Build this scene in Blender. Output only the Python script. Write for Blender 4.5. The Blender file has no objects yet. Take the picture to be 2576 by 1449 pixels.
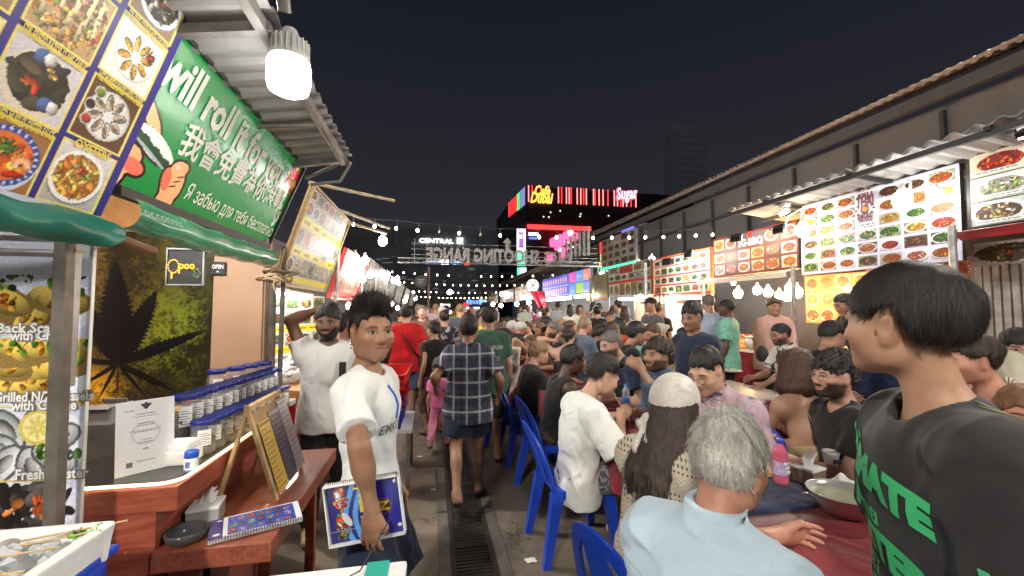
import bpy, bmesh, math, random
import numpy as np
from mathutils import Vector, Matrix
rnd = random.Random(7)
SC = bpy.context.scene
COL = SC.collection
PI = math.pi
R_ = math.radians
# ---------------------------------------------------------------- camera numbers (used for the camera and for measuring distances)
CAM_F, CAM_YAW, CAM_PITCH, CAM_H = 1036.0, R_(10.9), R_(2.95), 1.58
_F = np.array([math.sin(CAM_YAW)*math.cos(CAM_PITCH), math.cos(CAM_YAW)*math.cos(CAM_PITCH), math.sin(CAM_PITCH)])
_R = np.array([math.cos(CAM_YAW), -math.sin(CAM_YAW), 0.0])
_U = np.cross(_R, _F)
_C = np.array([0, 0, CAM_H])
def _ray(x, y): return _F + _R*(x-1288)/CAM_F - _U*(y-724.5)/CAM_F
def gz(x, y, z=0.0):
 r = _ray(x, y); return Vector(_C + r*(z-CAM_H)/r[2])
def gx(x, y, X):
 r = _ray(x, y); return Vector(_C + r*X/r[0])
def gy(x, y, Y):
 r = _ray(x, y); return Vector(_C + r*Y/r[1])

# ---------------------------------------------------------------- scene tree helpers
def thing(name, label, cat, loc=(0, 0, 0), rotz=0.0, group=None, kind=None):
 o = bpy.data.objects.new(name, None); COL.objects.link(o)
 o.location = loc; o.rotation_euler = (0, 0, rotz); o.empty_display_size = .1
 return tag(o, label, cat, group, kind)
def tag(o, label=None, cat=None, group=None, kind=None):
 if label: o['label'] = label
 if cat: o['category'] = cat
 if group: o['group'] = group
 if kind: o['kind'] = kind
 return o
def link(name, me, mats=None, parent=None, smooth=False, loc=None):
 me.name = name
 o = bpy.data.objects.new(name, me); COL.objects.link(o)
 if mats is not None:
  for m in (mats if isinstance(mats, (list, tuple)) else [mats]): me.materials.append(m)
 if smooth: me.polygons.foreach_set('use_smooth', [True]*len(me.polygons))
 if parent is not None: o.parent = parent
 if loc is not None: o.location = loc
 return o
def dup(root, loc=None, rotz=None, label=None, group=None, matmap=None):
 r = root.copy(); COL.objects.link(r)
 if loc is not None: r.location = loc
 if rotz is not None: r.rotation_euler = (0, 0, rotz)
 if label: r['label'] = label
 if group: r['group'] = group
 def setm(o):
  if matmap and o.type == 'MESH':
   key = o.name.split('.')[0]
   if key in matmap and matmap[key] is not None:
    o.material_slots[0].link = 'OBJECT'; o.material_slots[0].material = matmap[key]
 setm(r)
 for ch in list(root.children):
  c = ch.copy(); COL.objects.link(c); c.parent = r; setm(c)
  for g in list(ch.children):
   d = g.copy(); COL.objects.link(d); d.parent = c; setm(d)
 return r

class MB:
 """collects shapes, then links them as one mesh object"""
 def __init__(s): s.v = []; s.f = []; s.mi = []; s.sm = []
 def add(s, verts, faces, mi=0, sm=False):
  b = len(s.v); s.v += [tuple(v) for v in verts]
  for f in faces: s.f.append(tuple(b+i for i in f)); s.mi.append(mi); s.sm.append(sm)
  return s
 def box(s, c, d, rot=None, mi=0, bev=0.0):
  x, y, z = d[0]/2, d[1]/2, d[2]/2
  M = rot if rot is not None else Matrix.Identity(3)
  c = Vector(c)
  if bev <= 0:
   vs = [(-x,-y,-z),(x,-y,-z),(x,y,-z),(-x,y,-z),(-x,-y,z),(x,-y,z),(x,y,z),(-x,y,z)]
   fs = [(0,3,2,1),(4,5,6,7),(0,1,5,4),(1,2,6,5),(2,3,7,6),(3,0,4,7)]
   return s.add([c+M@Vector(v) for v in vs], fs, mi)
  bm = bmesh.new(); bmesh.ops.create_cube(bm, size=1.0)
  bmesh.ops.scale(bm, vec=d, verts=bm.verts)
  bmesh.ops.bevel(bm, geom=bm.edges[:], offset=bev, segments=2, affect='EDGES', profile=.6)
  bm.verts.index_update()
  s.add([c+M@v.co for v in bm.verts], [[v.index for v in f.verts] for f in bm.faces], mi); bm.free(); return s
 def quad(s, a, b, c, d, mi=0): return s.add([a, b, c, d], [(0, 1, 2, 3)], mi)
 def prism(s, poly, ext, mi=0):
  n = len(poly); e = Vector(ext)
  vs = [Vector(p) for p in poly]+[Vector(p)+e for p in poly]
  fs = [tuple(range(n))[::-1], tuple(range(n, 2*n))]+[(i, (i+1) % n, n+(i+1) % n, n+i) for i in range(n)]
  return s.add(vs, fs, mi)
 def tube(s, pts, r, n=8, mi=0, cap=True, closed=False):
  P = [Vector(p) for p in pts]; m = len(P)
  rr = r if isinstance(r, (list, tuple)) else [r]*m
  vs = []; up = None
  for i, p in enumerate(P):
   if closed: t = (P[(i+1) % m]-P[i-1])
   else: t = P[min(i+1, m-1)]-P[max(i-1, 0)]
   t = t.normalized() if t.length > 1e-9 else Vector((0, 0, 1))
   if up is None:
    up = Vector((0, 0, 1)) if abs(t.z) < .9 else Vector((1, 0, 0))
   a = t.cross(up)
   if a.length < 1e-6: a = t.cross(Vector((0, 1, 0)))
   a.normalize(); b = a.cross(t).normalized(); up = b
   for k in range(n):
    q = 2*PI*k/n; vs.append(p+a*math.cos(q)*rr[i]+b*math.sin(q)*rr[i])
  fs = []
  for i in range(m if closed else m-1):
   j = (i+1) % m
   for k in range(n): fs.append((i*n+k, i*n+(k+1) % n, j*n+(k+1) % n, j*n+k))
  s.add(vs, fs, mi, True)
  if cap and not closed:
   s.add(vs[:n], [tuple(range(n))[::-1]], mi); s.add(vs[-n:], [tuple(range(n))], mi)
  return s
 def lathe(s, prof, n=20, c=(0, 0, 0), M=None, mi=0, sy=1.0):
  vs = []; c = Vector(c); M = M or Matrix.Identity(3)
  for r, z in prof:
   for k in range(n):
    q = 2*PI*k/n; vs.append(c+M@Vector((r*math.cos(q), r*math.sin(q)*sy, z)))
  fs = []
  for i in range(len(prof)-1):
   for k in range(n): fs.append((i*n+k, i*n+(k+1) % n, (i+1)*n+(k+1) % n, (i+1)*n+k))
  s.add(vs, fs, mi, True)
  if prof[0][0] > 1e-5 and not (prof[1][0] < 1e-5 and prof[1][1] == prof[0][1]): s.add(vs[:n], [tuple(range(n))[::-1]], mi)
  if prof[-1][0] > 1e-5: s.add(vs[-n:], [tuple(range(n))], mi)
  return s
 def ball(s, c, r, n=14, m=9, mi=0, M=None):
  r = r if isinstance(r, (list, tuple)) else (r, r, r)
  vs = []; fs = []; c = Vector(c); M = M or Matrix.Identity(3)
  for i in range(m+1):
   t = PI*i/m
   for k in range(n):
    q = 2*PI*k/n
    vs.append(c+M@Vector((r[0]*math.sin(t)*math.cos(q), r[1]*math.sin(t)*math.sin(q), -r[2]*math.cos(t))))
  for i in range(m):
   for k in range(n): fs.append((i*n+k, i*n+(k+1) % n, (i+1)*n+(k+1) % n, (i+1)*n+k))
  return s.add(vs, fs, mi, True)
 def sheet(s, fn, nu, nv, mi=0, sm=True):
  vs = [fn(i/nu, j/nv) for j in range(nv+1) for i in range(nu+1)]
  fs = [(j*(nu+1)+i, j*(nu+1)+i+1, (j+1)*(nu+1)+i+1, (j+1)*(nu+1)+i) for j in range(nv) for i in range(nu)]
  return s.add(vs, fs, mi, sm)
 def build(s, name, mats, parent=None, loc=None):
  me = bpy.data.meshes.new(name); me.from_pydata([tuple(v) for v in s.v], [], s.f)
  o = link(name, me, mats, parent, False, loc)
  me.polygons.foreach_set('material_index', s.mi); me.polygons.foreach_set('use_smooth', s.sm)
  me.update(); return o

def rotm(x=0, y=0, z=0):
 return (Matrix.Rotation(z, 3, 'Z') @ Matrix.Rotation(y, 3, 'Y') @ Matrix.Rotation(x, 3, 'X'))

# ---------------------------------------------------------------- shader expressions
class N:
 def __init__(s, nt): s.nt = nt
 def new(s, t, **k):
  n = s.nt.nodes.new(t)
  for a, b in k.items(): setattr(n, a, b)
  return n
 def val(s, v): return v
 def math(s, op, a, b=None, c=None, clamp=False):
  n = s.new('ShaderNodeMath', operation=op, use_clamp=clamp)
  for i, q in enumerate((a, b, c)):
   if q is None: continue
   if isinstance(q, E_): s.nt.links.new(q.k, n.inputs[i])
   else: n.inputs[i].default_value = q
  return E_(s, n.outputs[0])
 def attr(s, name):
  n = s.new('ShaderNodeAttribute', attribute_name=name); return n
 def xyz(s, sock):
  n = s.new('ShaderNodeSeparateXYZ'); s.nt.links.new(sock, n.inputs[0])
  return [E_(s, n.outputs[i]) for i in range(3)]
 def noise(s, scale, vec=None, detail=4, rough=.6, color=False, dist=0):
  n = s.new('ShaderNodeTexNoise'); n.inputs['Scale'].default_value = scale
  n.inputs['Detail'].default_value = detail; n.inputs['Roughness'].default_value = rough
  n.inputs['Distortion'].default_value = dist
  if vec is not None: s.nt.links.new(vec, n.inputs['Vector'])
  return E_(s, n.outputs['Fac' if not color else 'Color'])
 def mix(s, f, a, b):
  n = s.new('ShaderNodeMix', data_type='RGBA')
  for i, q in ((0, f), (6, a), (7, b)):
   if isinstance(q, E_): s.nt.links.new(q.k, n.inputs[i])
   elif i == 0: n.inputs[0].default_value = q
   else: n.inputs[i].default_value = (*q, 1) if len(q) == 3 else q
  return E_(s, n.outputs[2])
 def ramp(s, f, stops):
  n = s.new('ShaderNodeValToRGB'); s.nt.links.new(f.k, n.inputs[0])
  el = n.color_ramp.elements
  while len(el) < len(stops): el.new(.5)
  for e, (p, c) in zip(el, stops):
   e.position = p; e.color = (*c, 1) if len(c) == 3 else c
  return E_(s, n.outputs[0])
 def bump(s, h, strength=.3, dist=.01):
  n = s.new('ShaderNodeBump'); n.inputs['Strength'].default_value = strength; n.inputs['Distance'].default_value = dist
  s.nt.links.new(h.k, n.inputs['Height']); return n.outputs[0]
class E_:
 def __init__(s, n, k): s.n = n; s.k = k
 def __add__(s, o): return s.n.math('ADD', s, o)
 __radd__ = __add__
 def __sub__(s, o): return s.n.math('SUBTRACT', s, o)
 def __rsub__(s, o): return s.n.math('SUBTRACT', o, s)
 def __mul__(s, o): return s.n.math('MULTIPLY', s, o)
 __rmul__ = __mul__
 def __truediv__(s, o): return s.n.math('DIVIDE', s, o)
 def abs(s): return s.n.math('ABSOLUTE', s)
 def lt(s, o): return s.n.math('LESS_THAN', s, o)
 def gt(s, o): return s.n.math('GREATER_THAN', s, o)
 def sq(s): return s.n.math('MULTIPLY', s, s)
 def frac(s): return s.n.math('FRACT', s)
 def floor(s): return s.n.math('FLOOR', s)
 def sin(s): return s.n.math('SINE', s)
 def step(s, a, b):   # smooth 0..1 between a and b
  n = s.n.new('ShaderNodeMapRange', interpolation_type='SMOOTHSTEP')
  s.n.nt.links.new(s.k, n.inputs[0]); n.inputs[1].default_value = a; n.inputs[2].default_value = b
  return E_(s.n, n.outputs[0])
 def max(s, o): return s.n.math('MAXIMUM', s, o)
 def min(s, o): return s.n.math('MINIMUM', s, o)

_mc = {}
def newmat(name):
 m = bpy.data.materials.new(name); m.use_nodes = True
 nt = m.node_tree; b = nt.nodes['Principled BSDF']
 return m, N(nt), b
def setb(b, n, color=None, rough=None, metal=None, spec=None, normal=None, **kw):
 def put(i, v):
  if v is None: return
  if isinstance(v, E_): n.nt.links.new(v.k, b.inputs[i])
  elif i == 'Base Color' : b.inputs[i].default_value = (*v, 1)
  else: b.inputs[i].default_value = v
 put('Base Color', color); put('Roughness', rough); put('Metallic', metal); put('Specular IOR Level', spec)
 if normal is not None: n.nt.links.new(normal, b.inputs['Normal'])
 for k, v in kw.items(): put(k.replace('_', ' '), v)
def pm(name, color, rough=.55, var=.12, scale=6.0, metal=0.0, bump=.0, bscale=60., spec=None, dirt=0.0, coat=0.0, trans=0.0, sheen=0.0):
 """plain procedural paint / plastic / cloth with noise in colour, roughness and relief"""
 key = ('pm', name)
 if key in _mc: return _mc[key]
 m, n, b = newmat(name)
 tc = n.new('ShaderNodeTexCoord').outputs['Object']
 a = n.noise(scale, tc, 5)
 lo = tuple(max(0, c*(1-var)) for c in color); hi = tuple(min(1, c*(1+var)) for c in color)
 c = n.mix(a.step(.25, .75), lo, hi)
 if dirt > 0:
  d = n.noise(scale*.7+1.3, tc, 8, .7, dist=.4)
  c = n.mix(d.step(.52, .75)*dirt, c, (color[0]*.35+.01, color[1]*.33+.008, color[2]*.3+.006))
 setb(b, n, c, (a*.2)+(rough-.1), metal, spec)
 if bump > 0: setb(b, n, normal=n.bump(n.noise(bscale, tc, 4), bump, .004))
 if coat: b.inputs['Coat Weight'].default_value = coat
 if trans: b.inputs['Transmission Weight'].default_value = trans
 if sheen: b.inputs['Sheen Weight'].default_value = sheen
 _mc[key] = m; return m
def emit(name, color, strength, sample=True):
 key = ('em', name)
 if not sample and not name.startswith('string'): strength *= .3
 if key in _mc: return _mc[key]
 m = bpy.data.materials.new(name); m.use_nodes = True
 nt = m.node_tree; nt.nodes.clear()
 e = nt.nodes.new('ShaderNodeEmission'); o = nt.nodes.new('ShaderNodeOutputMaterial')
 e.inputs[0].default_value = (*color, 1); e.inputs[1].default_value = strength
 nt.links.new(e.outputs[0], o.inputs[0])
 if not sample: m.cycles.emission_sampling = 'NONE'
 _mc[key] = m; return m
def glassy(name, color=(.9, .95, .97), rough=.05, alpha=.25):
 """thin clear plastic: mostly see-through with a glossy skin"""
 key = ('gl', name)
 if key in _mc: return _mc[key]
 m, n, b = newmat(name)
 setb(b, n, color, rough); b.inputs['Alpha'].default_value = alpha; b.inputs['Specular IOR Level'].default_value = .7
 _mc[key] = m; return m
def printed(name, rough=.45, emit_s=0.0, coat=.2):
 """a print: the picture is stored as point colours on the sheet"""
 key = ('pr', name)
 if key in _mc: return _mc[key]
 m, n, b = newmat(name)
 a = n.attr('Col')
 n.nt.links.new(a.outputs['Color'], b.inputs['Base Color']); b.inputs['Roughness'].default_value = rough
 b.inputs['Coat Weight'].default_value = coat; b.inputs['Coat Roughness'].default_value = .25
 tc = n.new('ShaderNodeTexCoord').outputs['Object']
 setb(b, n, normal=n.bump(n.noise(9, tc, 2), .12, .01))
 if emit_s > 0:
  n.nt.links.new(a.outputs['Color'], b.inputs['Emission Color']); b.inputs['Emission Strength'].default_value = emit_s
 _mc[key] = m; return m

# ---------------------------------------------------------------- lettering
_fonts = {}
def text_mesh(body, size=.1, extrude=.0, bold=0.0, align='CENTER', shear=0.0, res=2, spacing=1.0, xs=1.0):
 cu = bpy.data.curves.new('lettering', 'FONT'); cu.body = body; cu.size = size; cu.extrude = extrude
 cu.offset = bold; cu.align_x = align; cu.align_y = 'CENTER'; cu.resolution_u = res; cu.shear = shear
 cu.space_character = spacing
 o = bpy.data.objects.new('lettering', cu); COL.objects.link(o)
 dg = bpy.context.evaluated_depsgraph_get()
 me = bpy.data.meshes.new_from_object(o.evaluated_get(dg))
 bpy.data.objects.remove(o); bpy.data.curves.remove(cu)
 n = len(me.vertices); v = np.empty(n*3, np.float32); me.vertices.foreach_get('co', v); v = v.reshape(-1, 3)
 v[:, 0] *= xs
 fs = [tuple(p.vertices) for p in me.polygons]
 bpy.data.meshes.remove(me)
 return v, fs
def lettering(mb, body, size, pos, M=None, mi=0, fit=None, **k):
 """adds flat letters to an MB; fit = wanted width in metres"""
 v, f = text_mesh(body, size, **k)
 if len(v) == 0: return
 if fit:
  w = v[:, 0].max()-v[:, 0].min(); c = (v[:, 0].max()+v[:, 0].min())/2
  v[:, 0] = (v[:, 0]-(c if k.get('align', 'CENTER') == 'CENTER' else 0))*fit/max(w, 1e-6)
 M = M or Matrix.Identity(3); p = Vector(pos)
 mb.add([p+M@Vector(q.tolist()) for q in v], f, mi)

# ---------------------------------------------------------------- painting on sheets
def lin(c):
 c = np.asarray(c, np.float32); return np.where(c <= .04045, c/12.92, ((c+.055)/1.055)**2.4)
class Canvas:
 """a print made of coloured points; x right, y up, in metres"""
 def __init__(s, w, h, px, bg=(1, 1, 1), seed=1):
  s.w, s.h = w, h; s.nx, s.ny = int(w*px)+1, int(h*px)+1
  s.a = np.empty((s.ny, s.nx, 3), np.float32); s.a[:] = bg
  s.x = np.linspace(0, w, s.nx, dtype=np.float32); s.y = np.linspace(0, h, s.ny, dtype=np.float32)
  s.r = random.Random(seed)
 def _win(s, x0, y0, x1, y1):
  i0, i1 = np.searchsorted(s.x, x0), np.searchsorted(s.x, x1); j0, j1 = np.searchsorted(s.y, y0), np.searchsorted(s.y, y1)
  return i0, i1, j0, j1
 def rect(s, x0, y0, x1, y1, c, c2=None):
  i0, i1, j0, j1 = s._win(x0, y0, x1, y1)
  if i1 <= i0 or j1 <= j0: return
  if c2 is None: s.a[j0:j1, i0:i1] = c
  else:
   t = np.linspace(0, 1, j1-j0)[:, None, None]; s.a[j0:j1, i0:i1] = np.array(c)*(1-t)+np.array(c2)*t
 def ell(s, x, y, rx, ry, c, rot=0.0, clip=None, soft=.0, hi=0.0):
  R = max(rx, ry); b = (x-R, y-R, x+R, y+R)
  if clip: b = (max(b[0], clip[0]), max(b[1], clip[1]), min(b[2], clip[2]), min(b[3], clip[3]))
  i0, i1, j0, j1 = s._win(*b)
  if i1 <= i0 or j1 <= j0: return
  X, Y = np.meshgrid(s.x[i0:i1]-x, s.y[j0:j1]-y)
  ca, sa = math.cos(rot), math.sin(rot)
  u = (X*ca+Y*sa)/rx; v = (-X*sa+Y*ca)/ry; d = u*u+v*v
  m = d < 1
  if not m.any(): return
  col = np.asarray(c, np.float32)
  if hi:
   sh = 1+hi*(.5*v-.3*u-.35*d); S = np.clip(col[None, None]*sh[..., None], 0, 1)
   s.a[j0:j1, i0:i1][m] = S[m]
  else: s.a[j0:j1, i0:i1][m] = col
 def grain(s, amt=.06, seed=3):
  g = np.random.default_rng(seed); s.a *= (1+amt*g.standard_normal((s.ny, s.nx, 1))).astype(np.float32); np.clip(s.a, 0, 1, out=s.a)
 def blobs(s, x, y, rx, ry, pal, n, size=(.1, .28), clip=None, asp=(.3, .9), hi=.7):
  for _ in range(n):
   q = s.r.uniform(0, 2*PI); t = math.sqrt(s.r.random())*.9; k = s.r.uniform(*size)
   c = s.r.choice(pal); f = s.r.uniform(.65, 1.2)
   s.ell(x+math.cos(q)*t*rx, y+math.sin(q)*t*ry, k*min(rx, ry), k*min(rx, ry)*s.r.uniform(*asp), [min(1, a*f) for a in c], s.r.uniform(0, PI), clip, hi=hi)
 def dish(s, x0, y0, x1, y1, pal, bg=(.9, .9, .9), plate=(.93, .93, .92), n=40, fill=.78, size=(.1, .28), asp=(.3, .9), garnish=None, rot=0.0):
  cl = (x0, y0, x1, y1); w, h = x1-x0, y1-y0; x, y = (x0+x1)/2+w*s.r.uniform(-.05, .05), (y0+y1)/2
  s.rect(x0, y0, x1, y1, [c*.8 for c in bg], bg)
  if plate:
   s.ell(x, y-.03*h, w*.5, h*.46, [c*.55 for c in plate], rot, cl); s.ell(x, y, w*.49, h*.45, plate, rot, cl)
   s.ell(x, y, w*.42, h*.37, [c*.86 for c in plate], rot, cl); s.ell(x, y, w*.41, h*.36, [min(1, c*1.02) for c in plate], rot, cl)
  b = pal[0]; s.ell(x, y, w*.42*fill, h*.38*fill, [c*.6 for c in b], rot, cl)
  s.blobs(x, y, w*.43*fill, h*.40*fill, pal, n, size, cl, asp)
  if garnish: s.blobs(x, y+h*.04, w*.16, h*.14, garnish, 8, (.25, .6), cl)
 def obj(s, name, mat, parent=None):
  n = s.nx*s.ny; v = np.zeros((s.ny, s.nx, 3), np.float32); v[..., 0] = s.x[None]; v[..., 1] = s.y[:, None]
  i = np.arange(n, dtype=np.int32).reshape(s.ny, s.nx)
  f = np.stack([i[:-1, :-1], i[:-1, 1:], i[1:, 1:], i[1:, :-1]], -1).reshape(-1, 4)
  me = np_mesh(name, v.reshape(-1, 3), f)
  c = np.ones((n, 4), np.float32); c[:, :3] = lin(s.a.reshape(-1, 3))
  at = me.color_attributes.new('Col', 'FLOAT_COLOR', 'POINT'); at.data.foreach_set('color', c.ravel())
  return link(name, me, mat, parent)
def np_mesh(name, v, f):
 me = bpy.data.meshes.new(name); n, k = f.shape
 me.vertices.add(len(v)); me.vertices.foreach_set('co', np.ascontiguousarray(v, np.float32).ravel())
 me.loops.add(n*k); me.loops.foreach_set('vertex_index', np.ascontiguousarray(f, np.int32).ravel())
 me.polygons.add(n); me.polygons.foreach_set('loop_start', np.arange(0, n*k, k, dtype=np.int32))
 me.update(calc_edges=True); me.validate(); return me
def frame3(bl, br, tl):
 """object matrix with x along bl->br, y towards tl, origin bl; returns matrix, width, height"""
 bl, br, tl = Vector(bl), Vector(br), Vector(tl)
 x = (br-bl).normalized(); z = x.cross(tl-bl).normalized(); y = z.cross(x)
 M = Matrix((x, y, z)).transposed().to_4x4(); M.translation = bl
 return M, (br-bl).length, (tl-bl).dot(y)
# ================================================================ bodies: smooth blended solids meshed into one skin
f32 = np.float32
def V3(*a): return np.array(a, f32)
def nrm(a): a = np.asarray(a, np.float64); return a/max(np.linalg.norm(a), 1e-9)
def rx(a): c, s = math.cos(a), math.sin(a); return np.array([[1, 0, 0], [0, c, -s], [0, s, c]])
def ry(a): c, s = math.cos(a), math.sin(a); return np.array([[c, 0, s], [0, 1, 0], [-s, 0, c]])
def rz(a): c, s = math.cos(a), math.sin(a); return np.array([[c, -s, 0], [s, c, 0], [0, 0, 1]])
class Solid:
 def __init__(s): s.ops = []; s.lo = np.full(3, 1e9); s.hi = np.full(3, -1e9)
 def _bb(s, *ps):
  for p, r in ps: s.lo = np.minimum(s.lo, np.asarray(p)-r); s.hi = np.maximum(s.hi, np.asarray(p)+r)
 def cap(s, a, b, ra, rb=None, k=.02, op='u', fl=None):
  """tapered limb a-b; fl=(unit axis, factor): section squeezed along that axis"""
  rb = ra if rb is None else rb
  a = np.asarray(a, f32); b = np.asarray(b, f32)
  if op == 'u': s._bb((a, ra), (b, rb))
  if fl is None:
   ab = b-a; L2 = float(ab@ab)+1e-12
   def f(P):
    t = np.clip((P-a)@ab/L2, 0, 1); d = P-a-t[:, None]*ab
    return np.sqrt(np.einsum('ij,ij->i', d, d))-(ra+(rb-ra)*t)
  else:
   ax = np.asarray(nrm(fl[0]), f32); q = f32(1/fl[1]-1)
   def sq(X): return X+(X@ax)[..., None]*q*ax
   a2 = sq(a); ab = sq(b)-a2; L2 = float(ab@ab)+1e-12; sc = f32(.5+.5*fl[1])
   def f(P):
    P = sq(P); t = np.clip((P-a2)@ab/L2, 0, 1); d = P-a2-t[:, None]*ab
    return (np.sqrt(np.einsum('ij,ij->i', d, d))-(ra+(rb-ra)*t))*sc
  s.ops.append((op, f, k)); return s
 def ell(s, c, r, M=None, k=.02, op='u'):
  c = np.asarray(c, f32); r = np.asarray(r if np.ndim(r) else (r, r, r), f32)
  M = np.eye(3, dtype=f32) if M is None else np.asarray(M, f32)
  if op == 'u': s._bb((c, float(r.max())))
  def f(P):
   q = (P-c)@M; k0 = np.sqrt((q/r*(q/r)).sum(1)); k1 = np.sqrt(((q/(r*r))**2).sum(1))
   return np.where(k0 < .05, -r.min(), k0*(k0-1)/np.maximum(k1, 1e-6))
  s.ops.append((op, f, k)); return s
 def box(s, c, r, M=None, rad=.01, k=.01, op='u'):
  c = np.asarray(c, f32); r = np.asarray(r, f32)-rad; M = np.eye(3, dtype=f32) if M is None else np.asarray(M, f32)
  if op == 'u': s._bb((c, float(np.linalg.norm(r))+rad))
  def f(P):
   q = np.abs((P-c)@M)-r
   return np.sqrt((np.maximum(q, 0)**2).sum(1))+np.minimum(q.max(1), 0)-rad
  s.ops.append((op, f, k)); return s
 def plane(s, p, n, k=.006, op='i'):     # keeps the side the normal points away from
  p = np.asarray(p, f32); n = np.asarray(nrm(n), f32)
  s.ops.append((op, lambda P: (P-p)@n, k)); return s
 def fn(s, f, k=.006, op='i'): s.ops.append((op, f, k)); return s
 def sub(s, other, k=.01, op='u', grow=0.0):
  if op == 'u': s.lo = np.minimum(s.lo, other.lo-grow); s.hi = np.maximum(s.hi, other.hi+grow)
  s.ops.append((op, lambda P: other.ev(P)-grow, k)); return s
 def warp(s, f): s.ops.append(('d', f, 0)); return s
 def ev(s, P):
  d = np.full(len(P), 9., f32)
  for op, f, k in s.ops:
   e = f(P).astype(f32)
   if op == 'd': d = d+e; continue
   if op == 'u':
    h = np.maximum(k-np.abs(d-e), 0)/k; d = np.minimum(d, e)-h*h*k*.25
   else:
    if op == 's': e = -e
    h = np.maximum(k-np.abs(d-e), 0)/k; d = np.maximum(d, e)+h*h*k*.25
  return d
 def mesh(s, name, h=.01, pad=.03, margin=1.6, region=None):
  lo = s.lo-pad; hi = s.hi+pad
  if region is not None: lo = np.maximum(lo, region[0]); hi = np.minimum(hi, region[1])
  B = 4; H = h*B; nc = np.maximum(1, np.ceil((hi-lo)/H).astype(int))
  ax = [lo[i]+H*(np.arange(nc[i])+.5)-h/2 for i in range(3)]
  C = np.stack(np.meshgrid(*ax, indexing='ij'), -1).reshape(-1, 3).astype(f32)
  D = np.empty(len(C), f32)
  for i in range(0, len(C), 200000): D[i:i+200000] = s.ev(C[i:i+200000])
  act = (np.abs(D) < H*margin).reshape(nc)
  F = D.reshape(nc)
  G = np.repeat(np.repeat(np.repeat(np.sign(F)*9, B, 0), B, 1), B, 2).astype(f32)
  A = np.repeat(np.repeat(np.repeat(act, B, 0), B, 1), B, 2)
  idx = np.argwhere(A); P = (idx*h+lo).astype(f32); d = np.empty(len(P), f32)
  for i in range(0, len(P), 300000): d[i:i+300000] = s.ev(P[i:i+300000])
  G[A] = d
  return surf(name, G, lo, h)
def surf(name, G, lo, h):
 S = G < 0
 n = G.shape; c = [S[i:n[0]-1+i, j:n[1]-1+j, k:n[2]-1+k] for i in (0, 1) for j in (0, 1) for k in (0, 1)]
 tot = sum(q.astype(np.int8) for q in c); act = (tot > 0) & (tot < 8)
 I = np.argwhere(act); idm = np.full(act.shape, -1, np.int32); idm[act] = np.arange(len(I), dtype=np.int32)
 off = [(i, j, k) for i in (0, 1) for j in (0, 1) for k in (0, 1)]
 val = [G[I[:, 0]+o[0], I[:, 1]+o[1], I[:, 2]+o[2]] for o in off]
 acc = np.zeros((len(I), 3), np.float64); cnt = np.zeros(len(I))
 for a in range(8):
  for ax_ in range(3):
   if off[a][ax_] == 0:
    o2 = list(off[a]); o2[ax_] = 1; b = off.index(tuple(o2))
    va, vb = val[a], val[b]; m = (va < 0) != (vb < 0)
    t = np.where(m, va/np.where(m, va-vb, 1), 0)
    p = np.array(off[a], float)[None].repeat(len(I), 0); p[:, ax_] = t
    acc[m] += p[m]; cnt[m] += 1
 V = (I+acc/np.maximum(cnt, 1)[:, None])*h+lo
 quads = []
 for ax_ in range(3):
  o = [0, 0, 0]; o[ax_] = 1
  s0 = S[tuple(slice(0, n[i]-o[i]) for i in range(3))]; s1 = S[tuple(slice(o[i], n[i]) for i in range(3))]
  E = np.argwhere(s0 != s1); flip = s0[E[:, 0], E[:, 1], E[:, 2]]
  b, cc = [(1, 2), (2, 0), (0, 1)][ax_]
  ok = (E[:, b] > 0) & (E[:, cc] > 0) & (E[:, b] < n[b]-1) & (E[:, cc] < n[cc]-1); E = E[ok]; flip = flip[ok]
  def at(db, dc):
   q = E.copy(); q[:, b] += db; q[:, cc] += dc; return idm[q[:, 0], q[:, 1], q[:, 2]]
  Q = np.stack([at(-1, -1), at(0, -1), at(0, 0), at(-1, 0)], 1)
  Q[~flip] = Q[~flip][:, ::-1]; quads.append(Q)
 Q = np.concatenate(quads); Q = Q[(Q >= 0).all(1)]
 me = np_mesh(name, V.astype(f32), Q)
 me.polygons.foreach_set('use_smooth', np.ones(len(me.polygons), bool))
 return me, V
def folds(A, sc, seed, dirv=(0, 0, 1), k2=1.0):
 """cloth wrinkles: warped ridges"""
 g = np.random.default_rng(seed); ph = g.uniform(0, 6.28, 8); a = np.asarray(dirv, f32)
 d1 = np.asarray(nrm(g.normal(size=3)), f32); d2 = np.asarray(nrm(g.normal(size=3)), f32); d3 = np.asarray(nrm(g.normal(size=3)+a*2), f32)
 def f(P):
  w = np.sin(P@d1*sc*.35+ph[0])*1.4+np.sin(P@d2*sc*.55+ph[1])*.9
  r = np.sin(P@d3*sc+w*2+ph[2]); q = np.sin(P@d2*sc*1.7+w*3+ph[3]); m = .5+.5*np.sin(P@d1*sc*.6+ph[4]+w); v = np.sin(P@d3*sc*2.3-w*2.5+ph[5])
  return (-(1-np.abs(r))**2*A*k2*m*.75+q*A*.22-(1-np.abs(v))**3*A*.3*(1-m)).astype(f32)
 return f

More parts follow.
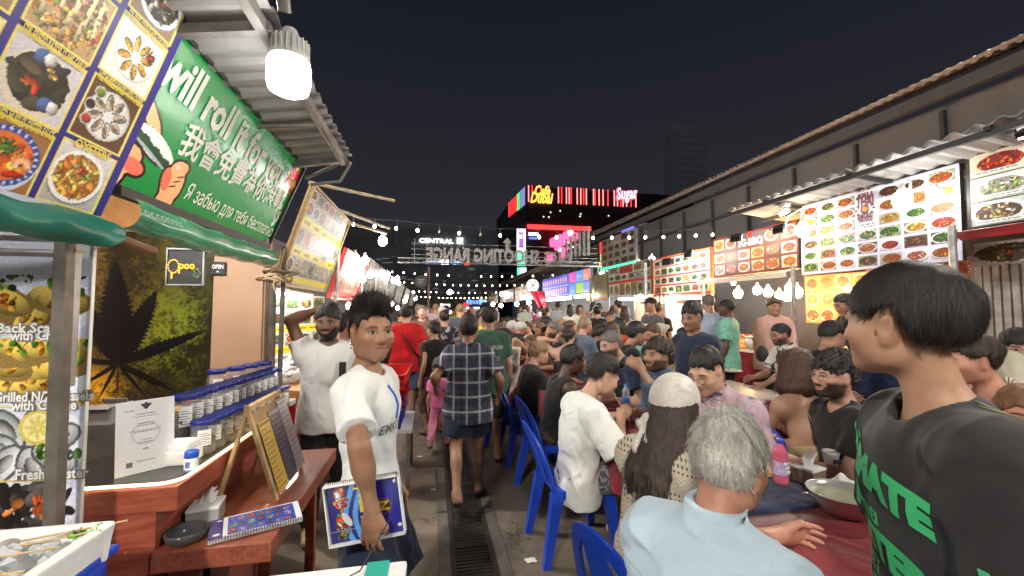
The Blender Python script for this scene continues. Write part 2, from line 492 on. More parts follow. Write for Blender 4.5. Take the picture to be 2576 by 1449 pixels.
# ---------------------------------------------------------------- skin, hair and cloth
def skin_mat(name, col, lip=(.36, .12, .1), beard=0.0, brow=(.012, .009, .008), stubble=(.03, .022, .018), rough=.48, tash=None, eyes_down=False):
 key = ('skin', name)
 if key in _mc: return _mc[key]
 m, n, b = newmat('skin_'+name)
 hl = n.attr('hl').outputs['Vector']; x, y, z = n.xyz(hl)
 tc = n.new('ShaderNodeTexCoord').outputs['Object']
 a = n.noise(9, tc, 5, .6); a2 = n.noise(55, tc, 3)
 lo = (col[0]*.84, col[1]*.76, col[2]*.72); hi = (min(1, col[0]*1.1), col[1]*1.08, col[2]*1.08)
 c = n.mix(a.step(.3, .72), lo, hi)
 c = n.mix(a2.step(.5, .75)*.4, c, (col[0]*.8, col[1]*.64, col[2]*.57)); a3 = n.noise(24, tc, 4, .7); c = n.mix(a3.step(.5, .7)*.3, c, (col[0]*1.0, col[1]*.78, col[2]*.70))
 head = z.gt(-.2)
 ax_ = x.abs(); front = y.gt(.03)*head
 # flushed cheeks, nose and ears
 red = (1-((((ax_-.045)/.032).sq()+((z+.03)/.03).sq())).min(1.0))
 c = n.mix(red*front*.35, c, (min(1, col[0]*1.1), col[1]*.7, col[2]*.62))
 nz = n.noise(420, tc, 2)
 if beard > 0:
  reg = (z+.012-(ax_*.25)).step(-.02, -.045)*(y+.02).step(-.01, .03)*head
  mo = 1-((x/.03).sq()+((z+.062)/.013).sq()).step(.8, 1.3)
  chk = 1-(((ax_-.03)/.022).sq()+((z+.035)/.022).sq()).step(.6, 1.4)
  reg = reg*(1-mo*.95)*(1-chk*.9)*(z+.16).step(-.0, .03)
  c = n.mix(reg*(beard+(nz-.5)*.9*min(1, beard+.2)).min(1.0), c, stubble)
 if tash or (tash is None and beard > .3):
  mt = (1-(((ax_-.013)/.02).sq()+((z+.049)/.0065).sq()).step(.5, 1.25))*front
  c = n.mix(mt*(tash or beard), c, stubble)
 lipm = (1-((x/.0245).sq()+((z+.0625)/.0095).sq()).step(.7, 1.15))*front
 c = n.mix(lipm*.75, c, lip)
 ml = (1-((z+.0625+(ax_*.04)).abs()).step(.0006, .0022))*(1-ax_.step(.019, .024))*front
 c = n.mix(ml*.85, c, (col[0]*.16, col[1]*.1, col[2]*.09))
 br = (1-(((ax_-.034)/.0225).sq()+((z-.0245+(ax_-.034).sq()*9)/.0052).sq()).step(.45, 1.2))*front
 c = n.mix(br*(nz.step(.25, .6)*.35+.6), c, brow)
 ex = (ax_-.0325); e = (ex/.0148).sq()+((z-.001-(1-(ex/.0148).sq())*.0012)/(.0060 if not eyes_down else .0022)).sq()
 lid = (1-e.step(1.1, 2.3))*front
 c = n.mix(lid*.55, c, (col[0]*.3, col[1]*.2, col[2]*.18))
 es = (1-e.step(.82, 1.0))*front
 c = n.mix(es, c, (.40, .37, .35))
 ir = (1-((ex/.0062).sq()+((z-.0012)/.0062).sq()).step(.8, 1.05))*es
 c = n.mix(ir, c, (.02, .011, .007))
 lash = (1-((z-.0072+(ex/.0148).sq()*.0045).abs()).step(.0006, .0018))*(1-ex.abs().step(.013, .016))*front
 c = n.mix(lash*.9, c, (.012, .008, .007))
 setb(b, n, c, n.mix(es, (rough, rough, rough), (.08, .08, .08)), None, .45, n.bump(n.noise(150, tc, 4), .3, .003))
 b.inputs['Subsurface Weight'].default_value = .08; b.inputs['Subsurface Radius'].default_value = (.012, .005, .003); b.inputs['Subsurface Scale'].default_value = 1.0
 _mc[key] = m; return m
def hair_mat(name, col, col2=None, rough=.5, stretch=(60, 60, 7)):
 key = ('hair', name)
 if key in _mc: return _mc[key]
 m, n, b = newmat('hair_'+name)
 mp = n.new('ShaderNodeMapping'); n.nt.links.new(n.new('ShaderNodeTexCoord').outputs['Object'], mp.inputs[0]); mp.inputs['Scale'].default_value = stretch
 a = n.noise(3.2, mp.outputs[0], 5, .65, dist=1.2); a2 = n.noise(1.1, mp.outputs[0], 3)
 col2 = col2 or tuple(min(1, c*2.2+.006) for c in col)
 c = n.mix((a*.65+a2*.35).step(.36, .68), col, col2)
 setb(b, n, c, rough, None, .5, n.bump(a, .55, .008))
 _mc[key] = m; return m
def cloth_mat(name, col, var=.1, rough=.85, pattern=None, weave=330, bump=.18, cols=None):
 key = ('cloth', name)
 if key in _mc: return _mc[key]
 m, n, b = newmat('cloth_'+name)
 tc = n.new('ShaderNodeTexCoord').outputs['Object']; x, y, z = n.xyz(tc)
 a = n.noise(5, tc, 5); lo = tuple(c*(1-var) for c in col); hi = tuple(min(1, c*(1+var)) for c in col)
 c = n.mix(a.step(.3, .7), lo, hi); rel = n.noise(weave, tc, 2)
 if pattern == 'plaid':
  w = cols or [(.55, .56, .6), (.012, .013, .03)]
  u = x*9.4+.55*1; v = z*8.6; wob = n.noise(3, tc, 2)*.16
  fu = (u+wob).frac(); fv = (v+wob).frac()
  su = 1-((fu-.5).abs()).step(.05, .085); sv = 1-((fv-.5).abs()).step(.05, .085)
  s2 = (1-((fu-.0).abs()).step(.2, .24)).max((1-((fv-.02).abs()).step(.2, .24)))
  c = n.mix(s2*.6, c, w[1]); c = n.mix((su.max(sv))*.7+(su*sv)*.3, c, w[0])
 elif pattern == 'floral':
  vo = n.new('ShaderNodeTexVoronoi'); vo.inputs['Scale'].default_value = 13; n.nt.links.new(tc, vo.inputs['Vector'])
  d = E_(n, vo.outputs['Distance']); rgb = n.xyz(vo.outputs['Color']); ns = n.noise(26, tc, 3)
  k = (1-(d+ns*.5).step(.42, .56))*rgb[0].gt(.38)
  cc = n.mix(rgb[1].gt(.5), cols[0], cols[1]); c = n.mix(k, c, cc)
  l2 = n.noise(15, tc, 1, dist=1.5); c = n.mix((1-((l2-.5).abs()).step(.012, .03))*.7, c, cols[2])
 elif pattern == 'leaf':
  l2 = n.noise(24, tc, 3, dist=1.2); c = n.mix(l2.step(.5, .58), c, cols[0]); l3 = n.noise(31, tc, 2, dist=2); c = n.mix(l3.step(.6, .66), c, cols[1])
 elif pattern == 'lace':
  fu = (x*52+y*52).frac()-.5; fv = (z*52).frac()-.5; band = (z*6.5).frac()
  hole = (1-(fu.sq()+fv.sq()).step(.04, .09))*(band.gt(.42)); zz = (1-(((z*62)+((x+y)*30).frac().__sub__(.5).abs()*1.6).frac()-.5).abs().step(.12, .2))*band.lt(.38)
  c = n.mix(hole, c, (.1, .085, .075)); c = n.mix(zz*.35, c, (.2, .17, .13)); rel = rel*.3-hole
  bump = .5
 elif pattern == 'linen':
  s1 = n.noise(1.0, None, 1); mp = n.new('ShaderNodeMapping'); n.nt.links.new(tc, mp.inputs[0]); mp.inputs['Scale'].default_value = (500, 500, 18)
  s1 = n.noise(1.0, mp.outputs[0], 3); c = n.mix(s1.step(.35, .7)*.45, c, tuple(min(1, q*1.25+.05) for q in col)); rel = s1
 elif pattern == 'stripe':
  c = n.mix(((x*cols[1]).frac()-.5).abs().step(.2, .25), c, cols[0])
 elif pattern == 'denim':
  s1 = n.noise(40, tc, 4); c = n.mix(s1.step(.4, .75)*.5, c, tuple(q*1.8+.02 for q in col))
 elif pattern == 'splash':
  s1 = n.noise(9, tc, 4, dist=1); c = n.mix(s1.step(.5, .56), c, cols[0]); s2 = n.noise(13, tc, 3, dist=1); c = n.mix(s2.step(.58, .62), c, cols[1])
 elif pattern == 'crease_shade':
  s1 = n.noise(7, tc, 3, dist=2.5); c = n.mix((1-(s1-.5).abs().step(.01, .05))*.35, c, tuple(q*.6 for q in col))  # fold shade put into the cloth colour as darker lines
 cre = n.noise(2.6, tc, 2, .4, dist=1.0); rid = 1-(cre-.5).abs().step(.0, .16); c2 = n.noise(5, tc, 2, .4, dist=.8); rid = rid*c2.step(.35, .6)
 b1 = n.new('ShaderNodeBump'); b1.inputs['Strength'].default_value = .6; b1.inputs['Distance'].default_value = .016; n.nt.links.new((rid+c2*.7).k, b1.inputs['Height'])
 b2 = n.new('ShaderNodeBump'); b2.inputs['Strength'].default_value = bump; b2.inputs['Distance'].default_value = .0035; n.nt.links.new(rel.k, b2.inputs['Height']); n.nt.links.new(b1.outputs[0], b2.inputs['Normal'])
 setb(b, n, c, rough, None, .25, b2.outputs[0])
 b.inputs['Sheen Weight'].default_value = .15
 _mc[key] = m; return m

# ---------------------------------------------------------------- skeleton
def ik(a, t, l1, l2, pole):
 a = np.asarray(a, float); t = np.asarray(t, float); d = t-a; L = np.linalg.norm(d); L2 = min(max(L, abs(l1-l2)+.01), l1+l2-.004)
 u = d/max(L, 1e-6); t = a+u*L2; c = (l1*l1+L2*L2-l2*l2)/(2*L2); hgt = math.sqrt(max(l1*l1-c*c, 0))
 p = np.asarray(pole, float); p = nrm(p-u*(p@u)); return a+u*c+p*hgt, t
class Rig: pass
def rig(S):
 """S: pose numbers. Local frame: +Y the way the body faces, +X its right hand, Z up from the ground."""
 r = Rig(); s = S.get('h', 1.72)/1.74; r.s = s; r.fat = S.get('fat', 1.0); r.wid = S.get('wid', 1.0)
 sit = S.get('sit', False); r.sit = sit
 hz = S.get('hip', (.55 if sit else .93*s)); r.pel = np.array([0, 0, hz])
 T = rz(R_(S.get('twist', 0)))@rx(R_(-S.get('lean', 0)))@ry(R_(S.get('side', 0))); r.T = T
 T2 = T@rx(R_(-S.get('hunch', 0))); r.T2 = T2
 r.tp = lambda x, y, z: r.pel+T@(np.array([x, y, z])*s)
 mid = r.tp(0, 0, .26); r.mid = mid
 r.up = lambda x, y, z: mid+T2@(np.array([x, y, z-.26])*s)
 r.nb = r.up(0, -.02, .50)
 Hd = rz(R_(S.get('hyaw', 0)))@rx(R_(S.get('hpitch', 0)))@ry(R_(S.get('hroll', 0))); r.H = Hd; hs = S.get('hs', 1.0)*(.55+.45*s); r.hs = hs
 r.hb = r.nb+T2@np.array([0, .012, .055+S.get('nl', 0)])*s+np.array(S.get('hoff', (0, 0, 0)))
 r.hc = r.hb+Hd@np.array([0, .03, .118])*hs
 r.hp = lambda x, y, z: r.hc+Hd@(np.array([x, y, z])*hs)
 sw = S.get('sw', .95)
 r.sh = {}; r.el = {}; r.wr = {}; r.hip = {}; r.kn = {}; r.an = {}; r.toe = {}
 for sd, g in ((1, 'R'), (-1, 'L')):
  sh = r.up(sd*.172*sw, -.01, .435)+np.array(S.get('sh'+g, (0, 0, 0))); r.sh[g] = sh
  t = S.get('w'+g)
  if t is None: t = sh+np.array([sd*.075, .05, -.515])*s
  pole = S.get('p'+g, (sd*.5, -1, -.35))
  r.el[g], r.wr[g] = ik(sh, t, .285*s, .25*s, pole)
  hip = r.tp(sd*.085, 0, -.01); r.hip[g] = hip
  f = S.get('f'+g)
  if sit:
   kn = np.array(S.get('k'+g, (sd*.13, .43*s, .515*s))); an = np.array(f if f is not None else (sd*.13, .38*s, .085))
   r.kn[g], r.an[g] = kn, an
  else:
   an = np.array(f if f is not None else (sd*.1, -.01, .08)); r.kn[g], r.an[g] = ik(hip, an, .425*s, .425*s, S.get('kp'+g, (sd*.12, 1, 0)))
  fy = R_(S.get('fy'+g, sd*-8)); r.toe[g] = r.an[g]+np.array([math.sin(-fy)*.15, math.cos(fy)*.15, S.get('tz'+g, -.05)])*s
 return r
def hand(b, wr, d, nrmv, curl=.35, thumb=1, s=1.0, spread=1.0, side=1):
 """palm, four bent fingers of unequal length and a thumb from the side of the palm; d = finger direction, nrmv = back of the hand"""
 d = nrm(d); nv = np.asarray(nrmv, float); nv = nrm(nv-d*(nv@d)); x = -np.cross(d, nv)*side
 p = lambda u, v, w: wr+(x*u+d*v+nv*w)*s
 M = np.stack([x, d, nv], 1)
 b.ell(p(0, .048, -.002), np.array([.043, .056, .0165])*s, M, k=.012)
 b.cap(p(0, -.012, 0), p(0, .03, 0), .026*s, .028*s, k=.02, fl=(nv, .72))
 for i, (u, L, fa) in enumerate(((-.030, .062, -.10), (-.0105, .072, -.03), (.0105, .068, .04), (.0295, .053, .12))):
  u = -u  # index on the thumb side
  a = p(u, .086-abs(u+.004)*.25, .001); ang = -.15-curl*.5; q = nrm(d+x*(-fa)*spread)
  for j, (l, r0) in enumerate(((.42, .0096), (.32, .0086), (.26, .0077))):
   q2 = q*math.cos(ang)+nv*math.sin(ang); e = a+q2*L*l*s*1.12
   b.cap(a, e, r0*s, (r0-.0009)*s, k=.003 if j else .006); a = e; ang -= curl*1.15
 t0 = p(.026, .018, -.006); t1 = p(.052, .05, -.014-.02*curl*thumb); t2 = p(.052-.012*thumb*curl*2, .078, -.02-.035*curl*thumb)
 b.cap(t0, t1, .0145*s, .0115*s, k=.014); b.cap(t1, t2, .0115*s, .0085*s, k=.004)
def head(b, r, fem=False, ears=True, fat=0.0, nose=1.0, jaw=1.0):
 hp, H, s = r.hp, r.H, r.hs; E = lambda c, rr, k=.02, op='u', M=None: b.ell(hp(*c), np.array(rr)*s, H if M is None else H@M, k*s, op)
 C = lambda a, c, ra, rb, k=.01, op='u': b.cap(hp(*a), hp(*c), ra*s, rb*s, k*s, op)
 E((0, -.012, .032), (.074, .096, .086), .03)
 E((0, .022, -.012), (.066, .070, .075), .03)
 E((0, .030, -.058), (.056*jaw+fat*.012, .058+fat*.006, .052), .03)
 E((0, .066, -.094), (.026*jaw, .022, .019), .03)
 for q in (1, -1):
  E((q*.044, .052, -.022), (.026+fat*.008, .032, .024), .03)
  E((q*.05*jaw, .0, -.062), (.02+fat*.008, .034, .028), .03)
  E((q*.03, .079, .021), (.026, .014, .010), .018)
  E((q*.032, .101, .0005), (.019, .0145, .0105), .014, 's')
  E((q*.0325, .0735, .001), (.0135, .0135, .0125), .006)
  E((q*.0125, .090, -.036), (.0095*nose, .011, .0085), .010)
  if ears:
   M = rz(-q*.45)@ry(q*.12)
   E((q*.0765, -.012, -.006), (.0085, .0215, .0325), .010, 'u', M); E((q*.073, -.006, -.034), (.008, .011, .012), .012)
   E((q*.0865, -.006, -.002), (.0055, .0115, .0185), .006, 's', M)
 C((0, .086, .012), (0, .1045, -.03), .0085*nose, .0125*nose, .014)
 C((-.017, .0835, -.0575), (.017, .0835, -.0575), .0062, .0062, .008)
 C((-.015, .0835, -.0685), (.015, .0835, -.0685), .0072, .0072, .008)
 C((-.02, .0925, -.0627), (.02, .0925, -.0627), .0022, .0022, .004, 's')
def body(S, r):
 """one continuous body"""
 b = Solid(); s, f, tp, up = r.s, r.fat, r.tp, r.up; fem = S.get('fem', False); w = r.wid
 T, T2 = r.T, r.T2; A = lambda *v: np.array(v)*s
 if not S.get('torso_hidden', False) or True:
  b.ell(tp(0, -.005, .0), A(.160*w*f, .112*f, .12), T, .05); b.ell(tp(0, .012*f, .13), A(.138*w*f, .098*f**1.5, .14), T, .06)
  b.ell(up(0, .0, .31), A(.152*w*f, .108*f, .17), T2, .06); b.cap(up(-.125*w, -.012, .425), up(.125*w, -.012, .425), .068*s, .068*s, k=.05)
  if fem:
   for q in (1, -1): b.ell(up(q*.072, .085, .315), A(.062, .05, .06), T2, .03)
  else: b.ell(up(0, .05, .35), A(.14*w, .06, .08), T2, .05)
 for q, g in ((1, 'R'), (-1, 'L')):
  b.cap(up(q*.03, -.02, .505), r.sh[g]+T2@A(0, 0, .005), .047*s, .042*s, k=.05)
 nk = .050*(.88 if fem else 1.0)*(.6+.4*f)*S.get('neck', 1.0)
 b.cap(up(0, -.022, .45), r.hp(0, -.03, -.045), (nk+.012)*s, nk*s, k=.035)
 head(b, r, fem, S.get('ears', True), S.get('fface', 0), S.get('nose', 1), .92 if fem else S.get('jaw', 1.0))
 am = S.get('arm', 1.0)*(.82 if fem else 1)*(.55+.45*f)
 for q, g in ((1, 'R'), (-1, 'L')):
  sh, el, wr = r.sh[g], r.el[g], r.wr[g]
  b.ell(sh, A(.058, .058, .058)*am, None, .04)
  b.cap(sh, el, .050*s*am, .040*s*am, k=.03); fo = el+(wr-el)*.3
  b.cap(el, wr, .038*s*am, .0255*s*(.5+.5*am), k=.02); b.ell(fo, A(.043, .043, .075)*am, _basis(wr-el), .03)
  hd = S.get('h'+g, {}); d = hd.get('d', None); d = (wr-el) if d is None else d; nv = hd.get('n', (q, 0, .2))
  hand(b, wr+nrm(d)*.008, d, nv, hd.get('curl', .35), hd.get('thumb', 1), s*S.get('hands', 1.0)*(.92 if fem else 1), hd.get('spread', 1.0), hd.get('side', q))
  hip, kn, an, toe = r.hip[g], r.kn[g], r.an[g], r.toe[g]
  b.cap(hip, kn, .083*s*f, .055*s, k=.05); b.cap(kn, an, .052*s, .036*s, k=.03)
  ca = kn+(an-kn)*.3; back = nrm(np.cross(an-kn, np.array([1, 0, 0]))); back = -back if back[1] > 0 else back
  b.ell(ca+back*.018, A(.046, .048, .1), _basis(an-kn), .04)
  he = an+nrm(an-toe)*.02*s*0+np.array([0, 0, -.035*s])-np.array([toe[0]-an[0], toe[1]-an[1], 0])*.28
  b.cap(he, an, .033*s, .038*s, k=.03); b.cap(he, toe, .032*s, .024*s, k=.03, fl=((0, 0, 1), .8))
  b.cap(an, (an+toe)/2, .035*s, .027*s, k=.03)
 return b
def _basis(z):
 z = nrm(z); x = nrm(np.cross([0.31, 1, .17], z)); return np.stack([x, np.cross(z, x), z], 1)
def top(S, r, P):
 """shirt: P = dict(off, hem, sleeve, neck, loose)"""
 b = Solid(); s, f, tp, up, w = r.s, r.fat, r.tp, r.up, r.wid; T, T2 = r.T, r.T2; o = P.get('off', .014); A = lambda *v: np.array(v)*s
 fem = S.get('fem', False); hem = P.get('hem', -.12); lo = P.get('loose', .02)
 b.ell(up(0, .0, .31), A(.152*w*f, .108*f, .17)+o, T2, .06); b.cap(up(-.125*w, -.012, .425), up(.125*w, -.012, .425), .068*s+o*.8, .068*s+o*.8, k=.05)
 ax_ = T[:, 1]
 b.cap(up(0, .005, .33), tp(0, .012, hem+.1), (.152*w*f)*s+o+lo*.3, (.158*w*f)*s+o+lo, k=.07, fl=(ax_, .70*f**.5 if f > 1 else .68))
 b.cap(tp(0, .012, hem+.12), tp(0, .01, hem-.1), (.156*w*f)*s+o+lo, (.160*w*f)*s+o+lo*1.25, k=.05, fl=(ax_, .70))
 if fem:
  for q in (1, -1): b.ell(up(q*.072, .085, .315), A(.062, .05, .06)+o*.7, T2, .035)
 else: b.ell(up(0, .05, .35), A(.14*w, .06, .08)+o, T2, .05)
 if f > 1.08: b.ell(tp(0, .03*f, .13), A(.15*w*f, .11*f, .13)+o, T, .06)
 for q, g in ((1, 'R'), (-1, 'L')):
  b.cap(up(q*.03, -.02, .495), r.sh[g]+T2@A(0, 0, .005), .047*s+o*.7, .044*s+o, k=.05)
 b.plane(tp(0, 0, hem), -T[:, 2], .008)
 am = S.get('arm', 1.0)*(.82 if fem else 1)*(.55+.45*f); sl = P.get('sleeve', .62)
 tors = b; c = Solid(); c.sub(tors)
 if sl > 0:
  for q, g in ((1, 'R'), (-1, 'L')):
   a = Solid(); sh, el, wr = r.sh[g], r.el[g], r.wr[g]; ro = o+P.get('sloose', .012)
   ang = el-sh
   a.ell(sh, A(.058, .058, .058)*am+o, None, .03)
   if sl <= 1:
    e = sh+ang*sl; a.cap(sh, sh+ang*(sl+.15), .050*s*am+ro*.85, .047*s*am+ro*1.25, k=.03); a.plane(e, ang, .005)
    a.cap(sh+ang*(sl-.1), sh+ang*(sl+.3), .033*s*am+ro*.2, .030*s*am+ro*.2, k=.004, op='s') if P.get('carve', False) else None
   else:
    a.cap(sh, el, .050*s*am+ro, .043*s*am+ro, k=.03); fw = wr-el; a.cap(el, el+fw*(sl-.9), .043*s*am+ro, .034*s*am+ro, k=.02); a.plane(el+fw*(sl-1), fw, .005)
   c.sub(a, k=.035)
 else:  # straps or tank: open the arm holes
  ah = P.get('armhole', .075)
  for q, g in ((1, 'R'), (-1, 'L')):
   c.ell(r.sh[g]+T2@A(q*.045, 0, -.03), A(ah, .2, ah*1.5), T2, .012, 's')
 nk = P.get('neck', .060)
 if nk:
  c.cap(up(0, -.014, .452), up(0, .025, .62), nk*s*1.08, nk*s*1.25, k=.007, op='s')
 if P.get('tube'):  # strapless or thin straps: cut above the chest line
  c.plane(up(0, 0, P['tube']), T2[:, 2], .006)
 if P.get('collar'):
  n0 = up(0, -.02, .47); ringr = nk*s+.008; z2 = nrm(r.hp(0, -.03, -.045)-up(0, -.022, .45))
  z2 = nrm(r.hp(0, -.03, -.045)-up(0, -.022, .45)); c.cap(up(0, -.014, .47), up(0, -.034, .60), .079*s, .070*s, k=.004); c.plane(up(0, -.03, .578), T2@np.array([0, -.35, 1]), .003); c.cap(up(0, -.012, .47), up(0, -.03, .62), .067*s, .062*s, k=.004, op='s')
 amp = P.get('fold', .006)
 if amp: c.warp(folds(amp, P.get('fs', 34), P.get('seed', 1), (.6, 0, 1)))
 return c
def bottom(S, r, P):
 b = Solid(); s, f, tp = r.s, r.fat, r.tp; T = r.T; o = P.get('off', .012); A = lambda *v: np.array(v)*s; w = r.wid; ln = P.get('len', 2.0)
 b.ell(tp(0, -.005, 0), A(.160*w*f, .112*f, .12)+o, T, .05)
 b.cap(tp(0, .005, .0), tp(0, .01, .10), (.15*w*f)*s+o, (.138*w*f)*s+o, k=.04, fl=(T[:, 1], .72)); b.plane(tp(0, 0, P.get('waist', .09)), T[:, 2], .006)
 for q, g in ((1, 'R'), (-1, 'L')):
  a = Solid(); hip, kn, an = r.hip[g], r.kn[g], r.an[g]; lo = P.get('loose', .012)
  if ln <= 1:
   e = hip+(kn-hip)*ln; a.cap(hip, hip+(kn-hip)*(ln+.1), .083*s*f+o, .066*s*f**.5+o+lo*1.4, k=.04); a.plane(e, kn-hip, .005)
  else:
   a.cap(hip, kn, .083*s*f+o, .057*s+o+lo, k=.04); e = kn+(an-kn)*(ln-1); a.cap(kn, kn+(an-kn)*(ln-1+.05), .056*s+o+lo, .040*s+o+lo*1.3, k=.03); a.plane(e, an-kn, .005)
  b.sub(a, k=.04)
 if P.get('skirt'):
  b.cap(tp(0, 0, -.05), tp(0, 0, -P['skirt']), .17*s, .23*s, k=.05); b.plane(tp(0, 0, -P['skirt']), -T[:, 2], .006)
 amp = P.get('fold', .006)
 if amp: b.warp(folds(amp, P.get('fs', 30), P.get('seed', 2), (.3, 0, 1)))
 return b
def shoes(S, r, P):
 b = Solid(); s = r.s
 for g in ('R', 'L'):
  an, toe = r.an[g], r.toe[g]; he = an+np.array([0, 0, -.04*s])-np.array([toe[0]-an[0], toe[1]-an[1], 0])*.28
  a = Solid(); a.cap(he, toe, .041*s, .038*s, k=.02, fl=((0, 0, 1), .85)); a.cap(an, (an+toe)/2, .043*s, .035*s, k=.03)
  a.cap(he, an+np.array([0, 0, -.01]), .042*s, .044*s, k=.03)
  if P.get('low'): a.plane(an+np.array([0, 0, -.045*s]), (0, .12, 1), .006)
  else: a.plane(an+np.array([0, 0, .012]), (0, 0, 1), .008)
  b.sub(a, k=.004)
 return b
def hairdo(S, r, P):
 """hair as one solid shaped on the skull; P = dict(style, t, front, nape, side, seed)"""
 b = Solid(); hp, H, s = r.hp, r.H, r.hs; t = P.get('t', .016); st = P.get('style', 'short'); A = lambda *v: np.array(v)*s
 tt = P.get('top', t)
 b.ell(hp(0, -.014, .034+(tt-t)*.4), A(.0745+t, .096+t, .086+tt), H, .02)
 if P.get('vol'): b.ell(hp(*P['vol'][:3]), A(*P['vol'][3:6]), H, .03)
 def lp(Pt): return ((Pt-hp(0, 0, 0))@H/s)
 fz, nz, sy = P.get('front', .062), P.get('nape', -.062), P.get('side', .022)
 ear = P.get('ear', .022); g = np.random.default_rng(P.get('seed', 3)); ph = g.uniform(0, 6.28, 6); jag = P.get('jag', .006)
 def cut(Pt):
  q = lp(Pt); x, y, z = q[:, 0], q[:, 1], q[:, 2]
  yb = np.interp(y, [-.11, -.055, -.02, sy-.004, sy+.012, .055, .09, .13], [nz, nz+.004, ear, ear, .022, fz-.018, fz, fz+.004])
  yb = yb+P.get('temple', .0)*np.clip((np.abs(x)-.03)/.04, 0, 1)*np.clip((y-.03)/.05, 0, 1)
  yb = yb+jag*np.sin(x*150+ph[0]+np.sin(x*67+ph[1])*1.5)*np.clip(y/.03, .4, 1)
  return (yb-z)*.7*s
 b.fn(cut, P.get('edge', .012)*s)
 amp = P.get('amp', .004); sc = P.get('curl', 120)
 if amp:
  d1, d2 = nrm(g.normal(size=3)), nrm(g.normal(size=3))
  def tex(Pt):
   q = lp(Pt); w = np.sin(q@d1*sc*.5+ph[2])+np.sin(q@d2*sc*.7+ph[3])
   return (np.sin(q[:, 0]*sc+w*1.3+ph[4])*np.sin(q[:, 2]*sc*.8+q[:, 1]*sc*.9+w+ph[5])*amp*s).astype(f32)
  b.warp(tex)
 if st in ('long', 'bob'):
  L = P.get('len', .30); c = Solid(); cols = []
  for i in range(P.get('locks', 15)):
   a = -PI/2+(i/(P.get('locks', 15)-1)-.5)*P.get('wrap', 3.6); ca, sa = math.cos(a), math.sin(a)
   p0 = hp(ca*.07, sa*.085-.012, .03); p1 = hp(ca*.082, sa*.098-.012, -.06); le = L*(1+.12*math.sin(i*2.3))
   drop = np.array([0, 0, -1.0])*.6+(-H[:, 2])*.4 if not P.get('down') else np.array(P['down'])
   back = nrm(H@np.array([ca, sa, 0]))
   p2 = p1+nrm(drop)*le*.55+back*P.get('flare', .0); p3 = p1+nrm(drop)*le+back*P.get('flare', .0)*.3+np.array([math.sin(i*5.1)*.012, math.cos(i*3.3)*.01, 0])
   R0 = P.get('lock', .022)
   c.cap(p0, p1, R0*s, R0*1.1*s, k=.012); c.cap(p1, p2, R0*1.1*s, R0*s, k=.012); c.cap(p2, p3, R0*s, R0*.35*s, k=.01)
  b.sub(c, k=.015)
 if st == 'bun':
  for q in P.get('buns', ((0, -.12, .05, .045),)): b.ell(hp(*q[:3]), A(q[3], q[3], q[3]*.9), H, .015)
 if st == 'tail':
  p0 = hp(0, -.11, .05); d = P.get('taild', (0, -.05, -.2)); b.ell(p0, A(.026, .026, .026), H, .01)
  p1 = p0+np.array([0, -.03, -.05])*s; p2 = p0+np.array(d); b.cap(p0, p1, .024*s, .026*s, k=.01); b.cap(p1, p2, .026*s, .01*s, k=.012)
 return b
def cards(me, V, r, n, ln, w, seed, flow=None, lift=.25, only=None):
 """thin hair strands lying on a hair mesh, added to the same mesh"""
 g = np.random.default_rng(seed); V = np.asarray(V)
 nv = len(me.vertices); no = np.empty(nv*3, f32); me.vertices.foreach_get('normal', no); no = no.reshape(-1, 3)
 pick = np.arange(nv)
 if only is not None: pick = pick[only(((V-r.hc)@r.H)/r.hs)]
 if len(pick) == 0: return me
 i = g.choice(pick, n); p = V[i]+no[i]*-.001; nn = no[i]
 if flow is None:
  crown = r.hp(0, -.05, .13); d = p-crown; d[:, 2] -= .05
 else: d = flow(p)
 d = d+g.normal(size=d.shape)*.18*np.linalg.norm(d, axis=1, keepdims=True)
 d -= nn*(d*nn).sum(1, keepdims=True); d /= np.maximum(np.linalg.norm(d, axis=1, keepdims=True), 1e-6)
 sd = np.cross(d, nn); L = (ln*g.uniform(.5, 1.3, n))[:, None]; W = (w*g.uniform(.6, 1.3, n))[:, None]
 lf = (lift*g.uniform(-.2, 1.2, n))[:, None]
 down = np.array([0, 0, -1.0])
 pts = [p+nn*.001, p+d*L*.35+nn*(L*lf*.35+.0015), p+d*L*.7+nn*(L*lf*.45)+down*L*.05, p+d*L+nn*(L*lf*.35)+down*L*.16]
 ws = [1, .95, .7, .08]; vs = []
 for q, k in zip(pts, ws): vs += [q-sd*W*k, q+sd*W*k]
 vs = np.stack(vs, 1).reshape(-1, 3); base = np.arange(n)[:, None]*8
 f = np.concatenate([base+np.array([[a, a+1, a+3, a+2]]) for a in (0, 2, 4)])
 F0 = np.empty(len(me.loops), np.int32); me.loops.foreach_get('vertex_index', F0)
 F = np.concatenate([F0.reshape(-1, 4), f+nv]); nm = np_mesh(me.name, np.concatenate([V, vs]).astype(f32), F.astype(np.int32))
 nm.polygons.foreach_set('use_smooth', np.ones(len(nm.polygons), bool)); bpy.data.meshes.remove(me); return nm

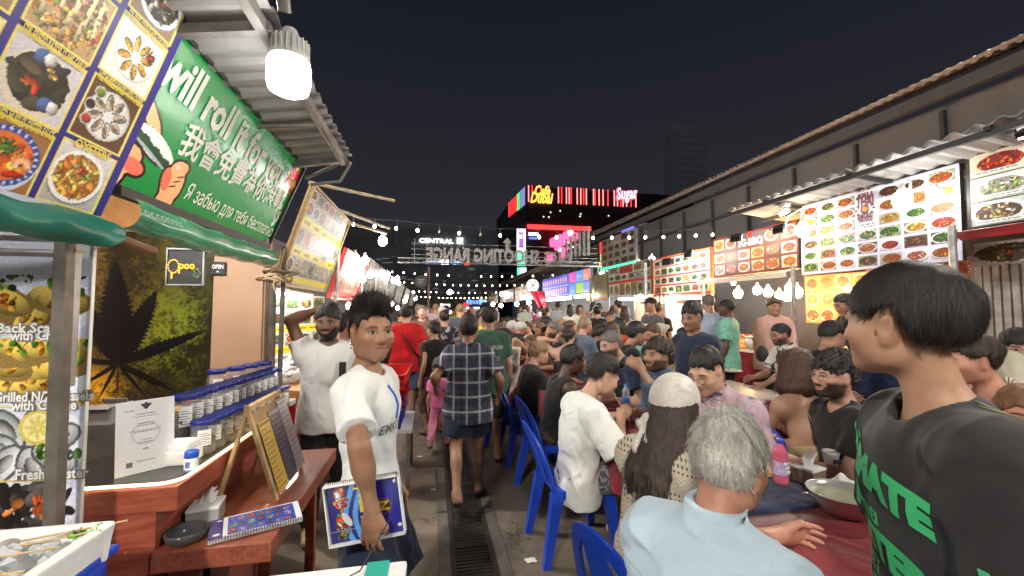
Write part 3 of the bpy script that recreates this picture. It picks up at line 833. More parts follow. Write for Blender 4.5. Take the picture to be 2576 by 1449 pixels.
def hl_attr(me, V, r):
 hl = ((np.asarray(V)-r.hc)@r.H/r.hs).astype(f32)
 far = np.linalg.norm(hl, axis=1) > .17; hl[far] = (0, -1, -1)
 a = me.attributes.new('hl', 'FLOAT_VECTOR', 'POINT'); a.data.foreach_set('vector', hl.ravel())
_seed = [100]
def person(label, S, loc, face, skin, hairP=None, hairM=None, topP=None, topM=None, botP=None, botM=None, shoeM=None, shoeP=None, h=.009, hh=None,
           group=None, strands=None, clip=None, extra=None, name='person'):
 """face: the heading in degrees, 0 = along +Y, positive to the left"""
 root = thing(name, label, 'person', loc, R_(face), group)
 r = rig(S); root_r = r
 bd = body(S, r); me, V = bd.mesh('body', h, region=clip); hl_attr(me, V, r); r.body = link('body', me, skin, root)
 _seed[0] += 1
 r.top = r.bot = r.hair = None
 if topM:
  P = dict(topP or {}); P.setdefault('seed', _seed[0]); t = top(S, r, P); me, V = t.mesh('shirt', h*1.1, region=clip); r.top = link(P.get('name', 'shirt'), me, topM, root)
 if botM:
  P = dict(botP or {}); P.setdefault('seed', _seed[0]+50); t = bottom(S, r, P); me, V = t.mesh('trousers', h*1.3, region=clip); r.bot = link(P.get('name', 'trousers'), me, botM, root)
 if shoeM:
  me, V = shoes(S, r, shoeP or {}).mesh('shoes', max(h, .007)); link('shoes', me, shoeM, root)
 if hairP and strands is None and h < .0125 and hairP.get('style') in ('short', 'bun'): strands = [dict(n=1300, ln=.022, w=.0010, seed=_seed[0], lift=.45)]
 if hairP:
  P = dict(hairP); P.setdefault('seed', _seed[0]); q = hairdo(S, r, P); me, V = q.mesh('hair', hh or h*.8)
  if strands:
   for st in strands: 
    nv = len(me.vertices); V = np.empty(nv*3, f32); me.vertices.foreach_get('co', V); V = V.reshape(-1, 3)
    me = cards(me, V, r, **st)
  r.hair = link(P.get('name', 'hair'), me, hairM, root)
 if extra: extra(root, r)
 root['_'] = 0; del root['_']
 r.root = root; r.surface = bd
 return r
def project_letters(r, text, target, size, c, ux, uy, n, mat, name='print', fit=None, lift=.0025, parent=None, sub=.012, **k):
 """prints letters on a garment: laid flat at c (axes ux, uy) then dropped along -n on the cloth"""
 from mathutils.bvhtree import BVHTree
 v, f = text_mesh(text, size, **k)
 if fit: v[:, 0] *= fit/(v[:, 0].max()-v[:, 0].min())
 bm = bmesh.new(); vs = [bm.verts.new(q.tolist()) for q in v]
 for q in f:
  try: bm.faces.new([vs[i] for i in q])
  except ValueError: pass
 bmesh.ops.triangulate(bm, faces=bm.faces[:])
 for _ in range(3):
  lg = [e for e in bm.edges if e.calc_length() > sub]
  if not lg: break
  bmesh.ops.subdivide_edges(bm, edges=lg, cuts=1); bmesh.ops.triangulate(bm, faces=[q for q in bm.faces if len(q.verts) > 3])
 me0 = target.data; bv = BVHTree.FromPolygons([q.co[:] for q in me0.vertices], [p.vertices[:] for p in me0.polygons])
 miss = []
 c, ux, uy, n = Vector(c), Vector(ux).normalized(), Vector(uy).normalized(), Vector(n).normalized()
 for q in bm.verts:
  p = c+ux*q.co.x+uy*q.co.y; hit = bv.ray_cast(p+n*.25, -n, .5)
  if hit[0] is None or hit[1].dot(n) < .12: miss.append(q)
  q.co = (hit[0]+hit[1]*lift) if hit[0] is not None else p
 bmesh.ops.delete(bm, geom=miss, context='VERTS')
 me = bpy.data.meshes.new(name); bm.to_mesh(me); bm.free()
 return link(name, me, mat, parent or target)

def fit_head(S, H, face):
 """solve height (standing) or seat height (sitting) so that the head is where it should be; world targets become local"""
 S = dict(S); H = np.array(H)
 for _ in range(3):
  r = rig(S); dz = H[2]-r.hc[2]
  if S.get('sit'): S['hip'] = min(.70, max(.44, S.get('hip', .55)+dz))
  else: S['h'] = S.get('h', 1.72)*(1+dz/r.hc[2])
 c, s_ = math.cos(R_(face)), math.sin(R_(face)); Rm = np.array([[c, -s_, 0], [s_, c, 0], [0, 0, 1]])
 loc = H-Rm@rig(S)['hc'] if False else H-Rm@rig(S).hc; loc[2] = 0
 for k in list(S):
  if k.endswith('W') and k[0] in 'wkf': S[k[:-1]] = Rm.T@(np.array(S.pop(k))-loc)
 return S, Vector(loc)
def pp(label, D, Y, face, S, skin, **k):
 S, loc = fit_head(S, gy(D[0], D[1], Y), face); r = person(label, S, loc, face, skin, **k); r.loc = loc; r.face = face; return r
def dropline(r, target, pts, n, rad, mat, name, parent=None, lift=.002):
 from mathutils.bvhtree import BVHTree
 me0 = target.data; bv = BVHTree.FromPolygons([q.co[:] for q in me0.vertices], [p.vertices[:] for p in me0.polygons]); n = Vector(n).normalized(); P = []
 pts = [Vector(p) for p in pts]; Q = []
 for i in range(len(pts)-1): Q += [pts[i].lerp(pts[i+1], k/8) for k in range(8)]
 for p in Q+[pts[-1]]:
  h = bv.ray_cast(p+n*.3, -n, .6); P.append(h[0]+h[1]*lift if h[0] is not None else p)
 g = MB(); g.tube(P, rad, 6); return g.build(name, mat, parent or target)
EXPO = 2.25
# ================================================================ shared materials
WHITE = pm('white_plastic', (.78, .79, .78), .4, .05)
STEEL = pm('galvanised', (.36, .37, .37), .42, .25, 14, metal=.75, bump=.12, dirt=.5)
DARK = pm('dark_metal', (.035, .035, .038), .5, .3, 9, bump=.1)
BLACK = pm('black_plastic', (.014, .014, .016), .4, .2)
WOOD = pm('pale_wood', (.55, .38, .19), .6, .22, 22, bump=.25)
BROWNW = pm('brown_wood', (.17, .085, .045), .6, .3, 12, bump=.3)
REDCLOTH = cloth_mat('wine_red', (.21, .012, .022), .25, .8)
NAVYCLOTH = cloth_mat('table_navy', (.012, .018, .06), .25, .8)
BLUEP = pm('blue_plastic', (.014, .065, .52), .34, .12, 5, bump=.04, bscale=25)
PAPER = pm('paper', (.82, .82, .81), .7, .04)
FOAM = pm('foam', (.80, .81, .80), .85, .05, 30, bump=.25, bscale=240)
REDP = pm('red_plastic', (.60, .015, .018), .35, .15)
TARP_G = pm('green_tarpaulin', (.07, .33, .18), .25, .25, 4, bump=.3, bscale=14, coat=.5)
TARP_T = pm('teal_tarpaulin', (.012, .17, .13), .4, .25, 4, bump=.35, bscale=14)
TARP_R = pm('red_tarpaulin', (.52, .012, .03), .4, .2, 4, bump=.3, bscale=14)
GLASSY = glassy('clear_plastic')
INK = pm('black_ink', (.02, .02, .022), .5, .0)
WINK = pm('white_ink', (.85, .85, .82), .5, .0)
YINK = pm('yellow_ink', (.80, .66, .08), .5, .0)
PRINT = printed('printed_vinyl', .5, coat=.0)
PRINTG = printed('glossy_print', .28, coat=.4)
def corr_mat(name, col, freq, axis=1, rough=.5, dirt=.5, metal=.3):
 m, n, b = newmat(name); tc = n.new('ShaderNodeTexCoord').outputs['Object']; p = n.xyz(tc)
 a = n.noise(3.5, tc, 7, .7); c = n.mix(a.step(.3, .75)*dirt, col, tuple(q*.45 for q in col))
 a2 = n.noise(22, tc, 4); c = n.mix(a2.step(.6, .7)*.3, c, (col[0]*.5, col[1]*.36, col[2]*.26))
 setb(b, n, c, rough, metal); return m

# ================================================================ the ground and the drain
m, n, b = newmat('concrete_ground'); tc = n.new('ShaderNodeTexCoord').outputs['Object']
a = n.noise(.55, tc, 8, .68, dist=.5); a2 = n.noise(4.2, tc, 7, .7); a3 = n.noise(60, tc, 4, .7)
c = n.mix(a.step(.34, .66), (.085, .071, .058), (.28, .225, .17)); c = n.mix(a2.step(.42, .72)*.55, c, (.075, .062, .05)); c = n.mix(a3.step(.6, .78)*.4, c, (.25, .215, .175))
vo = n.new('ShaderNodeTexVoronoi'); vo.feature = 'DISTANCE_TO_EDGE'; vo.inputs['Scale'].default_value = .8
wz = n.new('ShaderNodeVectorMath', operation='ADD'); n.nt.links.new(tc, wz.inputs[0]); ns = n.noise(2.5, tc, 5, .7, color=True); n.nt.links.new(ns.k, wz.inputs[1]); n.nt.links.new(wz.outputs[0], vo.inputs['Vector'])
cr = 1-E_(n, vo.outputs['Distance']).step(.002, .010); c = n.mix(cr*.65, c, (.012, .010, .009))
sp = n.noise(7, tc, 2, .4); c = n.mix(sp.step(.745, .76)*.5, c, (.28, .26, .23))
setb(b, n, c, a.step(.3, .7)*.38+.32, None, .35, n.bump(a3*.5+a2-cr, .35, .008)); GROUND = m
g = MB()
g.quad((-70, -12, 0), (.13, -12, 0), (.13, 150, 0), (-70, 150, 0)); g.quad((.41, -12, 0), (90, -12, 0), (90, 150, 0), (.41, 150, 0))
g.quad((.13, -12, 0), (.41, -12, 0), (.41, .6, 0), (.13, .6, 0)); g.quad((.13, 13.2, 0), (.41, 13.2, 0), (.41, 150, 0), (.13, 150, 0))
g.quad((.13, .6, -.16), (.41, .6, -.16), (.41, 13.2, -.16), (.13, 13.2, -.16))
g.quad((.13, .6, 0), (.13, .6, -.16), (.13, 13.2, -.16), (.13, 13.2, 0)); g.quad((.41, 13.2, 0), (.41, 13.2, -.16), (.41, .6, -.16), (.41, .6, 0))
g.quad((.13, .6, -.16), (.13, .6, 0), (.41, .6, 0), (.41, .6, -.16)); g.quad((.41, 13.2, -.16), (.41, 13.2, 0), (.13, 13.2, 0), (.13, 13.2, -.16))
tag(g.build('ground', GROUND), kind='structure')
g = MB(); IRON = pm('rusty_grate', (.052, .046, .042), .5, .4, 20, metal=.3, bump=.4, dirt=.4)
t = thing('drain_grate', 'long rusty iron drain grate with cross slots let into the concrete aisle', 'drain grate', (0, 0, 0))
for sx in (.145, .395): g.box((sx, 6.9, -.012), (.03, 12.5, .03))
y = .66
rr = random.Random(4)
while y < 13.1: g.box((.27, y, -.016+rr.uniform(-.001, .001)), (.222, .021, .024)); y += .0335
for k in range(13): g.box((.27, .9+k*.98, -.014), (.222, .06, .027))
g.build('grating', IRON, t)
g = MB(); KERB = pm('kerb_concrete', (.12, .105, .088), .75, .3, 8, bump=.4, dirt=.6)
for sx in (.09, .45):
 for k in range(14): g.box((sx, 1.0+k*.93, .004+rr.uniform(-.002, .002)), (.075, .915, .012), rotm(z=rr.uniform(-.004, .004)), bev=.004)
tag(g.build('drain_edging', KERB), kind='structure')

# ================================================================ boards of food pictures
R_OR = [(.85, .42, .12), (.78, .30, .08), (.92, .62, .2), (.6, .2, .06), (.35, .45, .12)]
R_RED = [(.75, .16, .08), (.88, .30, .12), (.6, .08, .05), (.9, .5, .2)]
R_GRN = [(.25, .45, .12), (.40, .60, .18), (.15, .30, .08), (.62, .72, .30), (.7, .66, .35)]
R_BRN = [(.42, .25, .12), (.55, .36, .18), (.30, .17, .08), (.68, .5, .28), (.25, .3, .1)]
R_YEL = [(.88, .70, .25), (.80, .55, .15), (.92, .82, .45), (.55, .40, .12), (.4, .5, .15)]
R_SHE = [(.35, .33, .30), (.55, .52, .47), (.20, .19, .18), (.72, .68, .62), (.5, .38, .28)]
R_WHT = [(.85, .82, .75), (.92, .90, .85), (.7, .62, .5), (.55, .6, .35)]
R_PNK = [(.85, .5, .42), (.92, .66, .58), (.75, .34, .28), (.95, .8, .72)]
PALS = [R_OR, R_RED, R_GRN, R_BRN, R_YEL, R_SHE, R_WHT, R_PNK]
def uv(M, x, y):
 O = np.array(M.translation); X = np.array(M.col[0][:3]); Y = np.array(M.col[1][:3]); Z = np.array(M.col[2][:3])
 r = _ray(x, y); t = ((O-_C)@Z)/(r@Z); p = _C+r*t-O; return float(p@X), float(p@Y)
def board(label, bl, br, tl, px, paint, name='menu_board', cat='menu board', frame=DARK, mat=None, thick=.05, rim=.0, group=None, bg=(1, 1, 1), seed=1):
 M, w, h = frame3(bl, br, tl)
 t = thing(name, label, cat, group=group); t.matrix_world = M
 cv = Canvas(w, h, px, bg, seed); L = MB(); res = paint(cv, L, M); cv.grain(.04, seed)
 p = cv.obj('printed_panel', mat or PRINT, t); p.location = (0, 0, .0)
 f = MB(); f.box((w/2, h/2, -thick/2-.004), (w+2*rim, h+2*rim, thick))
 if rim:
  for c, d in (((w/2, -rim/2, .004), (w+2*rim, rim, .03)), ((w/2, h+rim/2, .004), (w+2*rim, rim, .03)), ((-rim/2, h/2, .004), (rim, h, .03)), ((w+rim/2, h/2, .004), (rim, h, .03))): f.box(c, d)
 f.build('frame', frame, t)
 if L.v: L.build('lettering', res or [INK], t)
 return t, M, w, h
def grid_dishes(cv, x0, y0, x1, y1, nx, ny, seed, gap=.012, bgs=((.92, .92, .9),), n=26, capt=None, pals=None, plate=(.90, .90, .88)):
 r = random.Random(seed); dx, dy = (x1-x0)/nx, (y1-y0)/ny
 for j in range(ny):
  for i in range(nx):
   pal = r.choice(pals or PALS); bg_ = r.choice(bgs) if r.random() < .4 else r.choice([(.52, .44, .36), (.70, .66, .60), (.34, .28, .22), (.55, .60, .44), (.62, .42, .28)]); cx0, cy0 = x0+i*dx+gap/2, y0+j*dy+gap/2; cx1, cy1 = x0+(i+1)*dx-gap/2, y0+(j+1)*dy-gap/2
   cv.dish(cx0, cy0, cx1, cy1, pal, bg_, r.choice([plate, (.85, .87, .9), None]), n, r.uniform(.95, 1.15), garnish=r.choice([None, None, R_GRN, R_RED]))
   if capt: cv.rect(cx0+dx*.12, cy0+.004, cx1-dx*.12, cy0+dy*.07, capt)
def scribble(cv, x0, y0, x1, y1, c, seed=1):   # small print too far off to read
 r = random.Random(seed); x = x0
 while x < x1:
  w = (y1-y0)*r.uniform(1.0, 3.5); cv.rect(x, y0, min(x+w, x1), y1, c); x += w+(y1-y0)*.5
def lamp_bulb(label, pos, r, col, st, cap=True, group=None, up=(0, 0, 1), name='light_bulb', neck=None, squash=1.15, cat='light bulb'):
 t = thing(name, label, cat, pos, group=group); u = Vector(up).normalized(); M = u.to_track_quat('Z', 'Y').to_matrix()
 g = MB(); g.lathe([(0, -r*squash), (r*.55, -r*squash*.93), (r*.9, -r*.6), (r, -.05*r), (r*.97, r*.4), (r*.72, r*.8), (r*.5, r*.95)], 18, M=M); g.build('globe', emit('bulb_%s_%g' % ('_'.join('%g' % q for q in col), st), col, st), t)
 if cap:
  g = MB(); g.lathe([(r*.52, r*.93), (r*.5, r*1.3), (r*.3, r*1.6), (r*.28, r*2.0), (0.0, r*2.02)], 14, M=M); g.build('socket', neck or WHITE, t)
 return t
def tube_lamp(label, a, b_, r, col, st, group=None):
 a, b_ = Vector(a), Vector(b_); t = thing('tube_light', label, 'tube light', a, group=group); d = b_-a
 MB().tube([d*.03, d*.97], r, 10).build('tube', emit('tube_%s_%g' % ('_'.join('%g' % q for q in col), st), col, st), t)
 g = MB(); M = d.normalized().to_track_quat('X', 'Z').to_matrix(); g.box(d*.5+Vector((0, 0, r*1.9)), (d.length, r*2.2, r*1.4), M); g.build('batten', WHITE, t); return t
COOL, WARM, ORNG = (1.0, .97, .92), (1.0, .86, .62), (1.0, .60, .22)
# ================================================================ LEFT ROW: blue menu board, sign, awnings, roof
BLp, BRp = (-1.07, .40, 1.882), (-1.07, 1.565, 1.882); TLp = (-.625, .40, 3.197)
def P_blue(cv, L, M):
 NV, BR_ = (.105, .10, .50), (.9, .85, .45)
 def Q(*pts):
  u = [uv(M, *p) for p in pts]; return min(q[0] for q in u), min(q[1] for q in u), max(q[0] for q in u), max(q[1] for q in u)
 u = [uv(M, *p) for p in ((165, 352), (288, 404), (232, 535), (94, 496))]; c0, c1 = (u[0][0]+u[3][0])/2, (u[1][0]+u[2][0])/2; r0, r1 = (u[2][1]+u[3][1])/2, (u[0][1]+u[1][1])/2
 v = [uv(M, *p) for p in ((245, 195), (346, 258), (296, 386), (185, 335))]; s0, s1 = (v[2][1]+v[3][1])/2, (v[0][1]+v[1][1])/2
 dy = s0-r0; hh = ((r1-r0)+(s1-s0))/2; wd = c1-c0; gap = max(.045, dy-hh)
 k = uv(M, 5, 340); dx = wd*1.0+.035
 G = random.Random(5)
 for ci in range(4):
  x1 = c1-ci*dx; x0 = x1-wd
  for ri in range(7):
   y0 = r0+ri*dy+(0 if ci == 0 else -.012*ci); y1 = y0+hh; w, h = x1-x0, y1-y0; cx, cy = (x0+x1)/2, (y0+y1)/2; cl = (x0, y0, x1, y1)
   if y0 > cv.h or x1 < 0: continue
   cv.rect(x0-.007, y0-.007, x1+.007, y1+.007, BR_); key = (ci, ri)
   if key == (0, 0): cv.dish(*cl, [(.92, .62, .22), (.95, .74, .35), (.85, .48, .12), (.97, .84, .5)], (.86, .85, .86), (.95, .95, .94), 90, .98, (.10, .24)); cv.blobs(cx, cy+.02, w*.1, h*.08, R_RED, 9, (.3, .7), cl); cv.blobs(cx+.02, cy+.01, w*.08, h*.08, R_GRN, 6, (.3, .6), cl)
   elif key == (0, 1) or key == (0, 2) or key == (0, 6):
    cv.rect(*cl, (.35, .22, .13) if ri != 2 else (.9, .9, .88)); cv.ell(cx, cy, w*.44, h*.42, (.80, .80, .78), 0, cl); cv.ell(cx, cy, w*.40, h*.38, (.9, .9, .9), 0, cl)
    for a in range(8):
     q = a*PI/4+.3; X, Y = cx+math.cos(q)*w*.24, cy+math.sin(q)*h*.24
     if ri == 1: cv.ell(X, Y, w*.14, h*.075, (.22, .21, .2), q, cl); cv.ell(X, Y, w*.125, h*.062, (.78, .74, .66), q, cl, hi=.6); cv.ell(X, Y, w*.07, h*.035, (.62, .54, .44), q, cl, hi=.9)
     else:
      cv.ell(X, Y, w*.135, h*.068, (.16, .30, .14), q, cl); cv.ell(X, Y, w*.12, h*.055, (.85, .66, .22), q, cl, hi=.6); cv.blobs(X, Y, w*.07, h*.045, R_RED+R_YEL, 6, (.3, .6), cl)
    if ri == 1:
     for X, Y, c in ((.2, .8, (.45, .55, .15)), (.12, .55, (.15, .06, .04)), (.15, .3, (.7, .2, .08))): cv.ell(x0+w*X, y0+h*Y, w*.11, h*.1, (.75, .75, .72), 0, cl); cv.ell(x0+w*X, y0+h*Y, w*.085, h*.078, c, 0, cl, hi=.6)
    else: cv.blobs(cx+w*.25, cy+h*.2, w*.12, h*.12, R_GRN+R_RED, 10, (.3, .7), cl)
   elif key == (1, 0) or key == (3, 1):
    cv.rect(*cl, (.62, .42, .22)); cv.ell(cx, cy-.01, w*.50, h*.46, (.80, .84, .92), 0, cl); cv.ell(cx, cy, w*.49, h*.44, (.16, .26, .60), 0, cl)
    for a in range(26): q = a*.2417; cv.ell(cx+math.cos(q)*w*.44, cy+math.sin(q)*h*.395, w*.035, h*.02, (.75, .82, .93), q, cl)
    cv.ell(cx, cy, w*.40, h*.345, (.90, .45, .12), 0, cl); cv.blobs(cx, cy, w*.36, h*.3, [(.92, .55, .15), (.88, .36, .1), (.95, .7, .3)], 60, (.1, .3), cl); cv.blobs(cx-.01, cy+h*.14, w*.17, h*.12, R_GRN[:3], 26, (.2, .5), cl)
    for sx in (-.06, .05):
     for a in range(9): q = 3.4-a*.42; cv.ell(cx+sx+math.cos(q)*w*.09, cy-.01+math.sin(q)*h*.08, w*.05, h*.042, (.96, .76-.05*(a % 2), .60-.1*(a % 2)), q, cl, hi=.4)
    cv.ell(cx+.04, cy-h*.22, w*.16, h*.05, (.75, .1, .05), .2, cl, hi=.7)
   elif key == (1, 1):
    cv.rect(*cl, (.80, .80, .84)); cv.ell(cx, cy-.01, w*.48, h*.47, (.86, .83, .76), 0, cl); cv.ell(cx, cy, w*.42, h*.40, (.13, .13, .09), 0, cl)
    cv.blobs(cx, cy, w*.40, h*.36, [(.10, .12, .10), (.20, .22, .13), (.07, .07, .09), (.30, .28, .18)], 46, (.3, .6), cl, (.3, .55)); cv.blobs(cx-.015, cy-.02, w*.14, h*.1, R_RED, 9, (.4, .9), cl, (.2, .5))
    for X, Y in ((-.1, .34), (.2, -.26)): cv.ell(cx+w*X, cy+h*Y, w*.12, h*.11, (.25, .38, .62), .4, cl, hi=.7); cv.ell(cx+w*X+.02, cy+h*Y, w*.085, h*.10, (.85, .85, .85), .4, cl, hi=.6)
    cv.blobs(cx+.02, cy+h*.2, w*.1, h*.07, R_YEL, 6, (.5, .9), cl)
   elif key == (1, 2):
    cv.rect(*cl, (.72, .6, .42)); cv.blobs(cx, cy, w*.62, h*.6, R_YEL+R_BRN, 150, (.06, .16), cl)
    for a in range(5): cv.ell(x0+w*(.12+.19*a), cy, w*.045, h*.46, (.90, .84, .62), .12*math.sin(a*2), cl, hi=.5)
    cv.blobs(cx, cy, w*.6, h*.6, R_OR+R_YEL, 90, (.05, .11), cl)
   else: cv.dish(*cl, G.choice([R_OR, R_PNK, R_RED, R_BRN, R_SHE]), G.choice([(.9, .9, .9), (.72, .6, .42)]), (.94, .94, .94), 70, .95, (.1, .24), garnish=G.choice([R_GRN, None, R_RED]))
   nm = {(0, 0): 'PANANG CHICKEN', (0, 1): 'OYSTERS', (0, 2): 'N/Z MUSSELS BAKED WITH CHEESE', (0, 3): 'STIR-FRIED COCKLES WITH CHILI PASTE', (1, 0): 'TOM YUM', (1, 1): 'STIR FRIED MUSSLES OYSTER SAUCE', (1, 2): 'STIR FRIEDD RAZOR CLAMS GARLIC', (1, 3): 'LEAVES', (2, 3): 'B.B.Q.', (2, 2): 'B.B.Q.'}.get(key)
   if nm: lettering(L, nm, .034, (cx, y0-gap*.52, .003), fit=min(w*.98, len(nm)*.0185), bold=.001)
 return [YINK]
def nv(cv, L, M):
 cv.a[:] = (.105, .10, .50); return P_blue(cv, L, M)
board('big blue menu board of framed seafood dishes leaning out over the left aisle side', BLp, BRp, TLp, 300, nv, frame=DARK, thick=.06)
def roll(name, label, pts, r, mat, flap=0, squash=1.0):
 t = thing(name, label, 'awning'); g = MB(); P = [Vector(p) for p in pts]; d = (P[-1]-P[0]); N_ = 60; Rr = random.Random(3)
 def fn(u, v):
  a = v*2*PI; q = P[0]+d*u; k = r*(1+.10*math.sin(u*31+1.8*math.sin(a*2))+.09*math.sin(a*3+u*11)+.05*math.sin(a*5-u*47)); e = min(1, min(u, 1-u)*9+.55)
  return q+Vector((math.cos(a)*k*e, 0, math.sin(a)*k*e*squash-.01*math.sin(PI*u)))
 g.sheet(fn, N_, 28); g.build('rolled_tarpaulin', mat, t); return t
t = roll('rolled_awning', 'rolled teal tarpaulin awning along the foot of the big blue menu board', ((-1.08, .3, 1.83), (-1.06, 1.63, 1.83)), .046, TARP_T)
MB().tube([(-1.06, 1.58, 1.825), (-1.05, 1.80, 1.80)], .017, 10).build('roller_pole', BROWNW, t)
# --- the green sign
def P_green(cv, L, M):
 cv.a[:] = (.035, .50, .22); w, h = cv.w, cv.h
 def Pt(x, y): return uv(M, x, y)
 SK, DK, PK = (.93, .66, .45), (.13, .08, .06), (.86, .42, .32)
 def poly_ell(x, y, rx_, ry_, c, rot=0.0, o=.007):
  cv.ell(x, y, rx_+o, ry_+o, DK, rot); 
 def hand_(parts):
  for p in parts: cv.ell(p[0], p[1], p[2]+.013, p[3]+.013, DK, p[4])
  for p in parts: cv.ell(p[0], p[1], p[2], p[3], p[5] if len(p) > 5 else SK, p[4])
 a = Pt(430, 455); s = w/1.32
 lx, ly = Pt(330, 400)
 hand_([(lx-.03, ly-.01, .075, .055, .5), (lx-.05, ly-.07, .05, .07, -.3), (lx+.02, ly-.02, .055, .028, -.15, PK), (lx-.01, ly+.10, .03, .055, .9)])
 lx2, ly2 = Pt(385, 312); hand_([(lx2-.02, ly2+.02, .09, .026, -.62)])
 j0, j1 = Pt(352, 318), Pt(428, 415); jx, jy = (j0[0]+j1[0])/2, (j0[1]+j1[1])/2; ang = math.atan2(j1[1]-j0[1], j1[0]-j0[0]); Lh = math.hypot(j1[0]-j0[0], j1[1]-j0[1])/2
 cv.ell(jx-.004, jy-.004, Lh*1.13, .05, DK, ang); cv.ell(jx, jy, Lh*1.1, .044, (.95, .90, .84), ang)
 nx_, ny_ = -math.sin(ang), math.cos(ang)
 for k in range(9): q = (k/8-.5)*1.7; cv.ell(jx+math.cos(ang)*Lh*q-nx_*.018, jy+math.sin(ang)*Lh*q-ny_*.018, .024, .017, (.10, .26, .12), ang+k)
 cv.ell(jx-nx_*.034, jy-ny_*.034, Lh*1.02, .007, (.62, .66, .66), ang)
 hx, hy = Pt(433, 455)
 hand_([(hx+.01, hy-.01, .062, .085, .1), (hx+.01, hy-.09, .05, .06, .0), (hx-.035, hy-.005, .026, .05, .3, PK), (hx+.012, hy+.06, .05, .03, .25), (hx-.012, hy+.055, .028, .02, .9)])
 for k in range(3): cv.ell(hx+.015+.012*k, hy-.02+.025*k, .022, .0035, DK, .4)
 cv.ell(hx-.004, hy+.062, .014, .011, (.95, .75, .72), .6); 
 f0 = Pt(735, 452); FX, FY = f0
 for k in range(13):
  q = k*2*PI/13; cv.ell(FX+math.cos(q)*.05, FY+math.sin(q)*.06, .055, .012, (.85, .06, .05) if k % 3 else (.9, .78, .1), q)
 cv.ell(FX, FY, .065, .075, (.85, .06, .05))
 lettering(L, 'Free', .095, (FX, FY-.01, .006), mi=1, fit=.125, bold=.003)
 k0, k1 = Pt(425, 155), Pt(700, 425)
 ty = (k0[1]+k1[1])/2
 lettering(L, 'will roll it for you', .215, (.735, .445, .004), rotm(z=-.03), fit=1.19, bold=.007); lettering(L, 'I', .215, (.07, .465, .004), bold=.007)
 lettering(L, '\u6211\u6703\u514d\u8cbb\u70ba\u4f60\u6efe\u52d5', .155, (.94, .278, .004), rotm(z=.012), fit=1.10, bold=.003)
 lettering(L, '\u042f \u0437\u0430\u0431\u044c\u044e \u0434\u043b\u044f \u0442\u0435\u0431\u044f \u0431\u0435\u0441\u043f\u043b\u0430\u0442\u043d\u043e', .105, (1.05, .088, .004), fit=.98, bold=.001)
 bx, by = Pt(697, 545)
 for k in range(14): cv.ell(bx+rnd.uniform(-.025, .025), by+rnd.uniform(-.07, .07), .02, .016, rnd.choice([(.75, .72, .62), (.6, .55, .4), (.35, .36, .3), (.85, .83, .78)]), rnd.random()*3)
 return [WINK, YINK]
GSM = printed('sign_film', .16, coat=.6, emit_s=.10)  # faint glow put into the print; the sign itself is front-lit
gbl, gbr, gtl = (-1.095, 1.45, 2.012), (-1.095, 3.0, 2.012), (-.885, 1.45, 2.552)
board('green lightbox sign with rolling hands and white lettering in English, Chinese and Russian', gbl, gbr, gtl, 330, P_green, name='shop_sign', cat='shop sign', frame=BLACK, mat=GSM, thick=.09, rim=.014, seed=4)
# --- green valance under the sign
t = thing('awning', 'shiny green tarpaulin valance hanging below the green sign', 'awning'); g = MB()
def fn(u, v):
 y = 1.62+1.3*u; a = .9-v*2.5; k = .048*(1+.05*math.sin(u*31+v*5)); return (-1.045+math.cos(a)*k*1.1, y, 1.915+math.sin(a)*k*1.25-.012*math.sin(PI*u))
g.sheet(fn, 40, 10); g.build('tarpaulin', TARP_G, t)
L = MB(); lettering(L, 'occonnis', .05, (-.975, 1.72, 1.915), rotm(x=PI/2, z=PI/2)@rotm(x=-.35), fit=.22); L.build('faded_lettering', pm('faded_ink', (.32, .45, .40), .6), t)
MB().box((-1.06, 2.27, 1.985), (.03, 1.32, .035)).build('rail', DARK, t)
# --- white corrugated roof
ROOF = corr_mat('white_roof_sheet', (.45, .44, .43), 1, dirt=.5, metal=.1)
t = thing('roof', 'white corrugated metal roof sheet over the green sign', 'roof'); g = MB()
N_ = 150
def rf(y, x): return .011*math.copysign(min(1, abs(math.sin(y*2*PI/.115))*2.2), math.sin(y*2*PI/.115))+2.36+(x+2.0)*.175
vs = []
for i in range(N_+1):
 y = .15+2.77*i/N_; vs += [(-2.0, y, rf(y, -2.0)), (-.55, y, rf(y, -.55)), (-2.0, y, rf(y, -2.0)+.004), (-.55, y, rf(y, -.55)+.004)]
fs = []
for i in range(N_): a = i*4; fs += [(a, a+1, a+5, a+4), (a+2, a+6, a+7, a+3), (a+1, a+3, a+7, a+5)]
g.add(vs, fs); g.build('sheet', ROOF, t)
g = MB(); RUST = pm('grey_tube', (.30, .28, .27), .5, .3, 8, metal=.4, dirt=.5)
g.box((-.60, 1.53, 2.575), (.035, 2.75, .045)); g.box((-1.25, 1.53, 2.45), (.035, 2.75, .045))
for y in (.4, 1.55, 2.86): g.box((-1.27, y, 2.455), (1.42, .035, .035), rotm(y=-.173))
g.tube([(-.85, 2.95, 2.46), (-.58, 2.93, 2.60)], .012); g.tube([(-.8, 2.88, 2.40), (-.62, 2.9, 2.44), (-.56, 2.92, 2.58)], .011)
g.tube([(-.60, 2.35, 2.585), (-1.2, 2.25, 2.47)], .014); g.tube([(-.60, 1.1, 2.585), (-1.2, 1.2, 2.47)], .014)
g.build('roof_frame', RUST, t)
g = MB(); g.tube([(-.50, 1.30, 2.95), (-.52, 1.52, 2.62)], .022, 10); g.tube([(-.60, 1.30, 2.60), (-.50, 1.30, 2.95)], .014, 8)
tag(g.build('lamp_pole', STEEL), 'galvanised pole carrying the big white lamp beside the roof edge', 'pole')
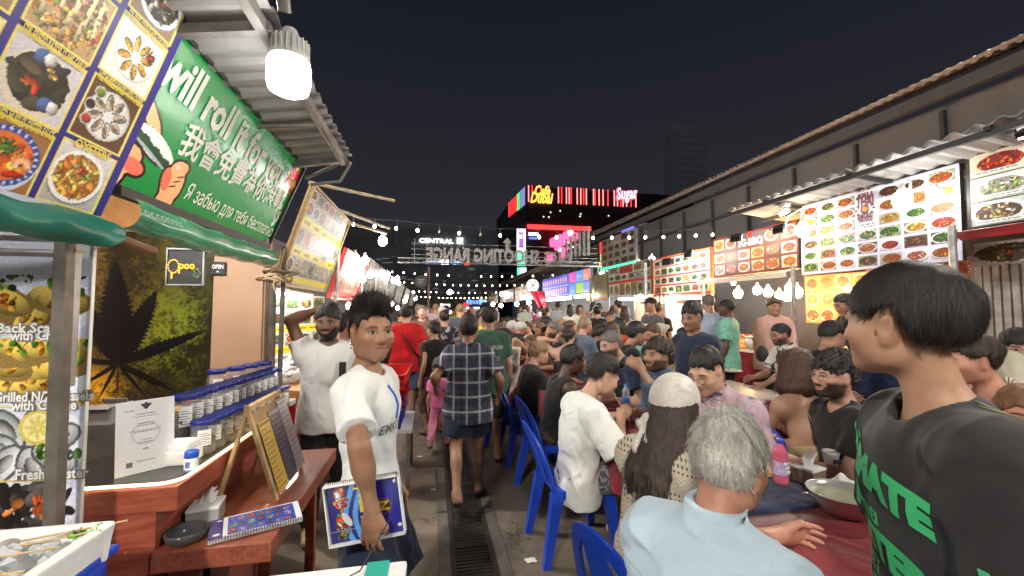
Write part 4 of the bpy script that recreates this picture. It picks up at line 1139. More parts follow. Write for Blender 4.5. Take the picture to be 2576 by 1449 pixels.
t = thing('hanging_lamp', 'large white LED lamp hanging from a pole beside the roof edge', 'lamp', (-.527, 1.60, 2.44)); g = MB(); g.lathe([(0, -.072), (.045, -.070), (.066, -.058), (.073, -.03), (.074, .03), (.068, .052)], 26); g.build('globe', emit('lamp_big', COOL, 6.5), t); g = MB(); g.lathe([(.069, .050), (.071, .058), (.060, .085), (.058, .125), (.035, .135), (.024, .17), (0, .172)], 22)
for k in range(22): g.box((math.cos(k*.2856)*.062, math.sin(k*.2856)*.062, .09), (.012, .003, .07), rotm(z=k*.2856))
g.build('cap', WHITE, t)
lamp_bulb('warm bulb inside the counter shop behind the valance', (-1.45, 2.0, 2.22), .065, COOL, 70)  # hidden bulb added to brighten the leaf mural and shop inside
lamp_bulb('white bulb under the roof behind the big blue board', (-1.5, 1.0, 2.30), .05, COOL, 26)  # another hidden bulb, added for light under this roof
g = MB(); pts = [(-.60, 2.3, 2.56), (-.57, 2.6, 2.50), (-.60, 2.85, 2.53)]; g.tube(pts, .004, 5); pts = [(-.53, 1.58, 2.6), (-.58, 1.75, 2.55), (-.62, 2.2, 2.58)]; g.tube(pts, .004, 5)
tag(g.build('power_cable', BLACK), 'thin black cable looped along the white roof frame', 'cable')

# ================================================================ banner, posts and front seafood tray
def P_ban(cv, L, M):
 w, h = cv.w, cv.h; cv.a[:] = (.80, .82, .88); r = random.Random(2); T = []
 for dy, (X, Y) in enumerate(((0, 0),)): pass
 e = [uv(M, 60, q)[1] for q in (690, 855, 1025, 1212, 1335)]
 for k in range(4):
  y1, y0 = e[k], e[k+1]; cl = (0, y0, w, y1); cy = (y0+y1)/2; hh = y1-y0
  cv.rect(0, y0, w, y1, (.78, .80, .90) if k != 1 else (.70, .62, .38)); cv.ell(w*.62, cy, w*.42, hh*.55, (.88, .90, .96), 0, cl)
  if k == 0 or k == 1:
   for a in range(11 if k else 8):
    X, Y = w*(.34+.1*(a % 6)+r.uniform(-.02, .02)), y0+hh*(.35+.26*(a//4)+r.uniform(-.05, .05)); cv.ell(X, Y, .085, .045, (.55, .46, .26), r.uniform(-.6, .6), cl); cv.ell(X, Y+.004, .075, .037, (.86, .74, .36), r.uniform(-.6, .6), cl, hi=.6); cv.blobs(X, Y, .045, .025, [(.62, .36, .10), (.85, .70, .25), (.75, .55, .2)], 9, (.3, .6), cl)
   cv.blobs(w*.42, y1-.02, .12, .03, R_GRN[:3], 16, (.2, .5), cl); cv.blobs(w*.9, y1-.04, .1, .04, R_GRN[:3], 12, (.2, .5), cl)
  elif k == 2:
   for a in range(7): q = a*.9+.4; X, Y = w*.62+math.cos(q)*w*.22, cy-.01+math.sin(q)*hh*.30; cv.ell(X, Y, .075, .045, (.34, .36, .38), q, cl); cv.ell(X, Y, .066, .036, (.84, .86, .88), q, cl, hi=.4); cv.ell(X, Y, .04, .018, (.62, .63, .62), q, cl, hi=1)
   X, Y = uv(M, 95, 1075); cv.ell(X, Y, .055, .055, (.88, .80, .40), 0, cl); cv.ell(X, Y, .044, .044, (.95, .92, .66), 0, cl)
   for a in range(8): cv.ell(X+math.cos(a*.785)*.022, Y+math.sin(a*.785)*.022, .018, .006, (.88, .82, .45), a*.785, cl)
   cv.blobs(X+.06, Y-.085, .08, .035, R_GRN[:3], 22, (.2, .5), cl)
  else:
   cv.blobs(w*.6, cy, w*.42, hh*.5, [(.20, .19, .20), (.34, .32, .31), (.12, .11, .12), (.45, .42, .40)], 60, (.25, .5), cl); cv.blobs(w*.68, cy-.01, .09, .04, [(.75, .34, .14), (.85, .5, .25)], 10, (.3, .6), cl); cv.blobs(w*.3, cy-.03, .06, .05, R_RED+R_GRN, 9, (.3, .6), cl)
  cv.rect(0, y0, w, y0+.006, (.85, .78, .45))
 for x, y, sz, tx, ft in ((75, 826, .042, 'Back Scallop', .22), (95, 845, .042, 'with Cheese', .19), (97, 998, .042, 'Grilled N/Z Mussels', .285), (97, 1020, .042, 'with Cheese', .19), (118, 1192, .045, 'Fresh Oyster', .21)):
  X, Y = uv(M, x, y)
  lettering(L, tx, sz, (X+.02, Y, .003), mi=0, fit=ft*1.03, bold=.0045); lettering(L, tx, sz, (X+.02, Y, .0055), mi=1, fit=ft, bold=.0012)
 return [pm('outline_ink', (.22, .22, .26), .5), WINK]
bl = gy(-190, 1345, 1.62); br = gy(196, 1330, 1.58); bl.z = br.z = .62
tlz = Vector((bl.x, bl.y, 1.99))
board('tall printed vinyl banner of cheese scallops, mussels and fresh oysters beside the grey posts', bl, br, tlz, 330, P_ban, name='banner', cat='banner', mat=PRINTG, thick=.012, frame=WHITE)
g = MB(); a = gy(158, 612, 1.50); b_ = gy(148, 1335, 1.50); g.box(((a.x+b_.x)/2, 1.50, 1.0), (.035, .035, 2.02), rotm(y=-.012), bev=.004)
tag(g.build('post', pm('dirty_steel', (.17, .15, .13), .5, .35, 8, metal=.4, bump=.15, dirt=.6)), 'tall galvanised square post in front of the seafood banner', 'post')
g = MB(); a = gy(180, 620, 1.53); g.box((a.x+.005, 1.53, 1.60), (.032, .03, .52), bev=.004); a2 = gy(182, 700, 1.53)
g.box((a.x+.005, 1.53, 1.762), (.04, .038, .006), mi=1)
tag(g.build('post', [STEEL, YINK]), 'short grey post tied with yellow straps beside the tall post', 'post')
tag(MB().tube([(-2.1, 1.50, 1.80), (-1.14, 1.50, 1.80)], .014, 8).build('rail', STEEL), 'upper grey tube rail under the teal awning', 'rail'); tag(MB().tube([(-2.1, 1.53, 1.755), (-1.14, 1.53, 1.755)], .012, 8).build('rail', STEEL), 'lower thinner grey tube rail under the teal awning', 'rail')
g = MB(); g.box((-1.55, 1.60, 1.86), (.85, .01, .05)); tag(g.build('valance', pm('yellow_vinyl', (.62, .45, .03), .5)), 'yellow vinyl strip under the rolled teal awning', 'valance')
# tray with ice and skewers
t = thing('seafood_tray', 'white foam seafood tray of ice and skewers at the near left corner', 'tray', (-1.135, 1.135, .90)); g = MB()
x0, x1, y0, y1 = -.45, .255, -.42, .21
for k, (c, d, ro) in enumerate((((-.1, -.1, .01), (.72, .64, .02), None), ((.255, -.1, .045), (.028, .66, .10), rotm(y=.22)), ((-.1, .215, .045), (.74, .028, .10), rotm(x=-.22)), ((-.1, -.42, .045), (.74, .028, .10), None))): g.box(c, d, ro, bev=.008)
g.build('tray', FOAM, t)
ICE = pm('ice', (.80, .84, .88), .12, .08, 20, bump=.5, bscale=60, trans=.35)
g = MB(); Rr = random.Random(8)
for k in range(420):
 x, y = Rr.uniform(-.40, .2), Rr.uniform(-.38, .17); z = .045+.07*max(0, 1-((x+.12)/.36)**2)*(1-((y+.05)/.33)**2)+Rr.uniform(0, .015); s = Rr.uniform(.009, .021)
 bm = bmesh.new(); bmesh.ops.create_icosphere(bm, subdivisions=1, radius=s)
 vs = [(x+v.co.x*Rr.uniform(.6, 1.25), y+v.co.y*Rr.uniform(.6, 1.25), z+v.co.z*Rr.uniform(.5, 1.1)) for v in bm.verts]; g.add(vs, [[v.index for v in f.verts] for f in bm.faces]); bm.free()
o = g.build('crushed_ice', ICE); o.location = t.location; tag(o, 'heap of crushed ice in the white foam tray', 'ice', kind='stuff')
SEA = pm('prawn_grey', (.30, .27, .24), .3, .4, 30, bump=.4, coat=.4)
first = None
SKL = ['bamboo skewer nearest the lettuce on the ice tray', 'second bamboo skewer from the lettuce, its tip past the tray edge', 'long bamboo skewer across the middle of the ice', 'bamboo skewer with grey squid in the middle of the tray', 'bamboo skewer lying just before the squid skewer', 'bamboo skewer beside the red meat at the tray front', 'bamboo skewer at the very front edge of the tray']
for k, (xa, ya, xb, yb) in enumerate(((-.02, .13, .30, .235), (-.04, .10, .275, .18), (-.18, .04, .24, .10), (-.16, -.03, .235, .02), (-.22, -.08, .215, -.03), (-.30, -.14, .19, -.09), (-.34, -.20, .16, -.16))):
 q = thing('skewer', SKL[k], 'skewer', t.location, group='skewers on the ice tray'); g = MB(); g.tube([(xa, ya, .085), (xb, yb, .088+.004*(k % 3))], .0026, 6); g.build('stick', WOOD, q)
 g = MB(); d = Vector((xb-xa, yb-ya, 0)).normalized()
 for j in range(4): g.ball((xa+d.x*(.02+.03*j), ya+d.y*(.02+.03*j), .086+.004*math.sin(j*2+k)), (.022, .014, .012), 10, 6, M=rotm(z=math.atan2(d.y, d.x)+.2*math.sin(j*3+k)))
 g.build('morsel', SEA if k < 5 else pm('red_meat', (.38, .05, .06), .35, .3, 30, bump=.3, coat=.3), q)
def leafy(name, label, cat, loc, r, col, n, seed, h=.4):
 g = MB(); Rr = random.Random(seed)
 for k in range(n):
  a, rr_ = Rr.uniform(0, 6.28), r*math.sqrt(Rr.random()); s = r*Rr.uniform(.25, .5); c = Vector((math.cos(a)*rr_, math.sin(a)*rr_, Rr.uniform(0, r*h))); ph = Rr.uniform(0, 6); M = rotm(Rr.uniform(-.9, .9), Rr.uniform(-.9, .9), ph)
  g.sheet(lambda u, v: c+M@Vector(((u-.5)*2*s, (v-.5)*1.4*s*(1-.5*abs(u-.5)), s*.35*math.sin(u*9+ph)*math.cos(v*7))), 5, 4)
 o = g.build(name, pm(name+'_%d' % seed, col, .5, .4, 40)); o.location = loc; return tag(o, label, cat)
leafy('lettuce', 'bright green lettuce leaf on the far edge of the ice tray', 'lettuce', gz(215, 1345, .975), .036, (.22, .50, .06), 12, 3)
g = MB(); g.ball((0, 0, 0), (.04, .03, .028), 14, 8); [g.ball((-.01+.006*k, 0, .012), (.006, .032-.003*k, .022), 10, 6) for k in range(5)]
o = g.build('scallop_shell', pm('tan_shell', (.42, .30, .15), .5, .4, 60, bump=.5)); o.location = (-1.35, 1.29, .97); tag(o, 'ribbed tan scallop shell at the left end of the ice tray', 'shell')
t = thing('storage_bin', 'blue plastic bin under the near corner of the ice tray', 'bin', (-.95, 1.14, .52)); g = MB(); g.box((0, 0, .2), (.14, .50, .36), bev=.03); g.build('body', BLUEP, t); g = MB(); g.box((.006, 0, .385), (.155, .52, .022), bev=.01); g.build('rim', BLUEP, t)
t = thing('foam_box', 'white foam box with teal tape at the bottom edge beside the aisle', 'box', (-.30, 1.14, .44)); g = MB(); g.box((0, 0, .17), (.44, .42, .34), bev=.015); g.build('body', FOAM, t); g = MB(); g.box((-.0, 0, .352), (.46, .44, .02), bev=.008); g.build('lid', FOAM, t)
g = MB(); g.box((.145, 0, .3645), (.065, .443, .004)); g.box((.145, .2215, .25), (.065, .003, .22)); g.build('tape', pm('teal_tape', (.03, .42, .33), .35), t)
g = MB(); g.tube([(-.5, 1.05, .86), (-.33, 1.2, .815), (-.2, 1.3, .82), (-.13, 1.42, .9), (-.115, 1.5, 1.02)], .0022, 6); tag(g.build('wire', DARK), 'thin dark wire curling over the white foam box', 'wire')
g = MB(); g.box((-.62, 1.1, .22), (1.3, .5, .43)); tag(g.build('low_table', BROWNW), 'low dark table carrying the foam box and bin', 'table')

# ================================================================ the red-brown counter shop
m, n, b = newmat('red_stained_wood'); tc = n.new('ShaderNodeTexCoord').outputs['Object']; mp = n.new('ShaderNodeMapping'); n.nt.links.new(tc, mp.inputs[0]); mp.inputs['Scale'].default_value = (4, 2.2, 34)
a = n.noise(1.6, mp.outputs[0], 6, .65, dist=.6); a2 = n.noise(2.2, tc, 4)
c = n.mix(a.step(.32, .7), (.25, .050, .030), (.40, .110, .064)); c = n.mix(a2.step(.5, .75)*.35, c, (.22, .05, .02)); s = n.noise(16, tc, 3); c = n.mix(s.step(.71, .73), c, (.5, .3, .22))
setb(b, n, c, .34, None, .5, n.bump(a, .35, .006)); RWOOD = m
m, n, b = newmat('red_bench_top'); tc = n.new('ShaderNodeTexCoord').outputs['Object']; mp = n.new('ShaderNodeMapping'); n.nt.links.new(tc, mp.inputs[0]); mp.inputs['Scale'].default_value = (30, 3, 30)
a = n.noise(1.6, mp.outputs[0], 6, .7, dist=.5); c = n.mix(a.step(.3, .7), (.25, .055, .028), (.42, .13, .07)); sc = n.noise(2.4, mp.outputs[0], 7, .75); c = n.mix(sc.step(.62, .70)*.7, c, (.46, .25, .18))
setb(b, n, c, a*.35+.16, None, .6, n.bump(a, .25, .005)); b.inputs['Coat Weight'].default_value = .4; RTOP = m
COUNTER = thing('counter', 'red brown wooden shop counter with a lower ledge and glowing edge', 'counter', (0, 0, 0))
g = MB(); g.box((-1.4125, 2.2, .44), (.965, 1.07, .88)); g.build('base', RWOOD, COUNTER)
g = MB(); g.box((-1.38, 2.205, .922), (1.03, 1.085, .083), bev=.004); g.build('upper_slab', RWOOD, COUNTER)
g = MB(); g.box((-1.385, 2.215, .968), (.98, 1.04, .010), bev=.003); g.build('dark_top', pm('dark_glass_top', (.03, .026, .024), .3, .3), COUNTER)
g = MB(); g.box((-.745, 2.16, .715), (.375, 1.02, .07), bev=.006); g.build('ledge', RTOP, COUNTER)
g = MB()
for x, y in ((-.66, 1.9), (-.66, 2.55)): g.box((x, y, .34), (.045, .045, .68))
g.box((-.86, 2.16, .55), (.10, .9, .26)); g.box((-.86, 1.76, .34), (.10, .05, .68)); g.build('leg', RWOOD, COUNTER)
LED = emit('led_strip', (1.0, .82, .42), 1.1)
g = MB(); P_ = [(-1.25, 1.668, .976), (-.93, 1.664, .976)]+[(-.93+.062*math.sin(q*PI/12), 1.726-.062*math.cos(q*PI/12), .976) for q in range(1, 7)]+[(-.866, 2.0, .976), (-.866, 2.5, .976)]
g.tube(P_, .0055, 8); g.build('light_strip', LED, COUNTER)
BUD = pm('dried_buds', (.13, .13, .075), .9, .5, 60, bump=1.0, bscale=90)
PLID = pm('blue_lid', (.014, .026, .21), .35, .12)
JARC = glassy('jar_plastic', (.62, .62, .72), .06, .17)
def jar(label, h, r):
 t = thing('storage_jar', label, 'jar', group='blue lidded jars on the counter'); g = MB(); g.lathe([(r*.9, 0), (r, .008), (r, h*.82), (r*.93, h*.87), (r*.93, h*.9)], 20); g.build('jar', JARC, t)
 g = MB(); Rr = random.Random(int(h*1000)); fill = h*.5
 g.lathe([(0, .006), (r*.92, .008), (r*.93, fill*.9), (r*.6, fill*1.02), (0, fill)], 16)
 for k in range(40): a, q = Rr.uniform(0, 6.28), r*.85*math.sqrt(Rr.random()); g.ball((math.cos(a)*q, math.sin(a)*q, fill*Rr.uniform(.8, 1.06)), Rr.uniform(.007, .012), 6, 4)
 g.build('buds', BUD, t)
 g = MB(); g.lathe([(r*.99, h*.88), (r*1.03, h*.89), (r*1.03, h*.985), (r*.97, h)], 24); g.lathe([(r*.97, h), (0, h*1.0)], 24)
 for k in range(24): g.box((math.cos(k*.2618)*r*1.03, math.sin(k*.2618)*r*1.03, h*.935), (.003, .003, h*.08), rotm(z=k*.2618))
 g.build('lid', PLID, t)
 g = MB(); g.sheet(lambda u, v: (math.cos(-1.45+u*1.05)*(r+.0012), math.sin(-1.45+u*1.05)*(r+.0012), h*.30+v*h*.45), 6, 1); 
 for k in range(6): g.sheet(lambda u, v, k=k: (math.cos(-1.36+u*.85*(1-.3*(k % 2)))*(r+.002), math.sin(-1.36+u*.85*(1-.3*(k % 2)))*(r+.002), h*(.36+.055*k)+v*h*.014), 4, 1, mi=1)
 g.build('paper_label', [PAPER, INK], t); return t
jb = jar('first tall jar of the back row, nearest the certificate', .19, .044); jf = jar('first short wide jar of the front row beside the foam block', .142, .045)
ORD = ['first', 'second', 'third', 'fourth', 'fifth', 'sixth', 'seventh', 'eighth', 'ninth', 'tenth', 'eleventh', 'twelfth', 'thirteenth', 'fourteenth', 'fifteenth', 'sixteenth', 'seventeenth', 'eighteenth', 'nineteenth', 'twentieth']
for k in range(12):
 u = k/11; loc = (-1.055+.075*u, 2.05+.80*u, 1.022-.048*0); o = jb if k == 0 else dup(jb, None, None, ORD[k]+' tall blue lidded jar of the back row counted from the certificate')
 o.location = loc; o.rotation_euler.z = rr.uniform(-.25, .1)
for k in range(11):
 u = k/10; o = jf if k == 0 else dup(jf, None, None, ORD[k]+' short blue lidded jar of the front row counted from the foam block')
 o.location = (-.945+.05*u, 1.985+.76*u, .9735); o.rotation_euler.z = rr.uniform(-.2, .15)
for k in range(4):
 o = dup(jb, (-1.14+.03*k+(.0 if k else -.02), 2.55+.11*k, 1.06), rr.uniform(-.3, .1), ('single jar standing behind the back row' if k == 0 else ORD[k]+' jar of the hindmost row against the tan wall'))
g = MB(); g.box((-1.03, 2.46, .998), (.12, .90, .045), bev=.006); tag(g.build('jar_riser', FOAM), 'white foam riser under the back row of jars', 'riser')
g = MB(); g.box((-.985, 1.905, 1.0), (.115, .12, .055), bev=.008); g.box((-.985, 1.905, 1.04), (.095, .10, .025), bev=.006); tag(g.build('foam_block', FOAM), 'white foam block behind the small white tub', 'block')
t = thing('tub', 'small white tub with a bright blue lid on the counter', 'tub', (-.89, 1.79, .9735)); g = MB(); g.lathe([(.021, 0), (.023, .004), (.023, .045), (.019, .05)], 20); g.build('body', WHITE, t); g = MB(); g.lathe([(.022, .048), (.0235, .05), (.0235, .07), (.02, .073), (0, .073)], 20); g.build('lid', pm('bright_blue', (.01, .09, .5), .3), t)
g = MB(); g.lathe([(.0234, .0), (.0234, .007)], 20); g.sheet(lambda u, v: (math.cos(-2+u*.7)*.0236, math.sin(-2+u*.7)*.0236, .014+v*.022), 4, 1); g.build('label_print', pm('label_blue', (.1, .2, .5), .5), t)
# certificate
def P_cert(cv, L, M):
 w, h = cv.w, cv.h; cv.a[:] = (.90, .90, .92); r = random.Random(3)
 for a in range(90): q = a*.07; cv.ell(w/2+math.cos(q)*w*.23, h*.53+math.sin(q)*w*.23, .0035, .002, (.80, .82, .86), q)
 for k, (y, hw) in enumerate(((.86, .10), (.80, .16), (.765, .22), (.67, .13), (.64, .16), (.575, .27), (.555, .2), (.44, .10), (.405, .13), (.32, .05), (.305, .04), (.155, .15))): scribble(cv, w*(.5-hw if k else .12), h*y, w*(.5+hw if k else .30), h*(y+.011), (.45, .46, .50) if k else (.55, .55, .6), k+3)
 cv.ell(w*.5, h*.915, .008, .013, (.25, .25, .3)); 
 for sx in (-1, 1): cv.ell(w*.5+sx*.009, h*.925, .008, .0045, (.25, .25, .3), sx*.9)
 cv.rect(w*.18, h*.10, w*.28, h*.165, (.42, .42, .48)); return None
a, b_ = Vector((-1.11, 1.745, .974)), Vector((-.985, 1.862, .974)); zt = a+Vector((-.022, .024, .262))
board('white printed certificate in a clear stand at the end of the counter', a, b_, zt, 900, P_cert, name='certificate', cat='certificate', frame=GLASSY, mat=PRINTG, thick=.004)
# easel
t = thing('menu_easel', 'small pale wooden easel holding laminated price cards on the ledge', 'easel', (0, 0, 0)); 
for y in (1.985, 2.335):
 for A, B in (((-.885, y, .752), (-.775, y, 1.165)), ((-.655, y, .752), (-.785, y, 1.165))):
  g = MB(); A, B = Vector(A), Vector(B); d = B-A; g.box((A+B)/2, (.022, .014, d.length), d.to_track_quat('Z', 'Y').to_matrix()); g.build('leg', WOOD, t)
g = MB(); g.box((-.78, 2.16, 1.15), (.026, .36, .022)); g.box((-.673, 2.16, .80), (.02, .36, .02)); g.build('rail', WOOD, t)
g = MB(); d = Vector((-.123, 0, .39)); g.box((-.715, 2.16, .955), (.006, .34, .36), rotm(y=math.atan2(-.123, .39))); g.build('back_panel', pm('easel_board', (.40, .26, .12), .6, .2), t)
def card(label, y0, y1, z0, z1, bg, paint):
 def X(z): return -.655+.015-(z-.752)*.3148
 board(label, (X(z0), y0, z0), (X(z0), y1, z0), (X(z1), y0, z1), 900, lambda cv, L, M: paint(cv, bg), name='price_card', cat='price card', mat=PRINTG, frame=GLASSY, thick=.003)
def pc(cv, bg):
 cv.a[:] = bg; r = random.Random(int(bg[0]*100)); dk = tuple(q*.62 for q in bg) if bg[0] > .3 else (.5, .5, .5)
 for k in range(13): scribble(cv, cv.w*.1, cv.h*(.06+.068*k), cv.w*r.uniform(.5, .95), cv.h*(.078+.068*k), dk, k)
 cv.rect(cv.w*.05, cv.h*.94, cv.w*.95, cv.h*.98, dk)
card('golden laminated price card on the near half of the easel', 2.0, 2.12, .772, 1.08, (.86, .72, .34), pc)
card('dark grey laminated price card in the middle of the easel', 2.125, 2.25, .775, 1.10, (.30, .29, .31), pc)
card('pale grey price card at the far side of the easel', 2.255, 2.37, .78, 1.12, (.62, .58, .58), pc)
# tissue boxes
def tissue_box(label, loc, rot, w=.105, d=.105, h=.062, mat=None, cat='tissue box'):
 t = thing('tissue_box', label, cat, loc, rot); g = MB(); g.box((0, 0, h/2), (w, d, h), bev=.003); g.build('box', mat or pm('grey_board', (.36, .35, .33), .6, .1), t); g = MB(); g.box((0, 0, h+.004), (w+.004, d+.004, .012), bev=.004); g.build('lid', WHITE, t)
 g = MB(); Rr = random.Random(5)
 g.sheet(lambda u, v: ((u-.5)*.05*(1-.75*v)+.03*v*v-.004, .022*math.sin(u*5+v*2)*(.4+v), h+.006+.075*v*(1-.45*abs(u-.45))), 8, 6); g.sheet(lambda u, v: ((u-.5)*.05+.01*v, .016*math.cos(u*6)*(.3+v), h+.006+.04*v), 6, 4); g.build('tissue', PAPER, t); return t
tissue_box('grey tissue box on the ledge beside the easel foot', (-.862, 1.85, .752), .2)
t = thing('ashtray', 'round black ashtray dish on the near end of the ledge', 'ashtray', (-.862, 1.72, .751)); g = MB(); g.lathe([(.045, 0), (.062, .012), (.066, .034), (.063, .040), (.058, .036), (.05, .012), (0, .010)], 28); g.build('dish', pm('dark_glazed', (.05, .055, .06), .15, .2, coat=.7), t)
# menu booklet on the ledge
def P_menu(cv, L, M):
 w, h = cv.w, cv.h; cv.a[:] = (.88, .88, .92); cv.rect(0, 0, w*.14, h, (.28, .2, .5)); cv.ell(w*.075, h*.18, .011, .008, (.9, .9, .9)); cv.ell(w*.1, h*.86, .009, .006, (.9, .9, .9)); cv.rect(w*.14, 0, w*.19, h, (.9, .9, .9)); cv.rect(w*.19, h*.05, w*.93, h*.95, (.10, .24, .66)); r = random.Random(6)
 for i in range(7):
  for j in range(3): x, y = w*(.2+.1*i), h*(.08+.29*j); cv.rect(x, y, x+w*.09, y+h*.25, r.choice([(.12, .3, .75), (.3, .4, .8), (.1, .2, .5), (.2, .45, .7), (.35, .2, .5)])); cv.blobs(x+w*.045, y+h*.13, w*.04, h*.09, r.choice(PALS+[R_WHT]), 9, (.3, .6))
 return None
M_, W_, H_ = frame3((-.80, 1.655, .767), (-.515, 1.775, .767), (-.875, 1.83, .772))
o, *_ = board('open ring bound menu with blue dish pages lying on the near end of the ledge', (-.765, 1.66, .770), (-.49, 1.775, .770), (-.83, 1.80, .774), 700, P_menu, name='menu_booklet', cat='menu', mat=PRINTG, thick=.012, frame=PAPER)
g = MB(); 
for k in range(34): g.tube([(W_*(.02+.028*k), -.004+.006*math.cos(q), -.002+.008*math.sin(q)) for q in np.linspace(0, 5.2, 9)], .0011, 4, cap=False)
g.build('wire_binding', DARK, o)
# mural wall
def P_leaf(cv, L, M):
 w, h = cv.w, cv.h; X, Y = np.meshgrid(cv.x/w, cv.y/h); g = np.random.default_rng(5)
 nz = np.zeros_like(X)
 for s, a in ((5, .5), (11, .3), (23, .25), (47, .3), (90, .45), (160, .4)):
  G = g.random((s+2, s+2)); xi, yi = X*s, Y*s; x0, y0 = xi.astype(int), yi.astype(int); fx, fy = xi-x0, yi-y0
  nz += a*((G[y0, x0]*(1-fx)+G[y0, x0+1]*fx)*(1-fy)+(G[y0+1, x0]*(1-fx)+G[y0+1, x0+1]*fx)*fy)
 nz /= 2.0; warm = np.clip(1.25-1.6*np.abs(X-.28), 0, 1); grn = np.clip((X-.45)*2.2, 0, 1); bot = np.clip(1-((X-.42)/.28)**2-((Y-.10)/.2)**2, 0, 1); up = np.clip(1-((X-.25)/.28)**2-((Y-.8)/.45)**2, 0, 1); gr = np.clip(1-((X-.82)/.25)**2-((Y-.45)/.28)**2, 0, 1)
 b = np.clip((nz-.40)*4.2, 0, 1)[..., None]
 base = np.array([.17, .14, .075])+1.5*b*(np.array([.20, .13, .03])*warm[..., None]+np.array([.08, .11, .03])*grn[..., None])
 base = base+b*up[..., None]*np.array([.38, .24, .05])+b*bot[..., None]*np.array([.62, .42, .02])+b*gr[..., None]*np.array([.19, .25, .025]); cv.a[:] = np.clip(base*.8+(g.random(X.shape)[..., None]-.5)*.05, 0, 1)
 cx, cy = uv(M, 296, 915); DKC = (.045, .045, .062)
 for tx, ty, wd in ((290, 655, .16), (200, 745, .13), (395, 730, .15), (190, 905, .075), (520, 830, .075), (215, 965, .06), (440, 985, .055), (250, 1000, .04), (372, 1005, .03)):
  ex, ey = uv(M, tx, ty); Ln = math.hypot(ex-cx, ey-cy); an = math.atan2(ey-cy, ex-cx)
  for k in range(60):
   t_ = k/59; ww = Ln*wd*.85*math.sin(PI*min(1, t_**.75))**.9+.003; ww *= 1+.18*(k % 3-1); x, y = cx+(ex-cx)*t_, cy+(ey-cy)*t_
   cv.ell(x-math.sin(an)*0, y, Ln*.022, max(.003, ww), DKC, an)
  for k in range(30): t_ = k/29; cv.ell(cx+(ex-cx)*t_, cy+(ey-cy)*t_, Ln*.03, .0022, (.10, .09, .07), an)
 sx, sy = uv(M, 296, 1000); cv.ell((cx+sx)/2, (cy+sy)/2, .006, abs(cy-sy)/2, (.16, .12, .04)); return None
WALLX = -1.385
board('dark leaf mural in gold and green on the shop back wall', (-2.6, 2.945, .93), (WALLX, 2.945, .93), (-2.6, 2.945, 2.06), 300, P_leaf, name='leaf_mural', cat='mural', mat=PRINTG, thick=.012, frame=BROWNW)
TANW = pm('tan_wall_paint', (.45, .27, .165), .6, .08, 3, bump=.08)
g = MB(); g.box((-1.95, 3.01, 1.2), (1.74, .10, 2.4)); tag(g.build('partition_wall', TANW), 'tan painted partition wall behind the counter', 'wall')
g = MB(); g.box((-1.235, 2.95, 1.2), (.288, .012, 1.9)); tag(g.build('wall_panel', TANW), 'plain tan wall panel right of the leaf mural', 'wall panel')
g = MB(); g.box((-1.9, 2.935, 2.17), (1.62, .03, .22)); tag(g.build('header_board', pm('orange_wood', (.33, .15, .05), .5, .2, 9, bump=.2)), 'orange wooden header board above the leaf mural', 'board')
g = MB(); g.box((-2.62, 2.2, 1.2), (.06, 1.5, 2.4)); tag(g.build('side_wall', BROWNW), 'dark wooden side wall of the counter shop', 'wall')
t = thing('back_shelf', 'brown shelf cabinet under the leaf mural', 'cabinet', (0, 0, 0)); g = MB(); g.box((-1.85, 2.73, .50), (1.4, .36, .86)); g.build('cabinet', BROWNW, t); g = MB(); g.box((-1.85, 2.73, .945), (1.45, .40, .03)); g.build('top', TANW, t)
KRAFT = pm('kraft_card', (.42, .28, .16), .8, .12, 8); ORB = pm('orange_card', (.62, .33, .05), .7, .1)
for (D, s, mt, lb) in (((405, 975), (.10, .09, .07), KRAFT, 'small brown cardboard box with open flaps before the mural'), ((472, 970), (.11, .09, .075), ORB, 'orange cardboard box beside the brown one before the mural'), ((265, 1065), (.12, .1, .1), pm('grey_card', (.3, .27, .25), .8), 'grey cardboard box left of the white certificate')):
 p = gy(D[0], D[1]+18, 2.62); t = thing('cardboard_box', lb, 'box', (p.x, 2.62, .96)); g = MB(); g.box((0, 0, s[2]/2), s); g.build('carton', mt, t); g = MB(); g.box((0, -s[1]/2-.014, s[2]+.006), (s[0], .04, .003), rotm(x=.45)); g.box((0, s[1]/2+.012, s[2]+.014), (s[0], .04, .003), rotm(x=-.9)); g.box((s[0]/2+.014, 0, s[2]+.008), (.04, s[1], .003), rotm(y=-.4)); g.build('flap', mt, t)
# LED open sign and plaque
t = thing('led_sign', 'black LED sign with orange lit Open lettering under the valance', 'LED sign', gy(470, 672, 2.2)); a, b_ = gy(425, 625, 2.2), gy(515, 720, 2.2); w, h = b_.x-a.x, a.z-b_.z
g = MB(); g.box((0, 0, 0), (w*.98, .025, h*.98), bev=.004); g.build('case', BLACK, t); g = MB(); g.box((0, -.0135, -h*.478), (w, .006, .006)); g.box((0, -.0135, h*.478), (w, .006, .006)); g.box((-w*.488, -.0135, 0), (.005, .006, h)); g.box((w*.488, -.0135, 0), (.005, .006, h)); g.build('trim', STEEL, t)
g = MB(); Mx = rotm(x=PI/2)
def dots(g, pts, r=.0036):
 for x, z in pts: g.ball((x, -.015, z), (r, .003, r), 6, 4)
pts = [(-.055+.026*math.cos(q), .002+.033*math.sin(q)) for q in np.linspace(0, 6.0, 15)]
for x0 in (-.018, .008, .034): pts += [(x0+.009*math.cos(q), .002+.010*math.sin(q)) for q in np.linspace(0, 5.6, 8)]
pts += [(-.027, -.03+.008*k) for k in range(5)]+[(-.062, -.036-.007*k) for k in range(4)]
dots(g, [(x*w/.18, z*h/.19) for x, z in pts]); g.build('lit_letters', emit('led_amber', (1.0, .36, .03), 3, False), t)
